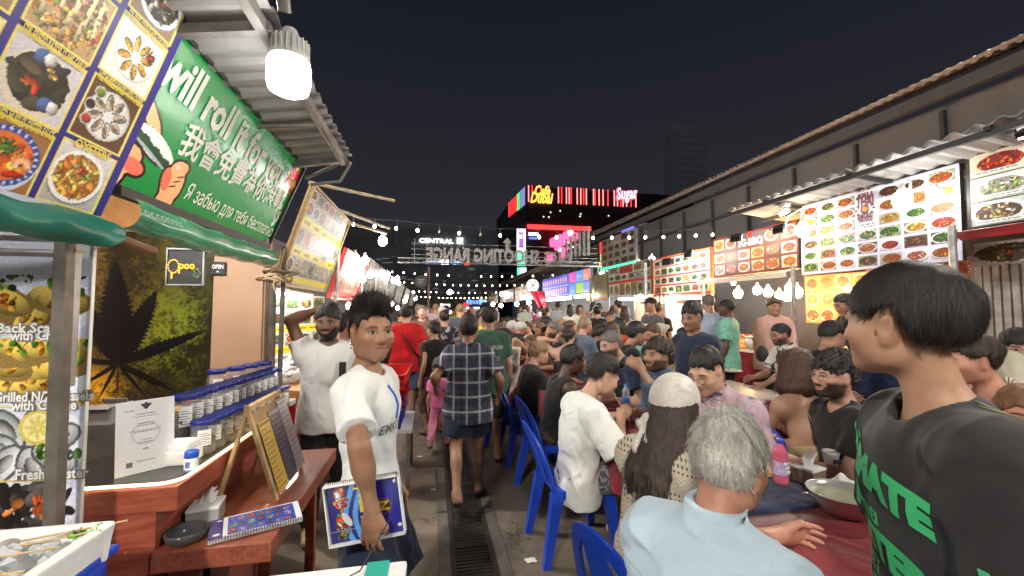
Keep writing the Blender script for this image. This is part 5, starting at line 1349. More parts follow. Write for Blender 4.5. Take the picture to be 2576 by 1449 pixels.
g = MB(); dots(g, [((.058+.013*math.cos(q)*(1+.4*math.cos(5*q)))*w/.18, (-.03+.022*math.sin(q))*h/.19) for q in np.linspace(0, 6.1, 22)], .0025); g.build('lit_leaf', emit('led_green', (.45, .6, .25), .7, False), t)
MB().tube([(0, 0, h*.49), (.01, .05, h*.49+.16)], .003, 5).build('hanger', BLACK, t)
p = gy(550, 675, 2.935); g = MB(); g.box((0, 0, 0), (.085, .012, .085), bev=.004); o = g.build('open_plaque', BLACK); o.location = (p.x, 2.93, p.z); tag(o, 'small black OPEN plaque on the tan wall', 'plaque')
L = MB(); lettering(L, 'OPEN', .035, (0, -.008, .008), Mx, fit=.065, bold=.001); L.box((0, -.0075, -.022), (.012, .001, .008)); L.build('lettering', WINK, o)
# bamboo post and the tied rope
g = MB(); g.tube([(-1.03, 2.99, 0), (-1.045, 2.98, 1.9)], .022, 10); g.tube([(-1.0, 3.02, .8), (-.985, 3.0, 2.0)], .016, 8); tag(g.build('post', pm('dark_pole', (.10, .085, .07), .6, .4, 14, bump=.3)), 'pair of dark poles at the far corner of the tan wall', 'post')
g = MB(); ROPE = pm('rope', (.55, .40, .24), .9, .25, 60, bump=.6)
for k in range(5):
 ph = k*1.3; g.tube([Vector((-1.0+.065*math.cos(q+ph)*(1+.25*k), 2.93+.02*math.sin(3*q), 1.80+.035*math.sin(q)*(1+.3*math.sin(ph)))) for q in np.linspace(0, 6.1, 16)], .006, 6)
for k in range(5): g.tube([(-1.03+.01*k, 2.94, 1.83), (-1.035+.014*k, 2.94, 1.90), (-1.045+.02*k, 2.935, 1.955+.006*k)], .0055, 6)
g.tube([(-1.0, 2.93, 1.80), (-1.02, 2.92, 1.74), (-1.0, 2.92, 1.69)], .006, 6); tag(g.build('rope_knot', ROPE), 'tan rope tied in loops round the dark poles', 'rope')

# ================================================================ left row, second stall and beyond
def P_yel(cv, L, M):
 w, h = cv.w, cv.h; cv.a[:] = (.66, .70, .68); YL = (.80, .76, .01)
 for y0, y1 in ((.03, .085), (.30, .385), (.60, .70)): cv.rect(0, h*y0, w, h*y1, YL)
 for y0, y1, k in ((.10, .29, 1), (.40, .59, 2), (.71, .86, 3), (.865, .99, 4)): grid_dishes(cv, 0, h*y0, w, h*y1, 7, 1, k, .01, ((.52, .50, .42),), 26, plate=(.62, .62, .56), pals=[R_SHE, R_BRN, R_RED, R_WHT, R_SHE])
 for k in range(5): scribble(cv, w*(.06+.2*k), h*.325, w*(.17+.2*k), h*.36, (.45, .25, .1), k); scribble(cv, w*(.06+.2*k), h*.635, w*(.17+.2*k), h*.665, (.45, .25, .1), k+7)
 cv.rect(w*.62, h*.30, w*.75, h*.59, (.90, .72, .1)); L_ = L; lettering(L, 'Seafood', .1, (w*.69, h*.40, .004), fit=w*.13, bold=.004); return [pm('blue_ink', (.1, .2, .5), .5)]
board('tilted yellow banded seafood menu board on the second left stall', (-1.36, 4.0, 1.82), (-1.36, 5.6, 1.82), (-1.08, 4.0, 2.71), 130, P_yel, frame=WOOD, thick=.03, rim=.02)
BAM = pm('bamboo', (.46, .40, .26), .5, .25, 10, bump=.2)
def bamboo(label, a, b_):
 g = MB(); a, b_ = Vector(a), Vector(b_); d = b_-a; n_ = max(3, int(d.length/.22)); P = []; R = []
 for k in range(n_): 
  for e in (.02, .5, .98): P.append(a+d*((k+e)/n_)); R.append(.0155 if e == .5 else .018)
 g.tube(P, R, 8); return tag(g.build('bamboo_pole', BAM), label, 'pole', 'bamboo lamp poles on the left stalls')
bamboo('bamboo pole reaching out from the near top corner of the yellow board', (-1.12, 4.0, 2.74), (-.45, 4.9, 2.84)); bamboo('bamboo pole from the middle of the yellow board top to the white bulb', (-1.1, 4.9, 2.72), (-.62, 6.1, 2.74)); bamboo('short bamboo pole from the far corner of the yellow board', (-1.1, 5.55, 2.70), (-.68, 6.3, 2.70))
lamp_bulb('white bulb at the tip of the bamboo pole above the aisle', gy(963, 606, 6.3), .062, COOL, 20)
tube_lamp('white tube light over the ice display under the yellow board', (-1.5, 3.9, 1.75), (-1.42, 5.3, 1.72), .016, COOL, 17)
tube_lamp('second tube light deep inside the yellow board stall', (-1.75, 3.9, 1.78), (-1.65, 5.2, 1.76), .018, COOL, 20)
def P_strip(cv, L, M):
 w, h = cv.w, cv.h; cv.a[:] = (.72, .80, .74)
 for y in (.16, .46): cv.rect(0, h*y, w, h*(y+.09), (.86, .78, .05)); [scribble(cv, w*(.05+.13*k), h*(y+.035), w*(.14+.13*k), h*(y+.055), (.5, .4, .1), k) for k in range(7)]
 for y0, y1, k in ((.0, .16, 1), (.25, .46, 2), (.55, .76, 3), (.78, .99, 4)): grid_dishes(cv, 0, h*y0, w, h*y1, 7, 1, k, .03, ((.75, .82, .77),), 12, pals=[R_GRN, R_BRN, R_SHE, R_OR])
 return None
board('white menu panel with two yellow bands behind the ice display', (-1.95, 4.2, .98), (-1.33, 5.5, .98), (-1.95, 4.2, 1.74), 170, P_strip, frame=WHITE, thick=.02)
def counter(label, x0, x1, y0, y1, z, cloth, top=WHITE, name='stall_counter', group=None):
 t = thing(name, label, 'stall counter', ((x0+x1)/2, (y0+y1)/2, 0), group=group); w, d = x1-x0, y1-y0; g = MB(); g.box((0, 0, z-.02), (w, d, .04), bev=.006); g.build('top', top, t); g = MB()
 def sk(u, v):
  per = [(-w/2, -d/2), (w/2, -d/2), (w/2, d/2), (-w/2, d/2), (-w/2, -d/2)]; k = u*4; i = min(3, int(k)); f = k-i; x = per[i][0]+(per[i+1][0]-per[i][0])*f; y = per[i][1]+(per[i+1][1]-per[i][1])*f
  nx_, ny_ = [(0, -1), (1, 0), (0, 1), (-1, 0)][i]; a = .012+.014*math.sin(u*140+math.sin(u*37)*2)*v; return (x+nx_*a, y+ny_*a, z-.035-(z-.06)*v)
 g.sheet(sk, 120, 4); g.build('cloth_skirt', cloth, t); return t
HERE = 'seafood piles on the stall counters'
def pile(label, loc, rx_, ry_, h, cols, n, size, seed, name='seafood_pile', cat='seafood', rough=.3, asp=.45, group=None, kind=None):
 Rr = random.Random(seed); g = MB(); mats = [pm('morsel_%d_%d_%d' % tuple(int(q*99) for q in c), c, rough, .3, 30, coat=.3) for c in cols]
 for k in range(n):
  a, q = Rr.uniform(0, 6.28), math.sqrt(Rr.random()); x, y = math.cos(a)*q*rx_, math.sin(a)*q*ry_; s = size*Rr.uniform(.6, 1.3)
  g.ball((x, y, h*(1-q*q)*Rr.uniform(.5, 1)+s*.3), (s, s*asp*Rr.uniform(.7, 1.3), s*asp), 7, 5, Rr.randrange(len(cols)), rotm(Rr.uniform(-.5, .5), Rr.uniform(-.6, .6), Rr.uniform(0, 6.3)))
 g.ball((0, 0, 0), (rx_, ry_, h*.75), 16, 6, 0); o = g.build(name, mats); o.location = loc; return tag(o, label, cat, group, kind)
def sub_pile(t, name, loc, r, h, cols, n, size, seed):
 o = pile('x', loc, r, r, h, cols, n, size, seed); o.parent = t; o.name = name; del o['label']; del o['category']
counter('seafood counter with a red cloth under the yellow menu board', -1.95, -1.02, 3.35, 5.3, .90, cloth_mat('bright_red', (.45, .012, .02), .2))
g = MB(); g.box((-1.28, 4.2, .955), (.6, 1.5, .085), rotm(y=.16), bev=.01); tag(g.build('display_tray', pm('orange_board', (.45, .23, .06), .6)), 'sloping orange wooden display tray with ice under the yellow board', 'tray')
pile('white shellfish and ice heaped on the sloping orange tray', (-1.30, 4.15, 1.01), .28, .68, .13, [(.75, .76, .76), (.85, .86, .87), (.5, .45, .42), (.65, .35, .3), (.25, .24, .24)], 190, .045, 5)
def P_redb(cv, L, M):
 w, h = cv.w, cv.h; cv.a[:] = (.78, .10, .10); cv.rect(0, h*.12, w, h*.99, (.72, .40, .34)); grid_dishes(cv, 0, h*.14, w, h*.98, 8, 3, 3, .02, ((.86, .5, .45), (.88, .75, .7)), 12, pals=[R_RED, R_PNK, R_OR]); return None
board('red edged menu board beyond the yellow one on the left', (-1.32, 5.75, 1.75), (-1.32, 7.5, 1.75), (-1.13, 5.75, 2.36), 90, P_redb, frame=pm('red_frame', (.5, .03, .03), .5), thick=.03, rim=.03)
def P_pale(sd):
 def f(cv, L, M):
  cv.a[:] = (.50, .47, .44); grid_dishes(cv, 0, 0, cv.w, cv.h, max(3, int(cv.w*3.2)), max(2, int(cv.h*4)), sd, .03, ((.55, .5, .45), (.5, .4, .3)), 10, plate=(.6, .58, .55), pals=[R_BRN, R_SHE, R_OR, R_GRN]); return None
 return f
LB = [(7.6, 9.0, 'white picture menu board third on the left row'), (9.3, 11.2, 'bright pale menu board fourth on the left row'), (11.6, 13.6, 'washed out menu board fifth on the left row'), (14.2, 17, 'small far menu board sixth on the left row'), (18, 21.5, 'tiny far menu board seventh on the left row'), (23, 28, 'last far menu board visible on the left row')]
for k, (a, b_, lb) in enumerate(LB): board(lb, (-1.30, a, 1.80), (-1.30, b_, 1.80), (-1.10, a, 2.50), 60, P_pale(k+11), frame=DARK, thick=.03, group='far menu boards on the left')
for k, (y0, y1, cl) in enumerate(((5.5, 7.5, REDCLOTH), (7.7, 9.2, NAVYCLOTH), (9.4, 11.3, REDCLOTH), (11.6, 14, REDCLOTH), (14.4, 17.5, NAVYCLOTH), (18, 22, REDCLOTH))):
 counter(ORD[k+1].capitalize()+' cloth skirted seafood counter along the left row', -2.0, -1.0, y0, y1, .88, cl, group='seafood counters along the left row')
 pile('orange prawns heaped on the '+ORD[k+1]+' left row counter', (-1.35, (y0+y1)/2, .90), .3, (y1-y0)*.42, .18, [(.72, .28, .05), (.8, .4, .08), (.6, .16, .04), (.35, .4, .1)], 110, .07, k+20, group=HERE)
t = thing('drink_bottles', 'orange juice bottles standing on the second left row counter', 'bottles', (-1.15, 5.75, .9)) if False else None
for k in range(3):
 t = thing('juice_bottle', ORD[k]+' orange juice bottle beside the bearded man', 'bottle', (-1.12+.085*k, 5.62, .88), group='orange juice bottles'); g = MB(); g.lathe([(.035, 0), (.038, .02), (.038, .2), (.016, .26), (.016, .28)], 14); g.build('bottle', pm('orange_juice', (.85, .30, .02), .2), t); g = MB(); g.lathe([(.018, .28), (.018, .30), (0, .302)], 10); g.build('cap', WHITE, t)
BL_ = [((893, 650), 5.6, COOL, 40), ((918, 655), 6.4, COOL, 60), ((932, 690), 7.4, COOL, 60), ((912, 700), 6.9, COOL, 50), ((955, 690), 9.2, COOL, 60), ((975, 690), 10.2, COOL, 60), ((990, 705), 11.4, COOL, 70), ((1000, 700), 12.6, COOL, 70), ((1003, 712), 14, COOL, 70), ((880, 770), 6.6, WARM, 50), ((905, 765), 7.6, WARM, 50), ((1020, 757), 19, COOL, 90), ((1045, 752), 22, COOL, 90), ((985, 765), 11, WARM, 50), ((1040, 735), 24, COOL, 90), ((1000, 775), 13, WARM, 50), ((960, 770), 9, WARM, 50)]
for k, (D, Y, c, s) in enumerate(BL_): lamp_bulb('glowing bulb '+['close beside the red edged board', 'by the red board edge', 'before the white board', 'low before the red board', 'over the fourth left board', 'beyond the fourth left board', 'highest of the far left cluster', 'in the far left cluster', 'lowest of the far left cluster', 'low over the prawns behind the bearded man', 'low over the prawns behind the white shirt man', 'far down the left row', 'farthest down the left row', 'low over the far left counters', 'high at the far left end', 'low near the pole foot', 'low beyond the white shirt man'][k], gy(D[0], D[1], Y), .055, c, s*.34, group='bulbs along the left row')
g = MB(); g.box((-2.75, 20, 1.4), (.12, 34, 2.8)); tag(g.build('back_wall', corr_mat('left_shed', (.10, .095, .09), 1)), 'dark corrugated back wall of the left row', 'wall')
for k, y in enumerate((5.65, 7.55, 9.25, 11.4)): g = MB(); g.tube([(-1.3, y, 0), (-1.2, y, 2.45)], .022, 8); tag(g.build('post', STEEL), 'grey stall post '+ORD[k]+' along the left row', 'post', 'stall posts along the left row')
# trays on a side table
t = thing('side_table', 'small table with a dark red cloth behind the stack of trays', 'table', (-.42, 4.15, 0)); g = MB(); g.box((0, 0, .50), (.5, .7, .03)); g.build('table_top', WHITE, t)
for sx in (-1, 1):
 for sy in (-1, 1): MB().box((sx*.22, sy*.31, .245), (.03, .03, .49)).build('leg', STEEL, t)
cols = [(.02, .04, .42), (.05, .10, .5), (.62, .02, .02), (.20, .05, .35), (.65, .02, .02), (.68, .025, .02), (.7, .02, .02)]
for k, c in enumerate(cols):
 w, d = .30, .56; z = .52+k*.062; g = MB(); s0, s1 = 1.0+.03*k, 1.14+.03*k
 vs = [(sx*w/2*s, sy*d/2*s, zz) for s, zz in ((s0, 0), (s1, .12), (s1*1.06, .12), (s1*1.06, .108), (s1*.96, .112), (s0*.93, .012)) for sx, sy in ((-1, -1), (1, -1), (1, 1), (-1, 1))]
 fs = [(3, 2, 1, 0)]+[(i*4+j, i*4+(j+1) % 4, (i+1)*4+(j+1) % 4, (i+1)*4+j) for i in range(5) for j in range(4)]+[(20, 21, 22, 23)]
 g.add(vs, fs); o = g.build('plastic_tray', pm('tray_%d' % k, c, .35, .15)); o.location = (-.42, 4.1, z); o.rotation_euler.z = .05*math.sin(k*2)
 tag(o, ['dark blue plastic tray at the bottom of the stack', 'lighter blue tray second from the bottom of the stack', 'red tray third from the bottom of the stack', 'purple tray in the middle of the stack', 'red tray just above the purple one', 'red tray second from the top of the stack', 'red tray on top of the stack beside the aisle'][k], 'tray', 'stacked plastic trays')
# ================================================================ CENTRE: string lights, range sign, far buildings
def string(label, y, x0, x1, z, n, r=.03, st=14, sag=.18, glow=.5):
 t = thing('string_lights', label, 'string lights', ((x0+x1)/2, y, z), group='strings of bulbs across the aisle'); w = x1-x0; g = MB(); P = []
 for k in range(41): u = k/40; P.append((w*(u-.5), 0, .16-sag*4*u*(1-u)+.01*math.sin(k*1.7)))
 g.tube(P, max(.004, y*.0004), 5); 
 for k in range(n): u = (k+.5)/n; x = w*(u-.5); z0 = .16-sag*4*u*(1-u); g.tube([(x, 0, z0), (x, 0, z0-.10)], .008 if y < 12 else y*.0005, 5)
 g.build('wire', DARK, t); Rr = random.Random(int(y)); src = {}
 for k in range(n):
  u = (k+.5)/n; x = w*(u-.5)+Rr.uniform(-.02, .02); z0 = .16-sag*4*u*(1-u); lit = Rr.random() < .78
  if lit not in src: src[lit] = MB().ball((0, 0, 0), (r, r, r*1.25), 10, 7).build('bulb', emit('string_warm', (1.0, .80, .45), st, False) if lit else pm('dead_bulb', (.35, .3, .22), .3), t); o = src[lit]
  else: o = src[lit].copy(); COL.objects.link(o)
  o.location = (x, 0, z0-.13)
 return t
string('nearest string of large bulbs sagging across the whole aisle', 7.2, -2.2, 5.6, 3.04, 22, .023)
string('second string of bulbs just behind the range sign truss', 16.5, -2.2, 6.0, 3.05, 19, .021, 4)
string('third string of bulbs crossing below the second one', 23, -2.2, 7, 3.05, 21, .025, 3)
string('fourth string of small bulbs across the far aisle', 31, -2.4, 7, 2.95, 23, .029, 2.4)
string('fifth string of tiny bulbs across the far aisle', 38, -2.4, 7, 2.75, 24, .032, 2)
ty = 13.0; a = gy(1000, 668, ty); b_ = gy(1530, 662, ty)
t = thing('range_sign', 'grey back of a large range sign with mirrored letters on a truss over the aisle', 'sign', (0, ty, 0)); g = MB(); z = (a.z+b_.z)/2; w = b_.x-a.x
for dz in (0, .14):
 for dy in (0, .14): g.tube([(a.x, dy, z+dz), (b_.x, dy, z+dz)], .02, 6)
k = 0
x = a.x
while x < b_.x-.2: g.tube([(x, 0, z), (x+.14, 0, z+.14)], .009, 4); g.tube([(x+.14, 0, z+.14), (x+.28, 0, z)], .009, 4); x += .28
for dx in (.5, 2.0, 3.5, 5.0): g.tube([(a.x+dx, 0, z), (a.x+dx, 0, z+.75)], .012, 6)
for dz in (.25, .42, .60): g.tube([(a.x+.4, .02, z+dz), (b_.x-.4, .02, z+dz)], .012, 5)
g.build('truss', STEEL, t)
p0, p1 = gy(1072, 642, ty), gy(1355, 642, ty); cx = (p0.x+p1.x)/2; L = MB(); Mm = Matrix(((-1, 0, 0), (0, 0, 1), (0, 1, 0)))
GREYL = pm('grey_letter_back', (.30, .29, .30), .6, .2)
lettering(L, 'SHOOTING RANGE', .58, (cx, -.05, p0.z), Mm, fit=p1.x-p0.x, bold=.026, extrude=.02)
q0, q1 = gy(1372, 642, ty), gy(1415, 642, ty); lettering(L, 'NG', .5, ((q0.x+q1.x)/2+.12, -.05, p0.z), Mm, fit=(q1.x-q0.x)*1.6, bold=.014, extrude=.02)
L.build('letters', GREYL, t)
g = MB(); p = gy(1276, 615, ty); g.prism([(p.x-.06, -.04, p.z-.2), (p.x+.06, -.04, p.z-.2), (p.x+.06, -.04, p.z+.05), (p.x+.14, -.04, p.z+.05), (p.x, -.04, p.z+.22), (p.x-.14, -.04, p.z+.05), (p.x-.06, -.04, p.z+.05)], (0, .03, 0)); g.build('arrow', GREYL, t)
g = MB(); 
for k in range(6):
 p = gy(1425+11*k, 632-3.5*k, ty-.3*k); g.box((p.x, -.3*k, p.z+.1), (.085, .05, .62+.05*k), bev=.01)
p = gy(1450, 640, ty); g.tube([(p.x-.6, 0, p.z-.35), (p.x+.9, -1.5, p.z-.35)], .02, 6); g.build('slatted_letters', GREYL, t)
g = MB(); p = gy(1078, 700, 15.5); g.tube([(p.x, 15.5, 0), (p.x, 15.5, 3.15)], .05, 10); tag(g.build('steel_pole', pm('rusty_pole', (.16, .10, .075), .6, .3, 9, bump=.2)), 'rusty steel pole standing in the aisle crowd', 'pole')
t = thing('round_sign', 'dim round sign on the pole over the crowd', 'sign', gy(1058, 708, 15.3)); g = MB(); g.lathe([(0, -.02), (.235, -.02), (.24, 0), (.235, .02), (0, .02)], 28, M=rotm(x=PI/2)); g.build('disc', pm('dim_disc', (.10, .10, .10), .5), t); L = MB(); 
for k in range(3): L.box((0, -.026, .07-.07*k), (.24-.05*k, .004, .028)); 
L.build('lettering', pm('dim_letter', (.3, .3, .3), .5), t)
def block(name, label, x0, x1, y0, y1, z1, mat, cat='building'):
 t = thing(name, label, cat, ((x0+x1)/2, (y0+y1)/2, 0)); MB().box((0, 0, z1/2), (x1-x0, y1-y0, z1)).build('walls', mat, t); return t
NIGHT = pm('night_facade', (.42, .42, .46), .8, .35, .3)
t = block('department_store', 'dark department store block carrying the glowing CENTRAL name', -22, 13.0, 82, 96, 17.5, NIGHT); L = MB(); p = gy(1098, 606.5, 81.7); c = t.location
lettering(L, 'CENTRAL', 1.2, (p.x-c.x, 81.7-c.y, p.z), rotm(x=PI/2), fit=6.6, bold=.012); 
p = gy(1157, 606, 81.7)
for k in range(4): L.box((p.x-c.x, 81.7-c.y, p.z), (1.25, .1, .13), rotm(y=k*PI/4))
for sx in (-1, 0, 1):
 for sz in (-1, 0, 1): L.box((p.x-c.x+sx*.47, 81.65-c.y, p.z+sz*.47), (.26, .1, .26))
L.build('lit_name', emit('sign_white', (.92, .98, 1.0), 2.4, False), t)
g = MB(); Rr = random.Random(2)
for k in range(26): g.box((Rr.uniform(-15, 15), -7.05, Rr.uniform(3, 11.5)), (Rr.uniform(.4, 1.4), .08, .12))
g.build('lit_windows', emit('far_window', (.8, .85, 1.0), .12, False), t)
SHOPS = [((1090, 660), 38, 10, (.35, .55, 1.0), 2.0, 'blue white lit shop screen'), ((1117, 658), 24, 14, (.85, .92, 1.0), 3.2, 'bright white lit shop screen'), ((1148, 660), 30, 11, (.3, .5, 1.0), 1.6, 'blue lettered lit shop screen'), ((1176, 663), 14, 9, (1, .08, .06), 1.6, 'small red lit shop screen')]
for (D, w, h, c, s, lb) in SHOPS:
 p = gy(D[0], D[1], 70); k = 70/1036; g = MB(); Rr = random.Random(w)
 for j in range(4): g.box(((j-1.5)*w*k*.25, 0, Rr.uniform(-.1, .1)), (w*k*.21, .15, h*k*Rr.uniform(.5, .95)))
 g.box((0, .14, 0), (w*k, .1, h*k), mi=1); o = g.build('shop_screen', [emit('scr_%d' % w, c, s, False), NIGHT]); o.location = p; tag(o, lb+' far beyond the range sign', 'screen', 'far shop screens')
for (D, Y, w, h, c, s, lb) in (((1192, 760), 50, 40, 12, (.12, .25, 1.0), 1.6, 'blue lit shop front at the far end of the aisle'), ((1172, 766), 50, 14, 12, (1, .05, .05), 1.5, 'red lit sign at the far end of the aisle'), ((1120, 768), 50, 26, 9, (1, .85, .6), 1.8, 'cream lit sign at the far end of the aisle'), ((1190, 775), 50, 34, 5, (.9, .97, 1), 3, 'white tube sign at the far end of the aisle'), ((1215, 757), 50, 22, 8, (.3, .5, 1), 1.5, 'small blue sign at the far end of the aisle'), ((1120, 786), 48, 34, 9, (1, .88, .6), 4, 'glowing counter front at the far end of the aisle')):
 p = gy(D[0], D[1], Y); k = Y/1036; g = MB(); Rr = random.Random(w); n_ = max(2, w//8)
 for j in range(n_): g.box(((j-(n_-1)/2)*w*k/n_, 0, 0), (w*k/n_*.75, .1, h*k*Rr.uniform(.55, 1)))
 g.box((0, .1, 0), (w*k*1.05, .08, h*k*1.1), mi=1); o = g.build('lit_sign', [emit('far_%d_%d' % (w, h), c, s, False), NIGHT]); o.location = p; tag(o, lb, 'sign')
lamp_bulb('greenish white globe lamp high over the far crowd', gy(1132, 735, 26), .13, (.92, 1.0, .78), 30, cat='lamp', name='globe_lamp')
# neon building
nb = thing('neon_building', 'big dark corner building with red neon bands and a glowing club front', 'building', (0, 0, 0)); Y0 = 60
def px(x, y, Y=Y0): return gy(x, y, Y)
A_, B_ = px(1325, 470), px(1660, 470); Zt = A_.z
g = MB(); xl = px(1283, 470, 66).x
dark = pm('club_facade', (.028, .020, .026), .7, .3, .4)
# angled corner
C0 = px(1326, 512); C1 = px(1280, 560, 70)
zb = px(1326, 566).z
poly = [(A_.x, Y0, 0), (B_.x+6, Y0, 0), (B_.x+6, 84, 0), (C1.x, 84, 0), (C1.x, 70, 0)]
poly = [Vector(q) for q in poly]
g.prism([q+Vector((0, 0, zb)) for q in poly], (0, 0, Zt-zb)); 
poly2 = [Vector((A_.x, Y0+1.0, 0)), Vector((B_.x+6, Y0+1.0, 0)), Vector((B_.x+6, 84, 0)), Vector((A_.x-.6, 84, 0))]; g.prism(poly2, (0, 0, zb-.01)); g.build('facade', dark, nb)
REDN, PINKN, DRED = emit('neon_red', (1.0, .03, .03), 2.2, False), emit('neon_pink', (1.0, .32, .30), 1.6, False), pm('deep_red_panel', (.16, .006, .008), .6)
g = MB(); z0, z1 = px(1400, 512).z, px(1400, 471).z; kx = lambda x: px(x, 500).x
for a, b_ in ((1400, 1440), (1447, 1480), (1488, 1520), (1540, 1568), (1326, 1392)): MB().box(((kx(a)+kx(b_))/2, Y0-.06, (z0+z1)/2), (kx(b_)-kx(a), .1, z1-z0)).build('panel', DRED, nb)
for k, x in enumerate((1404, 1412, 1424, 1431, 1436, 1451, 1460, 1467, 1474, 1492, 1496, 1506, 1516, 1528, 1544, 1552, 1560, 1566, 1329, 1338, 1380, 1575, 1586, 1598)): MB().box((kx(x), Y0-.2, (z0+z1)/2), (.13, .1, z1-z0)).build(*(('neon_tube', REDN, nb) if k % 3 == 1 else ('pale_neon_tube', PINKN, nb)))
d = (C1-Vector((A_.x, Y0, 0))); 
for k in range(6): f = .45+.1*k; q = Vector((A_.x, Y0, 0))+Vector((d.x, d.y, 0))*f; MB().box((q.x-.15, q.y-.1, (z0+z1)/2-.2), (.08, .1, (z1-z0)*.95)).build('neon_tube', REDN, nb)
dn = Vector((d.x, d.y, 0)).normalized(); nn = Vector((dn.y, -dn.x, 0)); nn = nn if nn.y < 0 else -nn
def side(mb, f0, f1, za, zb_):
 q0 = Vector((A_.x, Y0, 0))+Vector((d.x, d.y, 0))*f0+nn*.12; q1 = Vector((A_.x, Y0, 0))+Vector((d.x, d.y, 0))*f1+nn*.12; mb.quad((q1.x, q1.y, za), (q0.x, q0.y, za), (q0.x, q0.y, zb_), (q1.x, q1.y, zb_))
for nme, f0, f1, c, s in (('lit_red_panel', .5, 1.0, (.8, .04, .06), .5), ('lit_green_panel', .30, .48, (.05, .85, .2), 1.0), ('lit_violet_panel', .05, .28, (.35, .35, .8), .6)): g = MB(); side(g, f0, f1, z0-.3, z1-.3*f0); g.build(nme, emit('pan_'+nme, c, s, False), nb)
L = MB(); lettering(L, 'Cafe', 2.1, (kx(1364), Y0-.25, px(1364, 482).z), rotm(x=PI/2), fit=kx(1385)-kx(1346), bold=.06, shear=.3); lettering(L, 'Dubai', 2.3, (kx(1362), Y0-.25, px(1364, 500).z), rotm(x=PI/2), fit=kx(1393)-kx(1336), bold=.06, shear=.3); L.build('lit_name', emit('neon_orange', (1.0, .33, .04), 3, False), nb)
L = MB(); lettering(L, 'Sugar', 2.6, (kx(1573), Y0-.45, px(1573, 490).z), rotm(x=PI/2, y=-.12), fit=kx(1602)-kx(1545), bold=.14, shear=.3); o = L.build('name_outline', emit('neon_outline', (1, .08, .15), 1.6, False), nb); L = MB(); lettering(L, 'Sugar', 2.6, (kx(1573), Y0-.6, px(1573, 490).z), rotm(x=PI/2, y=-.12), fit=kx(1600)-kx(1548), bold=.03, shear=.3); L.build('lit_name', emit('neon_lilac', (.62, .66, 1.0), 1.7, False), nb)
g = MB(); q0, q1 = px(1326, 570), px(1486, 570)
for k in range(40): x = q0.x+(q1.x-q0.x)*(k+.5)/40; g.box((x, Y0-.1, q0.z), ((q1.x-q0.x)/40*.8, .2, .62))
g.build('red_fascia', emit('fascia_red', (1.0, .02, .02), 4, False), nb)
def panel(nme, x0, y0, x1, y1, c, s, dy=0): a, b_ = px(x0, y0), px(x1, y1); g = MB(); g.box(((a.x+b_.x)/2, Y0+.8-dy, (a.z+b_.z)/2), (abs(b_.x-a.x), .12, abs(a.z-b_.z))); return g.build(nme, emit('pl_%s_%d' % (nme, x0), c, s*1.7, False), nb)
panel('screen_white', 1303, 572, 1325, 632, (.80, .78, .95), 1.1); panel('screen_violet', 1308, 582, 1319, 622, (.28, .08, .55), .9, .15); panel('screen_green', 1304, 634, 1325, 668, (.10, .75, .35), 1.1); panel('screen_green', 1304, 672, 1310, 696, (.1, .75, .35), 1.0); panel('screen_white', 1311, 672, 1327, 696, (.75, .85, .85), .9)
panel('blue_band', 1328, 683, 1390, 690, (.05, .10, .9), 1.0); panel('red_band', 1328, 691, 1372, 698, (1, .03, .03), 1.8); panel('lit_word', 1333, 583, 1358, 590, (.9, .92, 1.0), 2.2); panel('blue_word', 1334, 594, 1357, 600, (.1, .15, .8), .9)
g = MB(); g2 = MB(); Rr = random.Random(12)
for k in range(58):
 x, y = Rr.gauss(1420, 17), Rr.gauss(612, 17)
 if (abs(x-1420)/42)**2+(abs(y-612)/34)**2 > 1: continue
 p = px(x, y); (g if Rr.random() < .78 else g2).ball((p.x, Y0+.6, p.z), (Rr.uniform(.35, .8), .15, Rr.uniform(.3, .75)), 9, 6)
for x, y0, y1 in ((1386, 640, 682), (1438, 655, 676)): a, b_ = px(x, y0), px(x, y1); g.box((a.x, Y0+.6, (a.z+b_.z)/2), (.9, .2, a.z-b_.z))
g.build('neon_mural', emit('mural_red', (1.0, .06, .16), 3.0, False), nb); g2.build('mural_highlight', emit('mural_pale', (1.0, .62, .72), 3.2, False), nb)
g = MB(); 
for k in range(7): p = px(Rr.uniform(1345, 1560), Rr.uniform(525, 555)); g.ball((p.x, Y0-.1, p.z), .11, 6, 4)
g.build('window_light', emit('tiny_window', (1, .9, .7), 1.5, False), nb)
p = gy(1610, 600, 40); t = thing('lit_kiosk', 'purple lit lattice front with a red sign beyond the right roof', 'building', (0, 0, 0)); g = MB(); a, b_ = gy(1600, 560, 42), gy(1690, 625, 42); g.box(((a.x+b_.x)/2, 42, (a.z+b_.z)/2), (b_.x-a.x, .2, a.z-b_.z)); g.build('front', emit('lattice_purple', (.20, .13, .26), .45, False), t); g = MB()
for k in range(7): x = a.x+(b_.x-a.x)*k/6; g.box((x, 41.8, (a.z+b_.z)/2), (.06, .06, a.z-b_.z)); g.box(((a.x+b_.x)/2, 41.8, b_.z+(a.z-b_.z)*k/6), (b_.x-a.x, .05, .05))
g.build('lattice', DARK, t); g = MB(); c0 = gy(1622, 607, 41); g.box((c0.x, 41, c0.z), (1.7, .1, .45), rotm(y=.1)); g.build('red_sign', emit('kiosk_red', (1, .02, .03), 1.8, False), t); g = MB(); c0 = gy(1606, 610, 41); g.box((c0.x, 40.9, c0.z), (.7, .1, .6), rotm(y=.1)); g.build('white_sign', emit('kiosk_white', (1, .9, .9), 2, False), t)
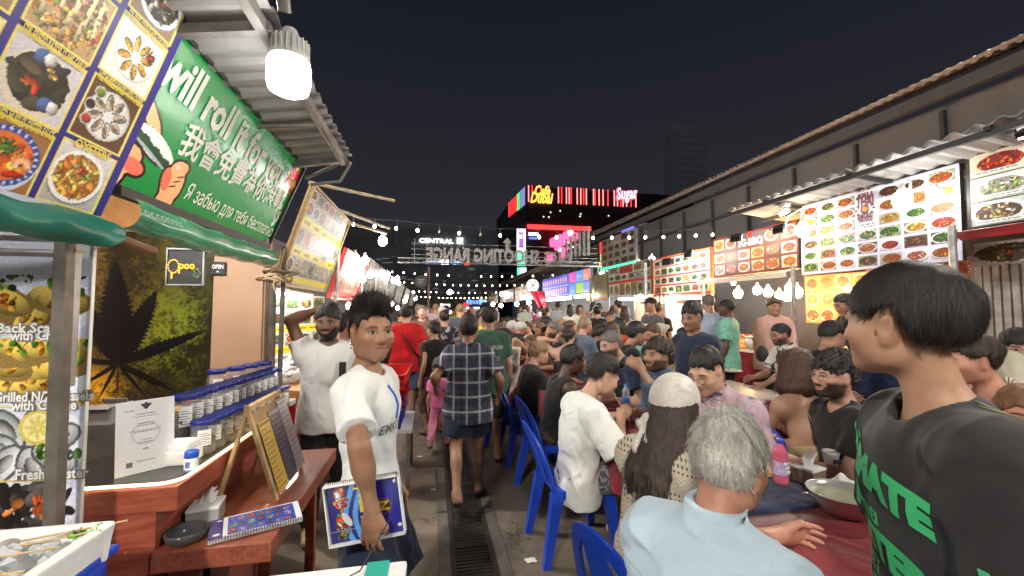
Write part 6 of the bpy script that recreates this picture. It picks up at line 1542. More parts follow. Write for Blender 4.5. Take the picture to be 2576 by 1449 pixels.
# tower
t = thing('tower_block', 'dim tall apartment tower in the night haze on the right', 'building', (0, 0, 0)); a, b_ = gy(1680, 322, 110), gy(1790, 470, 110); TW = pm('tower_concrete', (.62, .62, .66), .9, .15, .1); g = MB(); w = b_.x-a.x; w *= .93; a.x += w*.07; g.box((a.x+w/2, 112, a.z/2), (w, 4, a.z)); g.box((a.x+w*.42, 112, a.z+1), (w*.6, 3, 2.2))
g.build('walls', TW, t); g = MB()
for i in range(7):
 for j in range(14):
  if not (i or j): wo = MB().box((0, 0, 0), (w*.07, .1, 1.0)).build('window', pm('dark_window', (.5, .5, .54), .6), t); o = wo
  else: o = wo.copy(); COL.objects.link(o)
  o.location = (a.x+w*(.1+.133*i), 109.96, a.z-2-j*2.2)
# long shed on the right
SH = corr_mat('shed_wall', (.17, .158, .155), 1, .8, .5, .0); t = thing('warehouse', 'long dark warehouse with a ribbed roof edge behind the right stalls', 'building', (0, 0, 0)); g = MB(); g.box((9.2, 12.0, 2.5), (1.6, 24, 5.0)); g.build('wall', SH, t)
g = MB()
for k in range(17): g.box((8.36, .9+k*1.45, 2.6), (.09, .06, 4.6))
g.box((8.34, 12, 4.30), (.1, 24, .07)); g.build('batten', pm('shed_batten', (.045, .042, .045), .8), t)
g = MB(); EA = pm('roof_edge', (.26, .20, .165), .8, .3, 5, dirt=.6)
for k in range(150): y = .1+k*.163; g.tube([(7.8, y, 5.22+.008*y), (8.6, y, 5.50+.008*y)], .05, 8)
g.box((8.2, 12.1, 5.40), (.9, 24.4, .05), rotm(y=-.32)); g.build('ribbed_roof', EA, t)
g = MB(); g.box((8.0, 12, 5.05), (.12, 24.2, .20)); g.build('gutter', pm('gutter', (.07, .065, .066), .7), t)
t = thing('far_shed', 'second dark shed roof running behind the far right stalls', 'building', (0, 0, 0)); g = MB(); g.box((9.4, 34.4, 2.2), (1.6, 20, 4.4)); g.build('wall', SH, t); g = MB(); g.box((8.5, 34.4, 4.55), (2.4, 20.2, .32), rotm(y=-.12)); g.build('roof', EA, t)

# ================================================================ RIGHT ROW of stalls
XR = 5.2
def P_pad(cv, L, M):
 w, h = cv.w, cv.h; cv.a[:] = (.83, .82, .90); grid_dishes(cv, .02, .02, w-.02, h-.02, 7, 6, 21, .03, ((.90, .88, .88), (.70, .68, .70), (.86, .88, .92)), 22, (.72, .55, .68), pals=[R_OR, R_RED, R_GRN, R_BRN, R_YEL, R_PNK, R_GRN, R_OR])
 cv.rect(w*.425, h*.50, w*.56, h*.99, (.84, .84, .90)); ink = (.40, .20, .26)
 lettering(L, 'PAD', .2, (w*.495, h*.925, .004), fit=w*.095, bold=.007); lettering(L, 'THAI', .2, (w*.492, h*.835, .004), fit=w*.115, bold=.007); cv.ell(w*.49, h*.745, .05, .06, ink); cv.ell(w*.49, h*.755, .035, .04, (.85, .6, .3))
 for k in range(10): q = k*.628; cv.ell(w*.49+math.cos(q)*.105, h*.745+math.sin(q)*.085, .02, .011, ink, q)
 lettering(L, 'SEAFOOD', .08, (w*.49, h*.66, .004), fit=w*.10, bold=.004); lettering(L, 'THAI FOOD', .08, (w*.49, h*.615, .004), fit=w*.10, bold=.004); scribble(cv, w*.435, h*.545, w*.55, h*.565, (.5, .52, .5)); scribble(cv, w*.435, h*.515, w*.55, h*.535, (.5, .52, .5), 4)
 return [pm('maroon_ink', (.22, .07, .10), .6)]
board('large white PAD THAI menu board crowded with dish photographs', (XR, 5.0, 2.07), (XR, 3.17, 2.07), (XR+.02, 5.0, 3.06), 170, P_pad, frame=DARK, thick=.05)
def P_sg(cv, L, M):
 w, h = cv.w, cv.h; cv.a[:] = (.36, .07, .04); grid_dishes(cv, .02, .02, w-.02, h*.62, 6, 2, 33, .04, ((.85, .62, .4), (.9, .8, .7)), 16, pals=[R_OR, R_RED, R_OR, R_RED, R_PNK], plate=(.9, .75, .55)); grid_dishes(cv, .02, h*.64, w*.33, h-.02, 2, 1, 7, .04, ((.9, .7, .5),), 24, pals=[R_OR]); grid_dishes(cv, w*.66, h*.64, w-.02, h-.02, 2, 1, 9, .03, ((.95, .85, .6),), 20, pals=[R_YEL, R_PNK]); cv.rect(w*.34, h*.64, w*.66, h-.02, (.30, .27, .30)); cv.ell(w*.5, h*.90, .05, .07, (.85, .12, .06))
 lettering(L, 'SG-BBQ', .16, (w*.5, h*.74, .004), fit=w*.29, bold=.003); return [WINK]
board('red SG-BBQ board of sausages and grills over the orange lit stall', (XR, 6.88, 2.17), (XR, 5.04, 2.17), (XR, 6.88, 2.89), 120, P_sg, frame=DARK, thick=.05)
def P_b4(cv, L, M):
 w, h = cv.w, cv.h; cv.a[:] = (.75, .16, .10)
 for k, (y0, y1) in enumerate(((.04, .25), (.29, .50), (.54, .75), (.79, .98))): cv.rect(0, h*y0, w, h*y1, (.90, .88, .82)); grid_dishes(cv, 0, h*y0, w*.97, h*y1, 7, 1, k+50, .03, ((.92, .90, .85), (.88, .84, .7)), 14, pals=[R_GRN, R_GRN, R_YEL, R_OR, R_BRN])
 return None
board('red striped board of green salads next to the SG-BBQ stall', (XR, 9.0, 1.90), (XR, 6.98, 1.90), (XR, 9.0, 2.74), 100, P_b4, frame=pm('orange_frame', (.6, .16, .06), .6), thick=.05, rim=.03)
def P_b5(cv, L, M):
 w, h = cv.w, cv.h; cv.a[:] = (.80, .80, .72); cv.rect(0, h*.42, w, h*.5, (.82, .12, .08)); cv.rect(w*.3, h*.72, w*.62, h*.99, (.72, .10, .14)); grid_dishes(cv, 0, 0, w, h*.42, 7, 1, 61, .03, ((.85, .85, .7),), 14, pals=[R_GRN, R_YEL]); grid_dishes(cv, 0, h*.5, w, h*.72, 6, 1, 62, .03, ((.9, .88, .85),), 12); grid_dishes(cv, 0, h*.73, w*.28, h, 1, 1, 63, .03, n=20); grid_dishes(cv, w*.64, h*.73, w, h, 2, 1, 64, .03, ((.6, .55, .45),), 14); return None
board('pale green and red menu board behind the capped man in grey', (XR, 11.6, 1.95), (XR, 9.15, 1.95), (XR, 11.6, 2.82), 80, P_b5, frame=DARK, thick=.05)
def P_b6(cv, L, M):
 w, h = cv.w, cv.h; cv.a[:] = (.62, .58, .38); cv.rect(0, 0, w, h*.3, (.80, .70, .08)); cv.rect(0, 0, w, h*.1, (.85, .5, .04)); cv.ell(w*.55, h*.55, w*.3, h*.2, (.60, .52, .48)); cv.blobs(w*.55, h*.55, w*.25, h*.15, R_SHE, 20); return None
board('yellow footed dim menu board beside the blue screens', (XR, 13.4, 1.88), (XR, 11.7, 1.88), (XR, 13.4, 2.70), 60, P_b6, frame=DARK, thick=.05)
def P_b7(cv, L, M):
 w, h = cv.w, cv.h; cv.a[:] = (.20, .20, .62)
 cv.rect(0, h*.46, w*.62, h*.52, (.55, .55, .85)); cv.rect(0, 0, w*.62, h*.06, (.5, .5, .8))
 for j in range(2):
  for i in range(11): cv.ell(w*(.04+.053*i), h*(.27+.48*j), w*.016, h*.15, (.62, .52, .60), .2); cv.ell(w*(.04+.053*i), h*(.30+.48*j), w*.009, h*.09, (.75, .55, .45), .2)
 for i in range(3):
  for j in range(2): c = [(.75, .25, .55), (.25, .5, .85), (.75, .45, .40), (.2, .45, .75), (.45, .65, .15), (.35, .45, .75)][i+3*j]; cv.rect(w*(.64+.12*i), h*(.03+.5*(1-j)), w*(.755+.12*i), h*(.5+.5*(1-j)), c); cv.blobs(w*(.70+.12*i), h*(.25+.5*(1-j)), w*.045, h*.18, R_PNK+R_OR+R_WHT, 16)
 return None
board('blue violet menu board with bright photo panels far along the right row', (XR, 19.2, 2.12), (XR, 13.0, 2.12), (XR-.0, 19.2, 2.98), 45, P_b7, frame=DARK, thick=.06, mat=printed('lit_print', .4, .35, 0))
for k, (a, b_, lb) in enumerate(((26, 20.2, 'pale picture board beyond the round white sign'), (32, 26.5, 'smaller pale picture board farther along the right row'), (40, 33, 'farthest picture board on the right row'))): board(lb, (XR, a, 2.1), (XR, b_, 2.1), (XR, a, 2.95), 30, P_pale(k+71), frame=DARK, thick=.05)
t = thing('round_light_sign', 'round white backlit sign with a small flower in its middle', 'sign', gy(1340, 718, 19.0)); g = MB(); Mz = Matrix(((1, 0, 0), (0, 0, -1), (0, 1, 0)))
g.lathe([(0, -.06), (.30, -.06), (.31, 0), (.30, .05), (0, .05)], 30, M=Mz); g.build('disc', emit('disc_white', (.95, .97, 1.0), .75, False), t); g = MB(); g.ball((0, -.07, 0), (.05, .01, .06), 8, 6); [g.ball((.18*math.cos(q), -.07, .18*math.sin(q)), (.03, .01, .03), 8, 5) for q in (1, 2.2, 3.9, 5.2)]; g.build('flower', pm('flower_tan', (.5, .25, .08), .6), t)
p = gy(1357, 752, 18); g = MB(); g.sheet(lambda u, v: (p.x+(u-.5)*.7*(1-.5*v)+.25*v-.1, 18+.05*math.sin(u*9), p.z+.35-.75*v), 8, 6); tag(g.build('red_drape', TARP_R), 'dark red tarpaulin drape beneath the round white sign', 'tarpaulin')
def P_up(cv, L, M):
 cv.a[:] = (.62, .56, .52); grid_dishes(cv, 0, 0, cv.w, cv.h, 5, 4, 81, .05, ((.58, .52, .47), (.62, .56, .52), (.56, .48, .44)), 10, pals=[R_BRN, R_SHE], plate=(.6, .53, .48)); cv.rect(cv.w*.3, cv.h*.72, cv.w*.62, cv.h*.98, (.66, .62, .6)); scribble(cv, cv.w*.34, cv.h*.84, cv.w*.58, cv.h*.88, (.45, .42, .42)); return None
upb, *_ = board('dim raised menu board edged with green and red neon tubes', (XR, 12.1, 2.84), (XR, 9.9, 2.84), (XR, 12.1, 3.72), 60, P_up, frame=DARK, thick=.06)
g = MB(); g.tube([(0, -.02, .03), (2.2, -.02, .03)], .028, 8); g.build('green_tube', emit('neon_green', (.08, .95, .38), 1.8, False), upb); g = MB(); g.tube([(-.02, .5, .03), (-.02, .85, .03)], .025, 8); g.build('red_tube', emit('neon_red2', (1, .05, .05), 1.5, False), upb); g = MB(); g.tube([(-.02, .02, .03), (-.02, .48, .03)], .018, 8); g.build('yellow_tube', emit('neon_yel', (.9, .7, .2), .8, False), upb); g = MB(); g.tube([(1.5, .9, .03), (2.15, .9, .03)], .03, 8); g.build('blue_tube', emit('neon_blue', (.15, .15, 1.0), 1.5, False), upb)
for y in (10.2, 11.8): g = MB(); g.tube([(5.3, y, 0), (5.3, y, 3.5)], .035, 8); tag(g.build('post', STEEL), 'steel post holding up the raised neon edged board, '+('near' if y < 11 else 'far')+' end', 'post')
def P_nr(cv, L, M):
 w, h = cv.w, cv.h; cv.a[:] = (.22, .20, .20); P = [[R_BRN+R_WHT, R_YEL, R_YEL], [R_WHT+R_GRN, R_WHT+R_GRN, R_GRN], [R_RED, R_PNK+R_WHT, R_OR]]
 for j in range(3):
  for i in range(3):
   x0, x1 = w*(.02+i*.245 if i < 1 else .30+(i-1)*.35), w*(.275 if i < 1 else .63+(i-1)*.35); y0, y1 = h*(.01+.333*j), h*(.325+.333*j); cv.dish(x0, y0, x1, y1, P[j][i], (.70, .76, .70) if j < 2 else (.9, .85, .75), [(.85, .88, .86), None][(i+j) % 3 == 2], 60, .95, (.1, .26)); cv.rect(x0+.03, y0+.015, x1-.05, y0+.05, (.78, .82, .80)); scribble(cv, x0+.04, y0+.025, x1-.06, y0+.04, (.45, .5, .5), i)
 return None
board('right edge menu board of shrimp, salad and baked fish above the red awning', (XR+.02, 3.13, 2.38), (XR+.02, 1.5, 2.38), (XR+.04, 3.13, 3.10), 170, P_nr, frame=DARK, thick=.05)
t = thing('awning', 'bright red tarpaulin awning under the right edge menu board', 'awning'); g = MB()
def fn(u, v): y = 3.17-1.75*u; a = -.3+v*2.6; k = .10*(1+.05*math.sin(u*19+v*6)); return (5.12-math.cos(a)*k*.9, y, 2.30+.09*0+math.sin(a)*k*.55-.12*v+.045)
g.sheet(fn, 30, 12); g.build('tarpaulin', TARP_R, t); MB().tube([(5.15, 3.2, 2.34), (5.15, 1.4, 2.34)], .015, 8).build('rail', STEEL, t)
def P_lo(cv, L, M): cv.a[:] = (.55, .48, .44); grid_dishes(cv, 0, 0, cv.w, cv.h, 3, 1, 91, .03, ((.6, .54, .48),), 30, pals=[R_BRN, R_OR]); return None
board('shaded strip of dish photographs under the red awning', (XR+.35, 3.3, 2.02), (XR+.35, 1.6, 2.02), (XR+.35, 3.3, 2.26), 120, P_lo, frame=DARK, thick=.03)
def P_v(cv, L, M):
 cv.a[:] = (.16, .16, .18)
 for k in range(4): cv.dish(.02, cv.h*(.01+.25*k), cv.w-.02, cv.h*(.24+.25*k), [R_PNK, R_RED, R_WHT, R_OR][k], (.82, .84, .84), None if k < 3 else (.9, .9, .9), 22, .9)
 return None
board('column of shellfish photographs at the right edge of the picture', (XR+.55, 2.58, 1.42), (XR+.55, 1.9, 1.42), (XR+.55, 2.58, 2.05), 120, P_v, frame=DARK, thick=.03)
# eave roof over the PAD THAI board
t = thing('roof', 'rusty edged corrugated roof sheet over the PAD THAI board', 'roof'); g = MB(); n_ = 130
vs = []; fs = []
for i in range(n_+1):
 y = 1.2+4.55*i/n_; w_ = .022*math.sin(y*2*PI/.165)
 for xx, zz in ((4.62, 3.16), (5.9, 3.02)): vs += [(xx, y, zz+w_), (xx, y, zz+w_+.006)]
for i in range(n_): a = i*4; fs += [(a, a+4, a+6, a+2), (a+1, a+3, a+7, a+5), (a, a+1, a+5, a+4)]
g.add(vs, fs); g.build('sheet', corr_mat('old_roof_sheet', (.50, .49, .47), 1, .6, .7, .0), t)
g = MB(); g.box((4.66, 3.5, 3.085), (.05, 4.6, .055)); g.box((5.3, 3.5, 3.03), (.04, 4.6, .05))
for y in (1.4, 2.6, 3.8, 5.0): g.box((5.2, y, 3.05), (1.2, .04, .04), rotm(y=.108))
g.build('roof_frame', DARK, t)
g = MB(); g.tube([(5.1, 4.9, 2.99), (5.0, 4.2, 2.97), (5.0, 3.5, 2.97), (4.98, 3.44, 2.94), (4.95, 3.43, 2.78)], .014, 8); g.tube([(5.1, 4.9, 2.99), (4.95, 4.95, 2.9), (4.9, 4.97, 2.72)], .012, 8); tag(g.build('conduit', WHITE), 'white electric conduit bending down to the bulbs under the eave', 'conduit')
lamp_bulb('big white bulb hanging before the PAD THAI board', gx(2270, 502, 4.9), .085, COOL, 9, group='white bulbs under the right eaves'); lamp_bulb('smaller white bulb between the big bulb and the right edge board', gx(2357, 492, 5.0), .06, COOL, 9, group='white bulbs under the right eaves'); lamp_bulb('white bulb at the far lower corner of the PAD THAI board', gx(2020, 578, 4.85), .085, COOL, 9, group='white bulbs under the right eaves')
def flood(label, p, st, d=(1, 0, -.3), s=.11, c=COOL):
 t = thing('floodlight', label, 'floodlight', p); M = Vector(d).normalized().to_track_quat('Z', 'Y').to_matrix(); g = MB(); g.box(M@Vector((0, 0, -.03)), (s*1.5, s, .05), M, bev=.008); g.tube([M@Vector((-s*.8, 0, -.03)), M@Vector((-s*.8, 0, -.12)), M@Vector((s*.8, 0, -.12)), M@Vector((s*.8, 0, -.03))], .008, 6); g.build('housing', BLACK, t); g = MB(); g.box((0, 0, 0), (s*1.3, s*.85, .008), M); o = g.build('lit_glass', emit('flood_%g' % st, c, st), t); o.location = M@Vector((0, 0, .002)); return t
flood('black floodlight under the near eave aimed at the right edge board', (4.85, 2.45, 3.03), 26, (.5, 0, -.8)); flood('black floodlight in front of the SG-BBQ board', gx(1855, 600, 4.75), 50, (1, .2, -.2), .12, WARM); flood('second floodlight in front of the SG-BBQ board', gx(1965, 578, 4.75), 44, (1, 0, -.2), .12, WARM); flood('floodlight in front of the red striped salad board', gx(1735, 640, 4.7), 46, (1, 0, -.2), .14); flood('second floodlight in front of the red striped salad board', gx(1680, 660, 4.7), 46, (1, .3, -.2), .14)
t = thing('security_camera', 'white security camera under the far end of the eave roof', 'camera', gx(1975, 522, 4.9)); g = MB(); g.box((0, 0, .03), (.1, .1, .06), bev=.01); g.build('bracket', WHITE, t); g = MB(); g.lathe([(0, -.09), (.045, -.085), (.05, 0), (.045, .05), (0, .055)], 14, c=(0, 0, -.05), M=rotm(x=1.2, z=.5)); g.build('body', WHITE, t)
# SG-BBQ stall: awning edge, orange bulbs, back board
t = thing('awning', 'cream canvas edge under the SG-BBQ board', 'awning'); g = MB(); g.sheet(lambda u, v: (5.15-.22*v, 7.0-2.0*u, 2.16-.05*v-.02*math.sin(u*PI)), 20, 3); g.box((4.93, 6.0, 2.075), (.02, 2.0, .07)); g.build('canvas', pm('cream_canvas', (.62, .57, .48), .8, .1), t)
OB = [((1857, 738), 5.6, .075), ((1905, 730), 5.7, .07), ((1932, 735), 5.8, .07), ((1960, 742), 5.6, .06), ((1990, 725), 5.9, .085), ((2005, 735), 5.7, .08), ((1845, 712), 5.3, .035), ((1980, 745), 5.8, .07)]
for k, (D, X, r) in enumerate(OB): lamp_bulb('hot orange bulb '+['alone at the left of the SG-BBQ stall', 'second from the left in the SG-BBQ stall', 'third from the left in the SG-BBQ stall', 'low in the middle of the SG-BBQ stall', 'large and high at the right of the SG-BBQ stall', 'rightmost in the SG-BBQ stall', 'small and flat under the cream awning', 'low beside the large one in the SG-BBQ stall'][k], gx(D[0], D[1], X), r, (1.0, .52, .16), 40, group='orange bulbs of the grill stall')
def P_gr(cv, L, M): cv.a[:] = (.65, .40, .25); grid_dishes(cv, 0, 0, cv.w, cv.h, 4, 3, 95, .04, ((.75, .5, .3), (.6, .3, .2)), 16, pals=[R_RED, R_OR, R_BRN]); return None
board('grill photo panel at the back of the orange lit stall', (6.4, 6.1, 1.35), (6.4, 5.0, 1.35), (6.4, 6.1, 2.15), 90, P_gr, frame=DARK, thick=.03)
def P_pu(cv, L, M): cv.a[:] = (.55, .45, .52); grid_dishes(cv, 0, 0, cv.w, cv.h, 4, 2, 96, .04, ((.6, .5, .55), (.5, .35, .3)), 20, pals=[R_OR, R_BRN, R_RED]); return None
board('purplish panel of grilled fish photos behind the PAD THAI counter', (6.2, 4.9, 1.62), (6.2, 3.3, 1.62), (6.2, 4.9, 2.2), 90, P_pu, frame=DARK, thick=.03)
lamp_bulb('small white bulb in front of the purplish fish panel', gx(2133, 725, 6.0), .04, COOL, 16)
g = MB(); g.box((6.1, 4.35, 1.42), (.03, .95, .40), bev=.01); tag(g.build('white_screen', WHITE), 'white splash screen below the purplish fish panel', 'screen')
g = MB(); g.box((6.9, 12, 1.5), (.1, 26, 3.0)); g.build('x', SH) if False else None
tag(g.build('back_wall', corr_mat('right_shed', (.045, .042, .04), 1)), 'dark sheet metal back wall of the right row', 'wall')
RC = [(1.2, 3.1, REDCLOTH, 'red cloth counter at the right edge under the red awning'), (3.25, 4.95, NAVYCLOTH, 'dark cloth counter under the PAD THAI board'), (5.05, 6.9, REDCLOTH, 'wine red cloth counter of the SG-BBQ stall'), (7.05, 9.0, cloth_mat('bright_red', (.45, .012, .02)), 'bright red cloth counter of the salad stall'), (9.3, 12.5, WHITE, 'white box counter behind the capped man'), (13, 19, NAVYCLOTH, 'dark counter under the blue violet board'), (20, 30, REDCLOTH, 'far red counter along the right row')]
for y0, y1, c, lb in RC: counter(lb, 5.0, 5.75, y0, y1, .92, c)
pile('pile of orange grilled prawns on the SG-BBQ counter', (5.22, 6.25, .93), .22, .5, .12, [(.72, .24, .05), (.8, .36, .08), (.55, .12, .04)], 130, .05, 41, group=HERE); pile('pile of orange sausages at the near end of the SG-BBQ counter', (5.2, 5.35, .93), .2, .28, .1, [(.75, .28, .06), (.62, .16, .05)], 70, .05, 42, group=HERE)
pile('silver fish and shells on ice on the PAD THAI counter', (5.3, 4.1, .93), .26, .75, .10, [(.62, .63, .62), (.75, .76, .76), (.38, .36, .34), (.5, .42, .3)], 170, .05, 43, group=HERE); pile('green and yellow fruit at the far end of the PAD THAI counter', (5.5, 4.75, .93), .2, .2, .14, [(.3, .42, .08), (.5, .5, .12), (.4, .3, .1)], 40, .06, 44, group=HERE)
pile('white iced shellfish on the salad stall counter', (5.25, 7.9, .93), .25, .8, .13, [(.78, .8, .8), (.86, .87, .88), (.5, .5, .48)], 120, .06, 45, group=HERE)
for k, (y, c, lb) in enumerate(((3.0, (.16, .55, .48), 'teal plastic tray of shellfish on the right edge counter'), (2.75, (.10, .35, .5), 'blue plastic tray next to the teal one on the right edge counter'), (2.35, (.75, .38, .45), 'pink plastic tray of dark shells on the right edge counter'))):
 t = thing('plastic_tray', lb, 'tray', (5.2, y, .93)); g = MB(); g.box((0, 0, .008), (.36, .26, .016)); [g.box(q, d, bev=.004) for q, d in (((.18, 0, .03), (.012, .27, .06)), ((-.18, 0, .03), (.012, .27, .06)), ((0, .13, .03), (.36, .012, .06)), ((0, -.13, .03), (.36, .012, .06)))]; g.build('tray', pm('tray_r%d' % k, c, .35), t); sub_pile(t, 'shells', (0, 0, .015), .14, .03, [(.16, .15, .14), (.3, .28, .26)], 24, .03, 60+k)
g = MB(); g.box((4.55, 2.2, .70), (.55, 1.6, .05)); g.box((4.30, 2.2, .66), (.02, 1.6, .12)); g.box((4.55, 2.2, .34), (.5, 1.5, .68), mi=1); tag(g.build('red_table', [REDP, BLACK]), 'shiny red topped side table before the right edge counter', 'table')
SL = pm('shutter', (.34, .33, .32), .5, .3, 9)
t = thing('shutter', 'grey ribbed metal shutter behind the right edge counter', 'shutter', (6.0, 2.95, 0)); g = MB()
for k in range(16): g.box((0, -.55+k*.075, 1.5), (.03, .055, 1.3))
g.build('slats', SL, t); g = MB(); g.tube([(-.08, .05, 2.05), (-.09, .0, 1.7), (-.09, -.2, 1.5), (-.10, -.28, 1.2), (-.10, -.1, .98)], .013, 6); tag(g.build('cable', WHITE, None, (6.0, 2.95, 0)), 'white cable hanging beside the grey shutter', 'cable'); g = MB(); g.box((-.1, .08, 2.05), (.06, .09, .16), bev=.01); tag(g.build('switch_box', WHITE, None, (6.0, 2.95, 0)), 'small white switch box above the hanging cable', 'switch')
PST = [(5.0, 4.95, 2.2, 'between the PAD THAI and SG-BBQ stalls'), (5.02, 6.97, 2.2, 'between the SG-BBQ and salad stalls'), (5.0, 9.07, 2.7, 'between the salad stall and the white counter'), (5.0, 3.12, 2.4, 'between the PAD THAI stall and the red awning'), (5.0, 12.6, 2.6, 'before the blue violet board')]
for x, y, z, lb in PST: g = MB(); g.tube([(x, y, 0), (x, y, z)], .03, 8); g.tube([(x+.07, y+.06, 0), (x+.07, y+.06, z)], .02, 8); tag(g.build('post', STEEL), 'steel stall post '+lb, 'post')
t = thing('utility_cabinet', 'white metal cabinet with open shelves by the stall post', 'cabinet', (5.15, 8.7, 0)); g = MB(); g.box((.25, 0, .85), (.5, .55, 1.7)); g.build('body', pm('grey_white', (.55, .54, .53), .5), t); g = MB(); [g.tube([(-.03, -.3+.18*k, .2), (-.03, -.3+.18*k, 1.9)], .018, 6) for k in range(3)]; g.tube([(-.03, -.4, 1.1), (-.03, .3, 1.1)], .018, 6); g.build('rack', STEEL, t)
t = thing('back_cabinets', 'brown cupboards with plates at the back of the white counter', 'cabinet', (6.2, 10.5, 0)); g = MB(); g.box((0, 0, 1.1), (.4, 2.2, 2.0)); g.build('cupboard', pm('cupboard', (.36, .22, .13), .6, .1), t); g = MB(); [g.box((-.21, -.75+.75*k, 1.2), (.02, .68, 1.5)) for k in range(3)]; g.build('door', pm('cupboard_door', (.42, .28, .18), .6, .1), t)
tube_lamp('long white tube light under the blue violet board', (5.05, 18.0, 2.0), (5.05, 14.6, 2.0), .05, COOL, 12); tube_lamp('shorter white tube light under the blue violet board', (5.05, 14.2, 2.03), (5.05, 12.7, 2.03), .05, COOL, 12); tube_lamp('white tube light over the salad stall counter', (5.4, 8.8, 1.82), (5.4, 7.2, 1.82), .025, COOL, 18); 
tube_lamp('white tube light under the pale green board', (5.4, 11.4, 1.86), (5.4, 10.2, 1.86), .03, COOL, 16)
RB = [((1570, 680), 11.8, .12, 'large round white bulb before the dim yellow board'), ((1608, 667), 10.5, .09, 'white bulb in front of the pale green board'), ((1640, 655), 9.6, .09, 'second white bulb in front of the pale green board'), ((1612, 748), 9.8, .07, 'low bulb behind the woman with long dark hair'), ((1690, 755), 8.2, .10, 'bulb low at the salad stall beside the boy in navy'), ((1275, 745), 24, .11, 'bulb at the far pale boards'), ((1240, 765), 27, .12, 'bulb farther down the right row'), ((1300, 765), 21, .10, 'bulb below the far pale boards'), ((1330, 760), 20, .10, 'bulb beneath the round white sign'), ((1260, 768), 25, .11, 'low bulb at the far right counters'), ((1262, 740), 30, .13, 'far bulb over the pale boards'), ((1225, 775), 34, .14, 'farthest bulb of the right row'), ((1515, 690), 13, .08, 'bulb between the blue violet and yellow boards')]
for D, Y, r, lb in RB: lamp_bulb(lb, gy(D[0], D[1], Y), r, COOL, 40 if Y > 15 else 26, group='bulbs along the right row', cap=Y < 15)
t = thing('metal_frame', 'thin dark metal canopy frame beside the blue violet board', 'frame', (0, 0, 0)); g = MB()
for k in range(6): g.tube([(5.2, 12.7-.05*k, 2.15+.13*k), (6.2, 12.7-.05*k, 2.2+.13*k)], .014, 5)
g.tube([(5.2, 12.8, 1.8), (5.2, 12.3, 3.1)], .03, 6); g.tube([(4.7, 13.6, 3.06), (6.3, 11.7, 3.02)], .02, 6); g.build('bars', STEEL, t)
# bottles and a scale at the SG counter
t = thing('scale', 'round faced kitchen scale on the SG-BBQ counter', 'scale', (5.12, 5.85, .92)); g = MB(); g.box((0, 0, .08), (.16, .18, .16), bev=.02); g.build('body', pm('scale_body', (.5, .4, .3), .5), t); g = MB(); g.lathe([(0, 0), (.085, 0), (.09, .01), (0, .02)], 20, c=(-.09, 0, .12), M=rotm(y=-PI/2)); g.build('dial', WHITE, t); g = MB(); g.lathe([(.04, .16), (.12, .2), (.13, .215), (.1, .2), (0, .19)], 20); g.build('pan', STEEL, t)
for k in range(2): t = thing('sauce_jar', ['yellow sauce jar with a red lid at the left of the scale', 'second yellow sauce jar with a red lid by the grill bulbs'][k], 'jar', (5.3, 6.35-.17*k, .92)); g = MB(); g.lathe([(.055, 0), (.06, .02), (.06, .15), (.05, .17)], 16); g.build('jar', pm('yellow_sauce', (.65, .38, .02), .3), t); g = MB(); g.lathe([(.062, .17), (.064, .22), (0, .23)], 16); g.build('lid', REDP, t)

# ================================================================ TABLES of the eating rows and their things
def table(label, x0, x1, y0, y1, cloth, z=.745, group='dining tables', drop=.26):
 t = thing('dining_table', label, 'table', ((x0+x1)/2, (y0+y1)/2, 0), group=group); w, d = x1-x0, y1-y0
 g = MB(); Rr = random.Random(int(x0*37+y0*11))
 g.box((0, 0, z-.0225), (w, d, .035)); g.build('table_top', pm('table_board', (.4, .36, .32), .6), t)
 g = MB(); R0 = .03
 def cl(u, v):
  a = u*2*PI; 
  c, s = math.cos(a), math.sin(a); k = max(abs(c), abs(s)); ex, ey = c/k*(w/2+.004), s/k*(d/2+.004)
  if v < .4: f = v/.4; return (ex*f, ey*f, z+.0005)
  f = (v-.4)/.6; o = 1+.0; fo = .016*math.sin(a*17+2*math.sin(a*5))*f+.012*f; n_ = math.hypot(ex, ey); return (ex+ex/n_*fo, ey+ey/n_*fo, z-.002-drop*f)
 g.sheet(cl, 160, 10); g.build('cloth', cloth, t)
 for sx in (-1, 1):
  for sy in (-1, 1): MB().tube([(sx*(w/2-.06), sy*(d/2-.07), 0), (sx*(w/2-.06), sy*(d/2-.07), z-.04)], .014, 8).build('leg', STEEL, t)
 return t
TX0, TX1 = 1.10, 1.72
table('wine red clothed table in the near right corner behind the man in black', 1.02, 1.78, .45, 1.50, REDCLOTH); table('navy clothed table with the tissue box and pink bottle', 1.12, 1.86, 1.515, 2.02, NAVYCLOTH)
for k, (y0, y1, lb) in enumerate(((2.05, 3.2, 'wine red clothed table of the man eating with chopsticks'), (3.22, 4.4, 'wine red clothed table of the girl in black'), (4.42, 5.7, 'wine red clothed table beyond the men in navy'), (5.72, 7.2, 'far wine red clothed table in the middle of the crowd'), (7.25, 9, 'wine red clothed table deep in the seated crowd'), (9.05, 11.5, 'farthest red clothed table of the left eating row'))): table(lb, TX0, TX1, y0, y1, REDCLOTH)
m_, n_, b_ = newmat('heart_cloth'); tc = n_.new('ShaderNodeTexCoord').outputs['Object']; x, y, z = n_.xyz(tc); fx = ((x+y)*3.4).frac()-.5; fz = ((z+.55)*4.2).frac()-.5; d = fx.sq()+(fz-(fx.abs()*.45)).sq(); c = n_.mix((1-d.step(.045, .055))*z.lt(.735), (.62, .55, .52), (.42, .03, .12)); setb(b_, n_, c, .4); HEART = m_
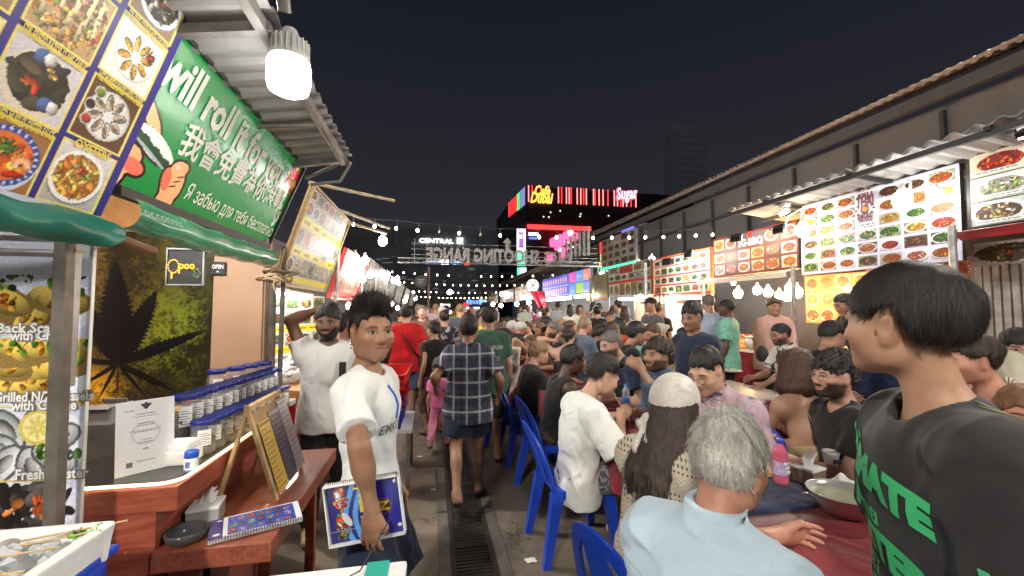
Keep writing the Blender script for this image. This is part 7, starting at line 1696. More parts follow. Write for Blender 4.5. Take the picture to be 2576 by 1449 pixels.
table('pale cloth table with pink hearts and used plates', 2.55, 3.45, 3.35, 4.35, HEART, drop=.30); table('wine red clothed table in front of the brown haired woman', 2.35, 3.2, 2.3, 3.25, REDCLOTH, z=.74); table('red clothed table behind the crowd on the right', 2.6, 3.4, 4.6, 6.0, REDCLOTH); table('red clothed table far back on the right', 2.6, 3.4, 6.3, 8.4, REDCLOTH)
def bottle(label, loc, h=.23, r=.032, cap=(.05, .25, .65), liquid=None, lab=(.05, .16, .5), group='drink bottles on the tables'):
 t = thing('water_bottle', label, 'bottle', loc, group=group); g = MB(); P = [(r*.85, 0), (r, .008), (r, h*.12), (r*.94, h*.15), (r, h*.18), (r, h*.58), (r*.9, h*.66), (r*.98, h*.70), (r*.9, h*.78), (r*.42, h*.90), (r*.40, h*.95)]; g.lathe(P, 20); g.build('bottle', glassy('bottle_pet', (.75, .85, .95), .06, .35) if not liquid else pm('drink_%g' % liquid[0], liquid, .12, .1, coat=.5), t); g = MB(); g.lathe([(r*.46, h*.92), (r*.48, h*.93), (r*.48, h), (r*.4, h*1.01), (0, h*1.01)], 14); g.build('cap', pm('cap_%g_%g' % cap[:2], cap, .3), t)
 g = MB(); g.lathe([(r*1.015, h*.22), (r*1.015, h*.52)], 20); g.build('label_band', pm('band_%g_%g' % lab[:2], lab, .4, .35, 30), t); return t
t = bottle('pink drink bottle with a blue cap on the navy tablecloth', gz(1965, 1215, .747), .205, .033, (.02, .06, .4), (.55, .12, .2), (.45, .36, .55)); g = MB(); [g.ball((.012*math.cos(k), -.033, .06+.02*k), (.012, .003, .008), 8, 5) for k in range(3)]; g.build('logo', WHITE, t)
bottle('clear water bottle standing before the scarf woman and the floral shirt', gz(1750, 1072, .747), .22, .031, (.05, .35, .7)); bottle('clear water bottle between the chopstick eater and the denim shirt', gz(1575, 1035, .747), .22, .031, (.05, .3, .65))
q = gz(2035, 1210, .747); tissue_box('brown tissue box with a white tissue on the navy table', (q.x, q.y, .747), .25, .105, .10, .062, pm('tan_board', (.23, .17, .125), .7, .1))
q = gz(2092, 1185, .747); t = thing('paper_cup', 'white paper cup with a lid behind the brown tissue box', 'cup', q); g = MB(); g.lathe([(.026, 0), (.036, .092)], 22); g.build('cup', PAPER, t); g = MB(); g.lathe([(.038, .09), (.0385, .098), (.035, .103), (.033, .101), (0, .101)], 22); g.build('lid', WHITE, t); g = MB(); g.sheet(lambda u, v: (math.cos(4.1+u*.9)*(.0315+.0015*0+v*.006), math.sin(4.1+u*.9)*(.0315+v*.006), .045+v*.025), 6, 2); g.build('logo', pm('cup_logo', (.25, .28, .25), .6), t)
q = gz(1995, 1190, .747); g = MB(); g.box((0, 0, .022), (.035, .03, .045), bev=.006); o = g.build('sachet', pm('pink_sachet', (.6, .35, .33), .5)); o.location = (q.x, q.y+.03, .747); tag(o, 'pink and white sachets beside the brown tissue box', 'sachet')
def plate(label, loc, r=.11, food=None, seed=1, rice=False, cat='plate'):
 t = thing('plate', label, cat, loc, group='plates on the tables'); g = MB(); g.lathe([(r*.55, 0), (r*.6, .004), (r*.98, .016), (r, .019), (r*.95, .018), (r*.6, .008), (0, .006)], 28); g.build('dish', WHITE, t)
 if food: sub_pile(t, 'food', (0, 0, .008), r*.62, .028, food, 60, r*.13, seed)
 return t
q = gz(1560, 1052, .747); plate('white plate of noodles before the chopstick eater', (q.x+.02, q.y, .748), .12, [(.62, .45, .25), (.7, .55, .3), (.35, .38, .12)], 3)
q = gz(2140, 1290, .747); t = thing('steel_bowl', 'large steel bowl of clear soup beside the man in black', 'bowl', (q.x-.035, q.y+.0, .7475)); g = MB(); g.lathe([(.05, 0), (.075, .008), (.115, .07), (.122, .088), (.127, .09), (.121, .083), (.11, .062), (0, .06)], 36); g.build('bowl', pm('polished_steel', (.62, .61, .58), .22, .05, metal=.45), t); g = MB(); g.lathe([(.112, .066), (0, .066)], 30); g.build('soup', pm('broth', (.30, .31, .21), .2, .2), t)
q = gz(2090, 1250, .747); plate('plate of fried chicken pieces behind the steel bowl', (q.x+.05, q.y+.03, .748), .095, [(.45, .22, .08), (.55, .30, .12), (.34, .15, .05)], 5); g = MB(); d = gz(2025, 1240, .775); e = gz(2090, 1262, .76); g.tube([d, e], .004, 6); g.ball(d, (.016, .011, .004), 10, 6); tag(g.build('spoon', STEEL), 'steel spoon resting on the fried chicken plate', 'spoon')
q = gz(2120, 1240, .76); g = MB(); g.sheet(lambda u, v: ((u-.5)*.13, (v-.5)*.1, .035*math.sin(u*3.1)*math.sin(v*3.1)*(1+.5*math.sin(u*9)*math.sin(v*8))), 12, 10); o = g.build('napkin', PAPER); o.location = (q.x+.07, q.y+.06, .768); tag(o, 'crumpled white napkin behind the fried chicken', 'napkin')
for k, (D, f) in enumerate((((1745, 925), [(.5, .42, .32)]), ((1800, 912), None), ((1840, 935), [(.55, .5, .4)]), ((1765, 940), [(.4, .45, .2), (.6, .55, .45)]))): q = gz(D[0], D[1], .75); plate(['used plate at the near left of the heart cloth table', 'empty white plate at the back of the heart cloth table', 'used plate on the right of the heart cloth table', 'plate with salad scraps on the heart cloth table'][k], (q.x, q.y, .75), .13, f, k)
q = gz(1395, 912, .75); plate('white foam plate of food before the girl in black', (q.x+.02, q.y, .75), .12, [(.6, .5, .35), (.7, .6, .4)], 9); 
q = gz(1510, 1030, .75); g = MB(); g.box((0, 0, .025), (.14, .10, .05), bev=.008); o = g.build('food_box', PAPER); o.location = (q.x+.15, q.y+.25, .747); tag(o, 'white paper food box in front of the dark tank top', 'box')
for k, (x, y) in enumerate(((1.3, 2.9), (1.5, 3.6), (1.35, 4.1), (1.5, 4.8), (1.3, 5.3), (1.5, 6.2), (1.35, 6.8), (2.9, 4.95), (3.0, 5.6))): plate(ORD[k].capitalize()+' of the plates going back along the red tables', (x, y, .747), .11, [(.6, .4, .2), (.5, .5, .2), (.75, .65, .5)], k+30)
t = thing('drink_glass', 'tall glass of red drink before the girl with the hair bun', 'glass', gz(1388, 900, .75)); g = MB(); g.lathe([(.033, 0), (.042, .16), (0, .16)], 16); g.build('drink', pm('red_drink', (.55, .05, .04), .2, .1, coat=.5), t)
g = MB(); 
for k in range(3): g.tube([gz(2010-6*k, 985+10*k, .745)+Vector((0, .0, .006)), gz(2140, 985+14*k, .745)+Vector((0, 0, .006))], .006, 6)
tag(g.build('chopsticks', BROWNW), 'dark chopsticks lying on the wine red table near the brown haired woman', 'chopsticks')
for k in range(3): bottle(['green beer bottle beside the boy in navy', 'second green beer bottle beside the boy in navy', 'third green beer bottle beside the boy in navy'][k], (2.5+.09*k, 4.15, .75), .22, .03, (.6, .5, .2), (.05, .10, .04), (.7, .68, .5))

# ================================================================ blue plastic chairs
def chair():
 t = thing('plastic_chair', 'x', 'chair', group='blue plastic chairs'); g = MB()
 def seat(u, v):   # u across, v front to back
  w = .205-.02*v; x = (u*2-1)*w; y = .20-.40*v; return (x, y, .44-.018*math.sin(PI*u)*math.sin(PI*min(1, v*1.1))-.022*max(0, .15-v)/.15)
 g.sheet(seat, 10, 10)
 g.sheet(lambda u, v: (seat(u, 0)[0]*1.0, .20+.006*v, seat(u, 0)[2]-.05*v), 10, 2)
 for sx in (0, 1): g.sheet(lambda u, v, sx=sx: (seat(sx, u)[0]*(1+.02*v), seat(sx, u)[1], seat(sx, u)[2]-.055*v), 10, 2)
 g.build('seat', BLUEP, t)
 # backrest: hoop with an opening and a broad splat
 g = MB()
 def bk(u, v):  # u across -1..1, v up
  return Vector((u*(.20-.025*v), -.185-.115*v-.05*(1-u*u)*(.3+.7*v), .44+.40*v))
 def strip(p, q, n_=14, th=.011):
  vs = []
  for i in range(n_+1):
   u = i/n_; a, b2 = p(u), q(u); vs += [a+Vector((0, th, 0)), b2+Vector((0, th, 0)), b2-Vector((0, th*.4, 0)), a-Vector((0, th*.4, 0))]
  fs = [(i*4+j, i*4+(j+1) % 4, i*4+4+(j+1) % 4, i*4+4+j) for i in range(n_) for j in range(4)]+[(0, 3, 2, 1), (n_*4, n_*4+1, n_*4+2, n_*4+3)]; g.add(vs, fs, 0, False)
 def arc(u, s): a = PI*u; return (-math.cos(a)*s, math.sin(a)**.7)
 def outer(u):
  x, y = arc(u, 1.0); return bk(x, y)
 def inner(u):
  x, y = arc(u, .70); return bk(x, max(0, y*.86))
 strip(outer, inner, 26)
 def s0(u): return bk(-.34+.06*u, u*.86)
 def s1(u): return bk(.34-.06*u, u*.86)
 strip(s0, s1, 10, .008)
 g.build('backrest', BLUEP, t)
 for sx in (-1, 1):
  for sy, tilt in ((.17, .055), (-.17, -.085)):
   g = MB(); vs = []
   for z, k in ((.43, 1.0), (.2, .8), (0, .62)):
    f = 1-z/.43; cx, cy = sx*(.178+.035*f), sy+tilt*f; w, d = .034*k, .036*k
    vs += [(cx-w, cy-d, z), (cx+w, cy-d, z), (cx+w, cy+d, z), (cx-w, cy+d, z)]
   fs = [(i*4+j, i*4+(j+1) % 4, i*4+4+(j+1) % 4, i*4+4+j) for i in range(2) for j in range(4)]+[(8, 9, 10, 11)]
   g.add(vs, fs); g.build('leg', BLUEP, t)
 return t
CHAIR = chair(); _ch = [0]
def place_chair(x, y, face, label):
 _ch[0] += 1; o = CHAIR if _ch[0] == 1 else dup(CHAIR)
 o.location = (x, y, 0); o.rotation_euler = (0, 0, R_(face)); o['label'] = label; return o

Rr = random.Random(5)
for k, (x, y, lb) in enumerate(((.02, 3.75, 'small scrap of white paper on the concrete beside the drain'), (-.12, 4.6, 'crumpled tissue on the aisle floor near the trays'), (.62, 2.6, 'flattened straw wrapper on the floor before the blue chairs'), (-.3, 2.7, 'torn leaf of paper on the floor by the wooden ledge'))):
 g = MB(); s = .022+.006*k; g.sheet(lambda u, v: (x+(u-.5)*s*2+.004*math.sin(v*7), y+(v-.5)*s*1.5, .004+.006*abs(math.sin(u*5+k)*math.cos(v*4))), 5, 4); tag(g.build('paper_scrap', PAPER), lb, 'litter')
# ================================================================ PEOPLE
THAI = skin_mat('tan', (.33, .185, .115)); THAI2 = skin_mat('light_tan', (.47, .285, .185)); BROWN = skin_mat('brown', (.20, .10, .062), beard=1.0, stubble=(.012, .009, .008), tash=1.0); DKS = skin_mat('deep_brown', (.115, .058, .038), lip=(.2, .08, .07)); PALE = skin_mat('fair', (.56, .35, .265)); PALEB = skin_mat('fair_bearded', (.50, .31, .225), beard=.95, stubble=(.02, .015, .012), tash=.9); RUDDY = skin_mat('ruddy', (.52, .27, .19)); MID = skin_mat('olive', (.42, .255, .175)); MIDB = skin_mat('olive_bearded', (.38, .225, .15), beard=.75, stubble=(.02, .016, .014)); EASTD = skin_mat('light_looking_down', (.53, .34, .24), eyes_down=True); CHOC = skin_mat('dark', (.075, .04, .028), lip=(.15, .06, .06))
BLK = hair_mat('black', (.0075, .007, .0075), (.03, .027, .027)); DBR = hair_mat('dark_brown', (.018, .011, .008), (.06, .036, .024)); BRN = hair_mat('brown', (.05, .026, .014), (.14, .075, .04)); GRY = hair_mat('silver', (.36, .34, .31), (.86, .84, .79), .45, (90, 90, 20)); GRZ = hair_mat('grizzled', (.09, .08, .075), (.26, .24, .22)); FAIR = hair_mat('fair', (.20, .12, .06), (.38, .25, .14)); RHAIR = hair_mat('reddish', (.12, .05, .022), (.26, .12, .06)); LONGB = hair_mat('long_brown', (.016, .010, .008), (.085, .052, .036))
def T_(name, c, **k): return cloth_mat(name, c, **k)
WT, BT, NT = T_('white_tee', (.74, .77, .77), var=.04), T_('black_tee', (.014, .014, .016)), T_('navy_tee', (.018, .024, .055)); RT = T_('red_tee', (.52, .012, .018)); GT = T_('green_tee', (.045, .105, .075)); GRT = T_('grey_tee', (.10, .10, .105)); PKT = T_('pink_tee', (.72, .17, .36)); BLUT = T_('slate_blue_tee', (.10, .13, .19)); LBL = T_('pale_blue_tee', (.36, .42, .55)); BEI = T_('beige_cloth', (.48, .40, .29)); BRT = T_('brown_tee', (.13, .075, .055)); MAR = T_('maroon_tee', (.22, .02, .035)); YEL = T_('yellow_tee', (.66, .5, .03)); WT2 = T_('cream_shirt', (.62, .58, .52)); PKS = T_('salmon_shirt', (.55, .32, .28)); DEN = T_('denim_shirt', (.055, .095, .155), pattern='denim')
JN, DK, NS = T_('blue_jean', (.07, .11, .19), pattern='denim'), T_('black_trousers', (.012, .012, .013)), T_('navy_shorts', (.012, .017, .042)); OLV = T_('olive_trousers', (.10, .09, .06)); BRS = T_('brown_shorts', (.075, .05, .035))
SND = pm('sandal_black', (.016, .015, .015), .5); SNK = pm('sneaker_white', (.6, .6, .58), .6); SLD = pm('tan_slide', (.42, .30, .16), .6)
SH = dict(style='short'); DOWN = dict(d=(0, 0, -1))
st = lambda n, l, w, s, **k: dict(n=n, ln=l, w=w, seed=s, **k)
def r_head(p): c = p.mean(0); return c+np.array([0, .03, -.09])
# ---- 1 young waiter in white
M0 = [gy(820, 1225, 1.56), gy(1000, 1190, 1.54), gy(1018, 1335, 1.54), gy(835, 1370, 1.56)]
S = dict(h=1.6, fat=.82, wid=.90, sw=.90, hyaw=-42, hpitch=3, neck=.98, hs=1.03, wRW=gy(936, 1284, 1.50), hR=dict(d=(.02, -.05, -1), n=(1, -.2, 0), curl=.20, thumb=.6, spread=1.5), pR=(1, .5, 0), fR=(.09, .0, .08))
r = pp('young man in a white shirt holding a blue menu, looking over his shoulder', (934, 838), 1.80, -106, S, THAI, hairP=dict(style='short', t=.010, top=.026, front=.074, nape=-.035, ear=.044, side=.012, amp=.003, curl=110, jag=.009, vol=(0, .03, .108, .064, .066, .044)), hairM=BLK, topP=dict(hem=-.185, sleeve=.74, loose=.034, off=.013, sloose=.010, neck=.060, fold=.010, fs=30), topM=WT, botP=dict(len=.95, loose=.05, fold=.009), botM=NS, shoeM=SND, shoeP=dict(low=1), h=.005, hh=.0045,
       strands=[st(4200, .046, .0009, 3, lift=1.0, only=lambda q: (q[:, 2] > .075), flow=lambda p: p-r_head(p)), st(900, .026, .0009, 4, lift=.12, only=lambda q: q[:, 2] <= .06)])
project_letters(r, 'EMKOMMI', r.top, .052, r.up(-.004, .13, .275), (-1, 0, 0), (0, .12, 1), (0, 1, .1), pm('shirt_ink', (.16, .17, .18), .8), fit=.20, bold=.0008)
dropline(r, r.top, [r.up(.03, .1, .455), r.up(.0, .12, .36), r.up(.01, .13, .305)], (0, 1, .2), .005, pm('lanyard_blue', (.02, .12, .55), .5), 'lanyard')
g = MB(); e = r.hp(.084, -.002, -.042); g.ball(e, .005, 8, 6); e2 = r.hp(.086, .0, -.056); g.ball(e2, .004, 8, 6); g.build('earring', pm('silver_stud', (.7, .7, .7), .2, metal=1), r.root)
def P_hm(cv, L, M):
 w, h = cv.w, cv.h; cv.a[:] = (.19, .18, .60); cv.rect(0, 0, w*.50, h, (.14, .15, .46))
 for x0, c in ((.30, (.36, .66, .95)), (.40, (.14, .18, .55)), (.43, (.36, .66, .95))):
  for k in range(40): y = h*k/39; x = w*(x0+.075*math.sin(3.2+k*.105)); cv.rect(x-w*.035, y-h*.02, x+w*.035, y+h*.02, c)
 cv.blobs(w*.18, h*.74, w*.085, h*.22, R_RED+R_PNK+[(.85, .2, .3), (.9, .88, .9)], 34, (.3, .7)); cv.blobs(w*.19, h*.32, w*.10, h*.16, R_OR+R_WHT, 30, (.25, .6)); cv.ell(w*.24, h*.38, w*.045, h*.14, (.9, .9, .92), .5); cv.blobs(w*.19, h*.12, w*.1, h*.07, R_SHE+R_GRN, 18, (.3, .7))
 cv.rect(0, h*.195, w*.5, h*.205, (.6, .6, .75)); cv.ell(w*.755, h*.5, w*.105, w*.105, (.72, .55, .5)); cv.ell(w*.755, h*.5, w*.099, w*.099, (.16, .11, .08))
 for k in range(30): q = .9+k*.14; cv.ell(w*.765+math.cos(q)*w*.05, h*.52+math.sin(q)*w*.05, w*.006, w*.006, (.75, .48, .14))
 lettering(L, 'N', .045, (w*.755, h*.51, .003), rotm(z=-PI/2), mi=1, bold=.002); lettering(L, 'THAI FOOD', .008, (w*.715, h*.5, .003), rotm(z=-PI/2), mi=1)
 cv.ell(w*.945, h*.90, w*.027, w*.027, (.92, .92, .93)); cv.ell(w*.945, h*.13, w*.027, w*.027, (.92, .92, .93)); lettering(L, 'Special Food', .062, (w*.515, h*.50, .003), rotm(z=-PI/2), mi=0, fit=h*1.0, bold=.0025); return [YINK, pm('gold_ink', (.6, .36, .06), .5)]
mt, Mm, Wm, Hm = board('spiral bound blue menu held at the hip by the young man in white', M0[3], M0[2], M0[0], 700, P_hm, name='menu_booklet', cat='menu', mat=PRINTG, thick=.014, frame=PAPER, rim=.004)
g = MB()
for k in range(38): g.tube([(Wm*(.03+.0255*k), Hm+.004+.006*math.cos(q), -.003+.009*math.sin(q)) for q in np.linspace(0, 5.4, 9)], .0011, 4, cap=False)
g.build('wire_binding', DARK, mt)
# ---- 2 bearded man, hand behind his head
S = dict(h=1.66, fat=1.02, hyaw=-16, hpitch=-2, wR=(.06, -.13, 1.58), pR=(1, .25, .95), hR=dict(d=(-.8, -.3, .2), n=(0, -1, .2), curl=.4), wL=(-.22, .0, .86))
r = pp('bearded man in a white shirt with one hand behind his head', (825, 812), 3.15, -163, S, BROWN, hairP=dict(style='short', t=.014, top=.024, front=.055, nape=-.05, amp=.006, curl=160), hairM=BLK, topP=dict(hem=-.14, sleeve=.45, loose=.025, fold=.007), topM=T_('white_tee_warm', (.68, .66, .64), var=.04), botP=dict(len=1.95, loose=.006), botM=DK, shoeM=SLD, h=.0085, strands=[st(900, .02, .001, 6, lift=.4)])
g = MB(); p = r.up(-.085, .20, .33); g.box(p, (.045, .012, .11), bev=.005); g.build('sunglasses', pm('dark_lens', (.03, .04, .035), .15), r.root)
# ---- 3 man in black at the right edge
S = dict(h=1.66, fat=.97, wid=1.0, sw=.98, hyaw=-46, hpitch=2, hroll=2, neck=1.0, nl=.03, lean=6, hoff=(0, .03, 0), wL=(-.33, .06, .72), wR=(.30, .05, .75))
r = pp('man in a black shirt with green fighter lettering, looking away', (2266, 822), .755, 58, S, THAI2, hairP=dict(style='short', t=.020, top=.030, front=.052, nape=-.030, ear=.048, side=.008, amp=.002, curl=60, jag=.004, vol=(0, -.05, .035, .088, .082, .082), edge=.02), hairM=BLK, topP=dict(hem=-.2, sleeve=.86, loose=.05, off=.022, sloose=.032, neck=.068, fold=.008, fs=20), topM=T_('charcoal_tee', (.030, .028, .031), var=.15, weave=420), botP=dict(len=1.9), botM=DK, h=.005, hh=.0045, strands=[st(7000, .030, .0006, 8, lift=.16)])
LIME = pm('lime_print', (.06, .62, .22), .5)
cz = lambda z, x=.0: r.up(x, .16, z)
NV_ = (-.25, 1, .05); UX = (-1, -.22, -.22)
for tx, z, fit, x, bl in (('ULTIMATE', .385, .40, .035, .006), ('\u0e21\u0e27\u0e22\u0e44\u0e17\u0e22', .30, .18, .065, .002), ('FIGHTER', .225, .35, .035, .006), ('STREET', .16, .13, .08, .001), ('THAILAND', .10, .24, .03, .001)): project_letters(r, tx, r.top, .085 if bl > .002 else .05, r.up(x, .16, z), UX, (0, 0, 1), NV_, LIME, fit=fit, bold=bl)
project_letters(r, 'ULTIMATE', r.top, .055, r.sh['L']+(r.el['L']-r.sh['L'])*.60+np.array([-.1, 0, 0]), (0, -1, 0), (-.1, 0, 1), (-1, 0, 0), pm('sleeve_print', (.06, .50, .25), .5), fit=.19, bold=.002)
for dx in (0, .022): dropline(r, r.top, [r.up(-.075-dx, -.03, .55), r.up(-.11-dx, -.045, .47), r.up(-.135-dx, -.05, .40)], (-.5, -.55, .7), .0014, pm('seam_green', (.22, .26, .12), .7), 'piping')
# ---- 4 silver haired man
S = dict(sit=1, h=1.76, fat=1.08, wid=1.06, lean=12, hunch=8, hyaw=-4, hpitch=-12, hs=1.02, wRW=(1.10, .66, .78), wLW=(1.25, 1.25, .80), neck=1.02)
r = pp('silver haired man in a pale blue linen shirt seated with his back turned', (1834, 1170), 1.02, -62, S, RUDDY, hairP=dict(style='short', t=.009, top=.026, front=.06, nape=-.066, ear=.030, side=.010, amp=.006, curl=95, edge=.01), hairM=GRY, topP=dict(hem=-.12, sleeve=1.25, loose=.03, off=.018, sloose=.02, neck=.062, collar=1, fold=.015, fs=30), topM=T_('linen_blue', (.50, .64, .77), var=.06, pattern='linen'), botP=dict(len=2), botM=T_('sand_trousers', (.3, .26, .2)), h=.0058, hh=.005, strands=[st(5200, .030, .0008, 12, lift=.5, only=lambda q: q[:, 2] > -.01), st(2200, .014, .0007, 13, lift=.1, only=lambda q: q[:, 2] <= 0)])
dropline(r, r.top, [r.up(-.18, -.1, .37), r.up(-.09, -.14, .355), r.up(.09, -.14, .355), r.up(.18, -.1, .37)], (0, -1, .35), .0013, pm('seam_blue', (.36, .48, .6), .8), 'seam', lift=.0006)
place_chair(r.loc.x, r.loc.y, r.face, 'blue plastic chair under the silver haired man in pale blue')
# ---- 5 woman in the white headscarf
def scarf(root, r):
 P = dict(t=.021, top=.030, front=.058, nape=-.012, ear=.03, side=.012, amp=0, jag=.0, edge=.016); b = hairdo({}, r, P); b.warp(folds(.0022, 46, 9, (0, 1, .4)))
 k0 = r.hp(-.05, -.112, -.05); b.ell(k0, (.026, .024, .024), None, .015)
 for a, e in (((.03, -.045, -.085), .015), ((-.01, -.07, -.115), .013), ((-.035, -.02, -.03), .014)): b.cap(k0, k0+np.array(a), .013, e+.006, k=.01, fl=((.5, 1, .3), .4))
 me, V = b.mesh('headscarf', .0055); link('headscarf', me, T_('satin_scarf', (.64, .60, .55), var=.1, rough=.38, pattern='crease_shade'), root)
S = dict(sit=1, h=1.64, fem=1, fat=.92, lean=9, hunch=6, hyaw=6, hpitch=-10, wRW=(1.20, 1.60, .80), wLW=(1.25, 1.9, .80))
r = pp('woman with a white satin headscarf and very long brown hair, seen from behind', (1700, 1030), 1.56, -72, S, PALE, hairP=dict(style='long', t=.012, len=.37, locks=19, wrap=3.5, lock=.024, nape=-.06, flare=.055, amp=.003, down=(0, -.20, -1)), hairM=LONGB, topP=dict(hem=-.06, sleeve=1.9, loose=.02, off=.018, sloose=.03, neck=.07, fold=.006), topM=T_('crochet_cream', (.60, .53, .41), pattern='lace', weave=180), botP=dict(len=2), botM=WT2, h=.0065, hh=.0055, strands=[st(2200, .11, .0014, 15, lift=.06, flow=lambda p: np.tile(np.array([0, -.06, -1.0]), (len(p), 1)), only=lambda q: q[:, 2] < .03)], extra=scarf, shoeM=SNK)
place_chair(r.loc.x, r.loc.y, r.face+4, 'blue plastic chair under the woman in the white headscarf')
# ---- 6 man eating with chopsticks
S = dict(sit=1, h=1.70, fat=.98, hs=1.10, lean=3, hunch=14, hoff=(0, .03, -.01), hyaw=-2, hpitch=-20, fface=.7, nose=.95, wRW=gy(1562, 1050, 2.48), wLW=gy(1545, 1045, 2.78), pR=(.6, -.5, -1), pL=(-.6, -.4, -1), hR=dict(d=(-.3, .7, .55), n=(.6, -.2, .6), curl=.75, thumb=1), hL=dict(d=(.3, .9, .1), n=(-.3, 0, 1), curl=.5))
r = pp('man in a loose white shirt bending to eat with chopsticks', (1515, 948), 2.66, -86, S, EASTD, hairP=dict(style='short', t=.008, top=.028, front=.064, nape=-.03, ear=.045, temple=.01, amp=.004, curl=110), hairM=BLK, topP=dict(hem=-.16, sleeve=.95, loose=.025, off=.016, sloose=.025, neck=.062, fold=.010, fs=30), topM=T_('white_tee_loose', (.76, .78, .76), var=.04), botP=dict(len=1.0, loose=.03), botM=T_('patterned_shorts', (.075, .078, .09), pattern='leaf', cols=[(.30, .30, .33), (.02, .02, .025)]), shoeM=SNK, h=.0075, hh=.0065, strands=[st(1500, .035, .001, 17, lift=.35)])
g = MB(); [g.tube([r.hp(sx*.071, .05-.02*abs(sx), .10), r.hp(sx*.076, -.02, .085)], .003, 5) for sx in (-1, 1)]; [g.ball(r.hp(sx*.033, .085, .105), (.027, .010, .018), 12, 8, M=Matrix(r.H.tolist())) for sx in (-1, 1)]; g.build('sunglasses', pm('black_lens', (.01, .01, .012), .12), r.root)
place_chair(r.loc.x-.0, r.loc.y+.08, -88, 'blue plastic chair under the man eating with chopsticks, its legs in full view')
m1 = Vector(r.root.matrix_basis @ Vector(r.hp(0, .10, -.065))); h1 = Vector(gy(1564, 1032, 2.48)); g = MB()
for k in (-1, 1): g.tube([m1+Vector((.0, k*.004, 0)), h1+Vector((0, k*.008, .02)), h1+(h1-m1)*.35+Vector((0, k*.011, .03))], .0026, 6)
tag(g.build('chopsticks', WOOD), 'pair of pale chopsticks at the mouth of the man in white', 'chopsticks')
# ---- 7.. left side of the table
SITR = dict(sit=1, h=1.70, fat=.94, wid=.95, lean=8, hunch=10, hpitch=-10, wR=(.13, .42, .80), wL=(-.13, .40, .80))
def sit(label, D, Y, face, skin, hp_, hm_, tm, tp=None, chair_=None, bm=JN, h=.010, extra=None, strands=None, **k):
 S = dict(SITR); S.update(k); r = pp(label, D, Y, face, S, skin, hairP=hp_, hairM=hm_, topP=tp or dict(hem=-.08, sleeve=.6, fold=.006), topM=tm, botP=dict(len=2), botM=bm, h=h, extra=extra, strands=strands)
 if chair_: place_chair(r.loc.x, r.loc.y, face, chair_)
 return r
sit('dark skinned man in a black tank top at the red table', (1440, 908), 3.6, -80, CHOC, dict(style='short', t=.016, top=.022, amp=.004, curl=240, nape=-.03, ear=.035), BLK, BT, dict(hem=-.1, sleeve=0, neck=.075, fold=.004), 'blue plastic chair under the man in the black tank top', BRS, .009, lean=10, hunch=12, hpitch=-14, hs=1.06)
sit('young woman with a hair bun and a black top', (1357, 888), 4.4, -84, PALE, dict(style='bun', t=.012, buns=((0, -.10, .075, .042), (.02, -.12, .03, .03))), FAIR, BT, None, 'blue plastic chair under the young woman with the hair bun', fem=1, fat=.92, h=.010, strands=[st(700, .035, .0013, 19, lift=.5)])
sit('man in a cream shirt holding a phone up to his face', (1300, 865), 5.0, -88, MID, dict(style='short', t=.013, ear=.035, nape=-.03), BLK, WT2, dict(hem=-.12, sleeve=.75, loose=.03), 'blue plastic chair under the man in the cream shirt', wR=(.08, .27, 1.08), wL=(-.06, .29, 1.06), hR=dict(d=(-.3, .5, .8), n=(.3, .8, 0), curl=.6), hL=dict(d=(.3, .5, .8), n=(-.3, .8, 0), curl=.6))
sit('man with cropped black hair next to the one in cream', (1272, 848), 5.7, -80, MID, dict(style='short', t=.010, ear=.035), BLK, GRT, None, 'blue plastic chair under the man with cropped black hair')
# right side of the first table
def specs(root, r, mt=None):
 g = MB()
 for sx in (-1, 1): g.tube([r.hp(sx*.033+.021*math.cos(q), .104-.10*abs(sx*.033+.021*math.cos(q))*.5, .0-.004+.016*math.sin(q)) for q in np.linspace(0, 2*PI, 17)], .0013, 5); g.tube([r.hp(sx*.053, .096, .003), r.hp(sx*.074, .04, .006), r.hp(sx*.078, -.01, .006)], .0013, 5)
 g.tube([r.hp(-.012, .103, .0), r.hp(.012, .103, .0)], .0013, 5); g.build('glasses', mt or pm('wire_rim', (.25, .22, .18), .3, metal=.8), root)
sit('man in glasses and a pink floral shirt looking down at the table', (1777, 938), 2.02, 112, EASTD, dict(style='short', t=.006, top=.028, front=.062, nape=-.01, ear=.055, temple=.012, amp=.003), BLK, T_('pink_floral', (.50, .36, .42), pattern='floral', cols=[(.10, .17, .32), (.22, .16, .30), (.30, .24, .36)]), dict(hem=-.1, sleeve=.8, loose=.03, collar=1, neck=.06, off=.018), 'blue plastic chair under the man in the pink floral shirt', h=.0075, extra=specs, lean=22, hunch=10, hpitch=-16, fface=.4, strands=[st(900, .03, .001, 21, lift=.3)])
sit('man in a denim shirt resting his mouth on his hand', (1655, 895), 2.75, 104, skin_mat('olive_dark_beard', (.33, .19, .125), beard=.8, stubble=(.015, .012, .01)), dict(style='short', t=.018, top=.026, amp=.006, front=.05), DBR, DEN, dict(hem=-.1, sleeve=1.6, loose=.03, collar=1), 'blue plastic chair under the man in the denim shirt', h=.0085, hpitch=4, lean=24, wLW=gy(1612, 925, 2.62), pL=(-.5, .5, -1), hL=dict(d=(.7, .2, .35), n=(-.3, .8, .4), curl=.5), wRW=(1.5, 2.9, .8), strands=[st(900, .03, .0012, 23, lift=.5)])
sit('bearded man in a navy shirt leaning on the red table', (1537, 868), 3.5, 100, skin_mat('fair_stubbled', (.45, .28, .205), beard=.9, stubble=(.05, .042, .036)), dict(style='short', t=.008, top=.014, amp=.002, ear=.03), GRZ, NT, None, 'blue plastic chair under the bearded man in navy', lean=26, hpitch=-8)
r = sit('young man in a black sleeveless top with a shoulder bag', (1602, 832), 4.1, -95, MID, dict(style='short', t=.014, top=.024), BLK, BT, dict(hem=-.1, sleeve=.2), None, wR=(.15, .40, .84), lean=18)
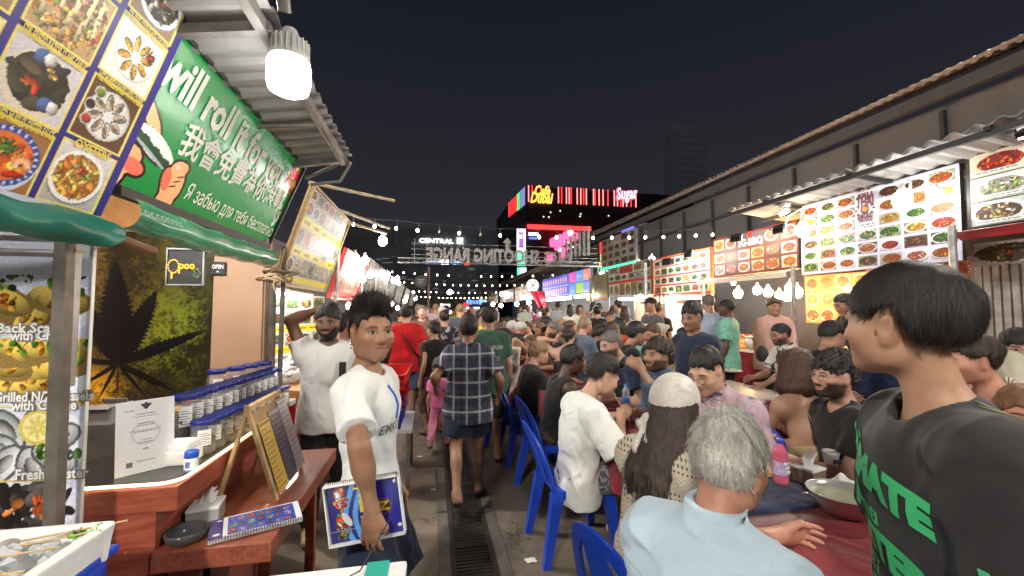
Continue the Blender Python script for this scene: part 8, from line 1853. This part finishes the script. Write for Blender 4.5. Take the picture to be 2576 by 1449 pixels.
sit('man drinking with both hands at his mouth', (1640, 828), 4.35, 110, RUDDY, dict(style='short', t=.010), BRN, BT, None, None, wR=(.05, .26, 1.0), wL=(-.05, .26, 1.0), lean=22, hpitch=-12)
sit('woman with dark hair up raising a hand to her ear', (1430, 845), 5.1, -30, PALE, dict(style='bun', t=.016, buns=((0, -.10, .05, .05), (0, -.12, -.01, .045), (0, -.10, -.06, .035))), DBR, T_('dark_strap_top', (.02, .018, .02)), dict(hem=-.05, sleeve=0, tube=.33, neck=.0), None, fem=1, wL=(-.13, .03, 1.18), pL=(-1, .3, -.7), hL=dict(d=(.4, .1, .8), n=(-.8, .4, 0), curl=.6), lean=6)
sit('sandy grey haired man in a slate blue shirt from behind', (1472, 820), 5.6, -62, RUDDY, dict(style='short', t=.012, top=.018), hair_mat('sandy', (.22, .15, .10), (.36, .28, .2)), BLUT, dict(hem=-.1, sleeve=.6, loose=.03), None, fat=1.12, lean=10, hip=.6)
sit('dark man in a cream shirt bent over his food', (1508, 822), 6.4, 95, CHOC, dict(style='short', t=.006, amp=.001), BLK, WT2, None, None, lean=26, hpitch=-15)
sit('woman with long straight hair in an orange dress', (1557, 820), 5.9, 25, MID, dict(style='long', t=.014, len=.30), BLK, T_('orange_dress', (.5, .07, .03)), dict(hem=-.05, sleeve=.3), None, fem=1)
sit('bearded man in a black shirt turned towards the aisle', (1392, 832), 5.5, 88, MIDB, dict(style='short', t=.010, top=.018), GRZ, BT, None, None, lean=8, hpitch=2)
sit('dark haired man in red behind the man in black', (1372, 815), 6.4, 95, BROWN, dict(style='short', t=.014), BLK, RT, None, None)
sit('silver haired man in a maroon shirt with his back to the aisle', (1312, 828), 6.6, -62, RUDDY, dict(style='short', t=.012), GRY, MAR, dict(hem=-.1, sleeve=.6, loose=.03), 'blue plastic chair under the silver haired man in maroon', fat=1.12, lean=20)
sit('white haired woman in a grey cap bent over the far table', (1290, 825), 7.4, -80, PALE, dict(style='short', t=.018, nape=-.07), GRY, GRT, None, None, fem=1, lean=16)
# second table row
sit('curly haired bearded man in glasses and a black shirt', (2098, 948), 1.92, 72, PALEB, dict(style='short', t=.016, top=.034, amp=.012, curl=150, ear=.04, nape=-.03, front=.045), BLK, BT, dict(hem=-.1, sleeve=.62, loose=.025, off=.018), None, h=.007, extra=specs, lean=2, hpitch=3, hyaw=8, strands=[st(1100, .02, .0012, 25, lift=.8, only=lambda q: q[:, 2] > .04)], wR=(.2, .3, .78), wL=(-.1, .38, .78))
r = sit('woman with wavy brown hair and bare shoulders, seen from behind', (2003, 928), 2.28, -12, MID, dict(style='bob', t=.020, len=.11, lock=.032, locks=15, wrap=4.0, flare=.02, amp=.007, curl=60, nape=-.06), hair_mat('wavy_brown', (.03, .014, .009), (.11, .05, .03)), T_('tan_strap_top', (.40, .29, .16)), dict(hem=-.05, sleeve=0, tube=.20, neck=0), 'blue plastic chair under the woman with wavy brown hair', h=.0085, fem=1, fat=.98, strands=[st(900, .05, .0012, 27, lift=.2)], lean=8, hunch=10)
for sx in (-1, 1): 
 g = MB(); g.tube([r.up(sx*.055, -.135, .20), r.up(sx*.065, -.115, .36), r.up(sx*.075, -.055, .485), r.up(sx*.075, .03, .49)], .003, 5); g.build('strap', pm('tan_strap', (.42, .32, .18), .7), r.root)
r = sit('man in a white and black leaf print shirt turning to his left', (1963, 842), 3.95, 82, skin_mat('tan_bearded', (.33, .19, .13), beard=.8, stubble=(.014, .011, .01)), dict(style='short', t=.010), BLK, T_('white_leaf', (.62, .60, .57), pattern='splash', cols=[(.04, .04, .045), (.62, .6, .57)]), dict(hem=-.1, sleeve=.7, loose=.03, collar=1), 'blue plastic chair under the man in the leaf print shirt', BRS, .0095, wL=(-.2, .5, .78), lean=6)
sit('man with a fringe in black holding a hand to his ear', (2092, 838), 3.05, -88, MID, dict(style='short', t=.014, top=.026, front=.045, ear=.045, nape=-.01), BLK, T_('black_tee_b', (.018, .014, .016)), None, 'blue plastic chair under the man with a hand at his ear', DK, .0095, wR=(.12, .02, 1.16), pR=(.6, .6, -1), hR=dict(d=(-.2, .1, 1), n=(.8, .3, 0), curl=.6), wL=(-.1, .4, .8))
r = sit('woman in a black strap top turned away at the right edge', (2440, 905), 1.55, 60, RUDDY, dict(style='bun', t=.016, buns=((0, -.1, .03, .04),)), DBR, BT, dict(hem=-.05, sleeve=0, tube=.36), None, fem=1, fat=1.02)
S = dict(sit=1, h=1.62, fem=1, hpitch=-2, hyaw=0, wR=(.12, .24, .98), wL=(-.1, .30, .85), hR=dict(d=(0, .3, 1), n=(0, 1, 0), curl=.9))
r = pp('dark haired person holding a pale folding fan near the right edge', (2566, 868), 1.95, 128, S, MID, hairP=dict(style='short', t=.022, front=.04), hairM=BLK, topP=dict(hem=-.1, sleeve=.6), topM=WT2, botP={}, botM=DK, h=.010)
fc = Vector(gy(2535, 975, 1.75)); t = thing('folding_fan', 'pale pleated folding fan held open near the right edge', 'fan', fc); g = MB(); ax = Vector(_R.tolist())
vs = []; fs = []
for k in range(37): a = R_(20+150*k/36); o = Vector((0, .008*(-1)**k, 0)); vs += [ax*math.cos(a)*.06+Vector((0, 0, math.sin(a)*.06))+o*.3, ax*math.cos(a)*.205+Vector((0, 0, math.sin(a)*.205))+o]
for k in range(36): fs.append((2*k, 2*k+1, 2*k+3, 2*k+2))
g.add(vs, fs); g.build('leaf', T_('fan_paper', (.52, .50, .40)), t); g = MB(); [g.tube([(0, 0, 0), ax*math.cos(R_(20+30*k))*.06+Vector((0, 0, math.sin(R_(20+30*k))*.06))], .003, 4) for k in range(6)]; g.build('ribs', BROWNW, t)
S = dict(sit=1, h=1.66, fem=1, hpitch=0, hyaw=-4)
pp('woman with reddish hair cut by the right edge of the picture', (2585, 1050), 1.22, 128, S, RUDDY, hairP=dict(style='long', t=.014, len=.2, front=.05), hairM=RHAIR, topP=dict(hem=-.1, sleeve=.5), topM=T_('rose_top', (.35, .12, .12)), botP={}, botM=JN, h=.0085)
# ---- standing and walking people
STD = dict(h=1.7)
def stand(label, D, Y, face, skin, hp_, hm_, tm, tp=None, bm=JN, bp=None, h=.011, sm=SND, extra=None, strands=None, **k):
 S = dict(STD); S.update(k); return pp(label, D, Y, face, S, skin, hairP=hp_, hairM=hm_, topP=tp or dict(hem=-.14, sleeve=.6, loose=.03, fold=.007), topM=tm, botP=bp or dict(len=1.9), botM=bm, shoeM=sm, shoeP=dict(low=1), h=h, extra=extra, strands=strands)
PL = T_('plaid', (.060, .063, .095), pattern='plaid', cols=[(.50, .51, .55), (.02, .022, .04)])
r = stand('man in a navy plaid shirt and shorts walking away down the aisle', (1178, 828), 3.55, -3, THAI, dict(style='short', t=.018, nape=-.06, top=.022), BLK, PL, dict(hem=-.20, sleeve=.75, loose=.045, off=.018, collar=1, fold=.009), NS, dict(len=.72, loose=.045), .0075, fR=(.10, .06, .085), fL=(-.09, -.30, .17), tzL=-.10, kpL=(-.1, 1, 0), wL=(-.27, .02, .92), wR=(.27, .06, .84), strands=[st(700, .03, .001, 31, lift=.2)])
r = stand('little girl in a pink top and pink trousers walking hand in hand', (1107, 925), 4.85, -6, MID, dict(style='tail', t=.012, taild=(0, -.05, -.2)), DBR, PKT, dict(hem=-.05, sleeve=.5), T_('pink_trousers', (.68, .20, .36)), dict(len=1.9, loose=.006, off=.008), .008, hs=1.28, fat=.82, fR=(.085, .05, .07), fL=(-.085, -.16, .11), tzL=-.1)
def strap(root, r):
 g = MB(); g.tube([r.up(-.12, -.03, .50), r.up(-.04, -.155, .36), r.up(.10, -.165, .16), r.up(.19, -.08, .03), r.up(.2, .05, .02)], .012, 6); g.build('bag_strap', BLACK, root); g = MB(); g.box(r.up(.23, .0, -.05), (.07, .20, .18), bev=.03); g.build('bag', pm('dark_bag', (.04, .042, .05), .6), root)
stand('man in a red shirt with a black bag strap seen from behind', (1022, 790), 6.1, 4, PALE, dict(style='short', t=.016, nape=-.055), BLK, RT, dict(hem=-.18, sleeve=.65, loose=.04, off=.02), JN, dict(len=1.0, loose=.03), .0095, extra=strap, fat=1.05, wR=(.20, .22, 1.05), wL=(-.2, .22, 1.05))
r = stand('man in a dark green shirt with white back lettering', (1226, 800), 4.35, 2, MID, dict(style='short', t=.018, nape=-.05), BLK, GT, dict(hem=-.16, sleeve=.7, loose=.04, off=.018), T_('grey_shorts', (.05, .05, .055)), dict(len=1.1), .009, fat=1.04, hyaw=18)
project_letters(r, 'SLOW BREW', r.top, .06, r.up(.0, -.2, .36), (1, 0, 0), (0, 0, 1), (0, -1, .1), pm('pale_print', (.45, .5, .46), .7), fit=.27, bold=.001)
for k in range(4): project_letters(r, ['\u0e01\u0e32', '\u0e41\u0e1f', 'CO', 'FF'][k], r.top, .07, r.up(-.06+.12*(k % 2), -.2, .24-.12*(k//2)), (1, 0, 0), (0, 0, 1), (0, -1, .1), pm('pale_print', (.45, .5, .46), .7))
stand('woman with tied dark hair in a black top and brown skirt', (1090, 830), 5.4, 40, MID, dict(style='bun', t=.014, buns=((0, -.1, .0, .04),)), DBR, BT, dict(hem=-.02, sleeve=.2), BRT, dict(len=1.4), fem=1)
stand('man in a printed black shirt behind the woman in black', (1118, 800), 6.6, 0, MID, dict(style='short', t=.014), BLK, T_('print_back', (.02, .02, .024), pattern='splash', cols=[(.30, .30, .33), (.02, .02, .02)]), None, JN)
stand('grey haired man in brown walking towards the viewer', (1062, 785), 7.6, 178, PALE, dict(style='short', t=.008, ear=.04), GRZ, BRT, None, OLV)
stand('old man in a grey vest facing the viewer', (1112, 785), 8.6, 176, PALE, dict(style='short', t=.006, ear=.04), GRY, GRT, None, JN)
stand('man in taupe seen from behind near the pole', (1122, 782), 9.6, 0, MID, dict(style='short', t=.014), BLK, T_('taupe_tee', (.20, .165, .14)), None, JN)
stand('balding man in a blue shirt beyond the plaid shirt', (1158, 780), 7.9, -8, PALE, dict(style='short', t=.006), FAIR, T_('blue_grey_tee', (.06, .075, .11)), None, JN)
stand('person in a yellow shirt half hidden by the green one', (1208, 800), 6.8, 5, MID, SH, BLK, YEL, None, JN)
stand('vendor in a red sleeved shirt behind the bearded man', (872, 822), 4.0, -60, MID, SH, BLK, RT, None, DK)
stand('young man in a navy shirt standing with lowered eyes', (1740, 800), 3.3, 108, THAI, dict(style='short', t=.010, top=.036, ear=.050, front=.062, amp=.006, curl=140), BLK, NT, dict(hem=-.15, sleeve=.65, loose=.03), DK, None, .0085, hpitch=-8, hyaw=6, strands=[st(700, .035, .0011, 33, lift=.5)])
stand('man in a pale blue shirt at the counter, seen from behind', (1781, 762), 5.4, -10, MIDB, dict(style='short', t=.008), GRZ, LBL, dict(hem=-.2, sleeve=.7, loose=.05), T_('white_bottom', (.5, .5, .5)), None)
stand('dark man in a mint green patterned shirt', (1826, 775), 5.1, 35, DKS, dict(style='short', t=.006), BLK, T_('mint_pattern', (.20, .48, .38), pattern='leaf', cols=[(.13, .36, .27), (.32, .55, .42)]), dict(hem=-.2, sleeve=.72, loose=.04), DK, None)
def pack(root, r):
 for sx in (-1, 1): g = MB(); g.tube([r.up(sx*.10, -.03, .50), r.up(sx*.115, .10, .40), r.up(sx*.12, .15, .25), r.up(sx*.15, .1, .1)], .016, 6); g.build('bag_strap', BLACK, root)
 g = MB(); g.ball(r.up(.19, .09, .02), (.09, .10, .13), 14, 8); g.build('bag', pm('dark_bag', (.04, .042, .05), .6), root)
stand('heavy woman in a salmon shirt with a dark shoulder bag', (1948, 772), 5.0, 158, MID, dict(style='short', t=.016, front=.05), BRN, PKS, dict(hem=-.2, sleeve=.7, loose=.04, collar=1), DK, None, .010, fem=1, fat=1.28, wid=1.05, extra=pack, hs=1.0)
stand('cook in a black shirt bending over the PAD THAI counter', (2122, 765), 4.2, 75, MID, dict(style='short', t=.012), BLK, BT, None, DK, None, lean=22, hpitch=-20, wL=(-.15, .40, .98), wR=(.15, .42, .98))
stand('woman with long dark hair in a beige dress, seen from behind', (1572, 785), 8.0, -8, PALE, dict(style='long', t=.014, len=.28), DBR, BEI, dict(hem=-.1, sleeve=0, tube=.34), BEI, dict(len=1.2, skirt=.5), fem=1)
stand('woman with long dark hair in an orange top beside the beige dress', (1543, 782), 9.0, 0, RUDDY, dict(style='long', t=.014, len=.28), DBR, T_('orange_top', (.5, .16, .06)), None, JN, fem=1)
stand('girl in a white blouse and dark vest facing the viewer', (1536, 800), 6.9, 172, MID, dict(style='short', t=.012, nape=-.05), BRN, T_('white_blouse', (.6, .58, .55)), None, DK, fem=1)
stand('woman in black lifting both arms to take a photograph', (1502, 785), 8.4, -20, MID, dict(style='bun', t=.012), BLK, BT, dict(hem=-.1, sleeve=.2), JN, wR=(.15, .28, 1.5), wL=(-.12, .30, 1.5))
def capp(root, r):
 b = Solid(); b.ell(r.hp(0, -.012, .045), np.array([.086, .108, .09]), r.H); b.plane(r.hp(0, .05, .035), r.H@np.array([0, .12, -1]), .006); b.cap(r.hp(0, .07, .05), r.hp(0, .16, .035), .055, .04, fl=(r.H[:, 2], .2)); me, V = b.mesh('cap', .008); link('cap', me, T_('dark_cap', (.03, .015, .022)), root)
stand('man in a maroon cap and grey shirt looking to the left', (1636, 768), 6.2, 95, MID, dict(style='short', t=.01), BLK, GRT, None, DK, None, extra=capp)
stand('man in a pale shirt and white hat at the blue board counter', (1435, 778), 10.5, -20, PALE, dict(style='long', t=.014, len=.2), BLK, WT2, None, JN, fem=1)
stand('tall man in a light grey shirt at the far counter', (1405, 770), 12.5, -30, MID, SH, DBR, T_('light_grey_tee', (.4, .42, .45)), None, JN)
stand('man in a pale green shirt beyond the maroon shirt', (1318, 775), 13, 10, PALE, SH, BRN, T_('pale_green_tee', (.45, .5, .42)), None, JN)
# ---- the crowd farther down: a few figures, copied with other clothes and hair
def proto(S, skin, hp_, hm_, tm, tp, bm, h=.017):
 r = person('crowd figure', S, (0, 0, -50), 0, skin, hp_, hm_, tp, tm, {}, bm, h=h, hh=.014); return r.root
PS = [proto(dict(SITR, lean=16), MID, dict(style='short', t=.014), BLK, GRT, dict(hem=-.08), JN), proto(dict(SITR, lean=8, hyaw=30), PALE, dict(style='short', t=.01), BRN, WT2, dict(hem=-.08), JN), proto(dict(SITR, fem=1, lean=12), PALE, dict(style='long', t=.014, len=.22), DBR, BT, dict(hem=-.05, sleeve=.3), JN), proto(dict(SITR, fem=1, lean=10, hyaw=-25), MID, dict(style='bun', t=.014), BLK, PKS, dict(hem=-.05, sleeve=.3), JN)]
PD = [proto(dict(h=1.72), MID, dict(style='short', t=.015), BLK, GRT, {}, DK), proto(dict(h=1.64, fem=1, hyaw=20), PALE, dict(style='long', t=.014, len=.26), DBR, WT2, dict(sleeve=.4), JN), proto(dict(h=1.76, wR=(.12, .3, 1.1), hyaw=-20), PALE, dict(style='short', t=.01), BRN, BLUT, {}, OLV), proto(dict(h=1.58, fem=1, wL=(-.1, .3, 1.15)), THAI2, dict(style='bun', t=.014), BLK, BRT, dict(sleeve=.5), DK)]
CM = [('black', BT), ('white', WT), ('grey', GRT), ('navy', NT), ('cream', WT2), ('slate blue', BLUT), ('red', RT), ('brown', BRT), ('maroon', MAR), ('salmon', PKS), ('dark green', GT), ('pale blue', LBL), ('denim', DEN), ('yellow', YEL), ('floral', cloth_mat('pink_floral', (0, 0, 0))), ('plaid', PL), ('beige', BEI), ('mint', cloth_mat('mint_pattern', (0, 0, 0))), ('pink', PKT), ('light grey', cloth_mat('light_grey_tee', (0, 0, 0)))]
HM = [('black', BLK), ('black', BLK), ('dark brown', DBR), ('brown', BRN), ('silver', GRY), ('fair', FAIR)]
SKN = [MID, PALE, THAI, THAI2, RUDDY, MID, PALE, BROWN]
cr = random.Random(21); used = set()
def crowd(P, x, y, face, where, group, z=0.0):
 for _ in range(200):
  cn, cm = cr.choice(CM); hn, hm_ = cr.choice(HM); k = cr.randrange(4); hl = ['short', 'cropped', 'long', 'tied up'][k] if P is PS else ['short', 'long', 'cropped', 'tied up'][k]
  lb = '%s %s hair, %s top, %s' % (hl, hn, cn, where)
  if lb not in used: break
 used.add(lb); src = P[k]; first = src.location.z < -10
 mm = dict(shirt=cm, hair=hm_, body=cr.choice(SKN))
 o = dup(src, None, None, lb, group, mm); o.location = (x, y, z); o.rotation_euler = (0, 0, R_(face)); s = cr.uniform(.94, 1.05); o.scale = (s, s, s); o['label'] = lb; return o
for k in range(9): y = 5.85+.66*k; crowd(PS, .84+cr.uniform(-.08, .08), y, -88+cr.uniform(-25, 25), 'on the aisle side of the far red tables', 'diners at the far red tables', .04); place_chair(.80, y, -88+cr.uniform(-6, 6), 'one of the far blue chairs along the aisle')
for k in range(8): crowd(PS, 1.98+cr.uniform(-.08, .08), 5.9+.68*k, 88+cr.uniform(-25, 25), 'on the inner side of the far red tables', 'diners at the far red tables', .04)
for k in range(7): crowd(PS, 2.42+cr.uniform(-.08, .08), 4.9+.62*k, -88+cr.uniform(-30, 30), 'on the left of the back tables', 'diners at the back tables', .05)
for k in range(6): crowd(PS, 3.6+cr.uniform(-.08, .08), 5.2+.66*k, 88+cr.uniform(-30, 30), 'on the right of the back tables', 'diners at the back tables', .05)
for k in range(15): crowd(PD, cr.uniform(-.75, .95), 9.5+k*1.1+cr.uniform(-.3, .3), cr.choice([0, 10, -10, 180, 170, 5]), 'walking in the far aisle', 'people walking in the far aisle')
for k in range(20): crowd(PD, cr.uniform(3.7, 4.7), 7+k*.62+cr.uniform(-.2, .2), cr.choice([-60, -90, 0, 20, 180, -40]), 'standing by the right row counters', 'people by the right row counters')
for k in range(26): crowd(PD, cr.uniform(-.6, 4.6), 13+k*.75, cr.choice([0, 180, -30, 40, 90]), 'in the crowd beyond the tables', 'crowd beyond the tables')
for q in PS+PD:
 for c in list(q.children): bpy.data.objects.remove(c)
 bpy.data.objects.remove(q)
for k, (x, y) in enumerate(((2.55, 2.12), (1.92, 2.52))): place_chair(x, y, 60+90*k, ['empty blue plastic chair beside the curly haired man', 'empty blue plastic chair between the floral shirt and the brown haired woman'][k])
# ================================================================ night sky, camera
def added_pole_light(label, x, y, z, tgt, st, sz=.32):
 t = thing('pole_floodlight', label, 'floodlight', (x, y, 0)); MB().tube([(0, 0, 0), (0, 0, z)], .04, 8).build('pole', STEEL, t); d = (Vector(tgt)-Vector((x, y, z))).normalized(); M = d.to_track_quat('Z', 'Y').to_matrix(); g = MB(); g.box(Vector((0, 0, z))+d*.05, (sz*1.3, sz*1.05, .10), M, bev=.02); g.build('housing', BLACK, t); g = MB(); g.box((0, 0, 0), (sz*1.15, sz*.9, .01), M); o = g.build('lit_glass', emit('pole_flood_%g' % st, (1.0, .93, .82), st), t); o.location = Vector((0, 0, z))+d*.108
added_pole_light('tall floodlight on a pole at the left behind the viewer', -2.2, -3.2, 4.6, (.6, 2.5, 1), 210)  # assumed lamp, out of view, for the light coming from behind the viewer
added_pole_light('tall floodlight on a pole behind the right stalls', 7.7, 3.4, 6.0, (1.4, 8, 1), 260)  # added out of view to brighten the middle of the crowd
added_pole_light('tall floodlight on a pole behind the left stalls', -3.2, 4.4, 4.9, (1.2, 8.5, 1), 200)  # second added light, out of view, lifting the crowd's midground
added_pole_light('tall floodlight on a pole at the right behind the viewer', 4.2, -2.6, 4.6, (1.2, 3, 1), 130)  # likewise assumed and unseen, lights the foreground people from the viewer's side
w = bpy.data.worlds.new('World'); SC.world = w; w.use_nodes = True; nt = w.node_tree; bg = nt.nodes['Background']
sky = nt.nodes.new('ShaderNodeTexSky'); sky.sky_type = 'NISHITA'; sky.sun_disc = False; sky.sun_elevation = R_(-6); sky.sun_rotation = R_(200)
mx = nt.nodes.new('ShaderNodeMix'); mx.data_type = 'RGBA'; mx.blend_type = 'ADD'; mx.inputs[0].default_value = 1.0
nt.links.new(sky.outputs[0], mx.inputs[6]); nw = N(nt); gz_ = nw.xyz(nw.new('ShaderNodeTexCoord').outputs['Generated'])[2]; cl = nw.ramp(gz_, [(0.0, (.095, .090, .092)), (.22, (.042, .042, .052)), (.6, (.017, .020, .035))])
nt.links.new(cl.k, mx.inputs[7]); nt.links.new(mx.outputs[2], bg.inputs[0]); bg.inputs[1].default_value = .12
cam = bpy.data.cameras.new('camera'); co = bpy.data.objects.new('camera', cam); COL.objects.link(co); SC.camera = co
cam.sensor_width = 36; cam.lens = 36*CAM_F/2576; cam.clip_start = .03; cam.clip_end = 400
M = Matrix((_R.tolist(), _U.tolist(), (-_F).tolist())).transposed().to_4x4(); M.translation = (0, 0, CAM_H); co.matrix_world = M
SC.view_settings.view_transform = 'Standard'; SC.view_settings.look = 'None'; SC.view_settings.exposure = EXPO; SC.view_settings.gamma = 1
cy = SC.cycles; cy.max_bounces = 6; cy.diffuse_bounces = 3; cy.glossy_bounces = 3; cy.transmission_bounces = 4; cy.transparent_max_bounces = 12; cy.caustics_reflective = False; cy.caustics_refractive = False
cy.use_denoising = True; cy.sample_clamp_indirect = 4; cy.sample_clamp_direct = 0; cy.use_light_tree = True
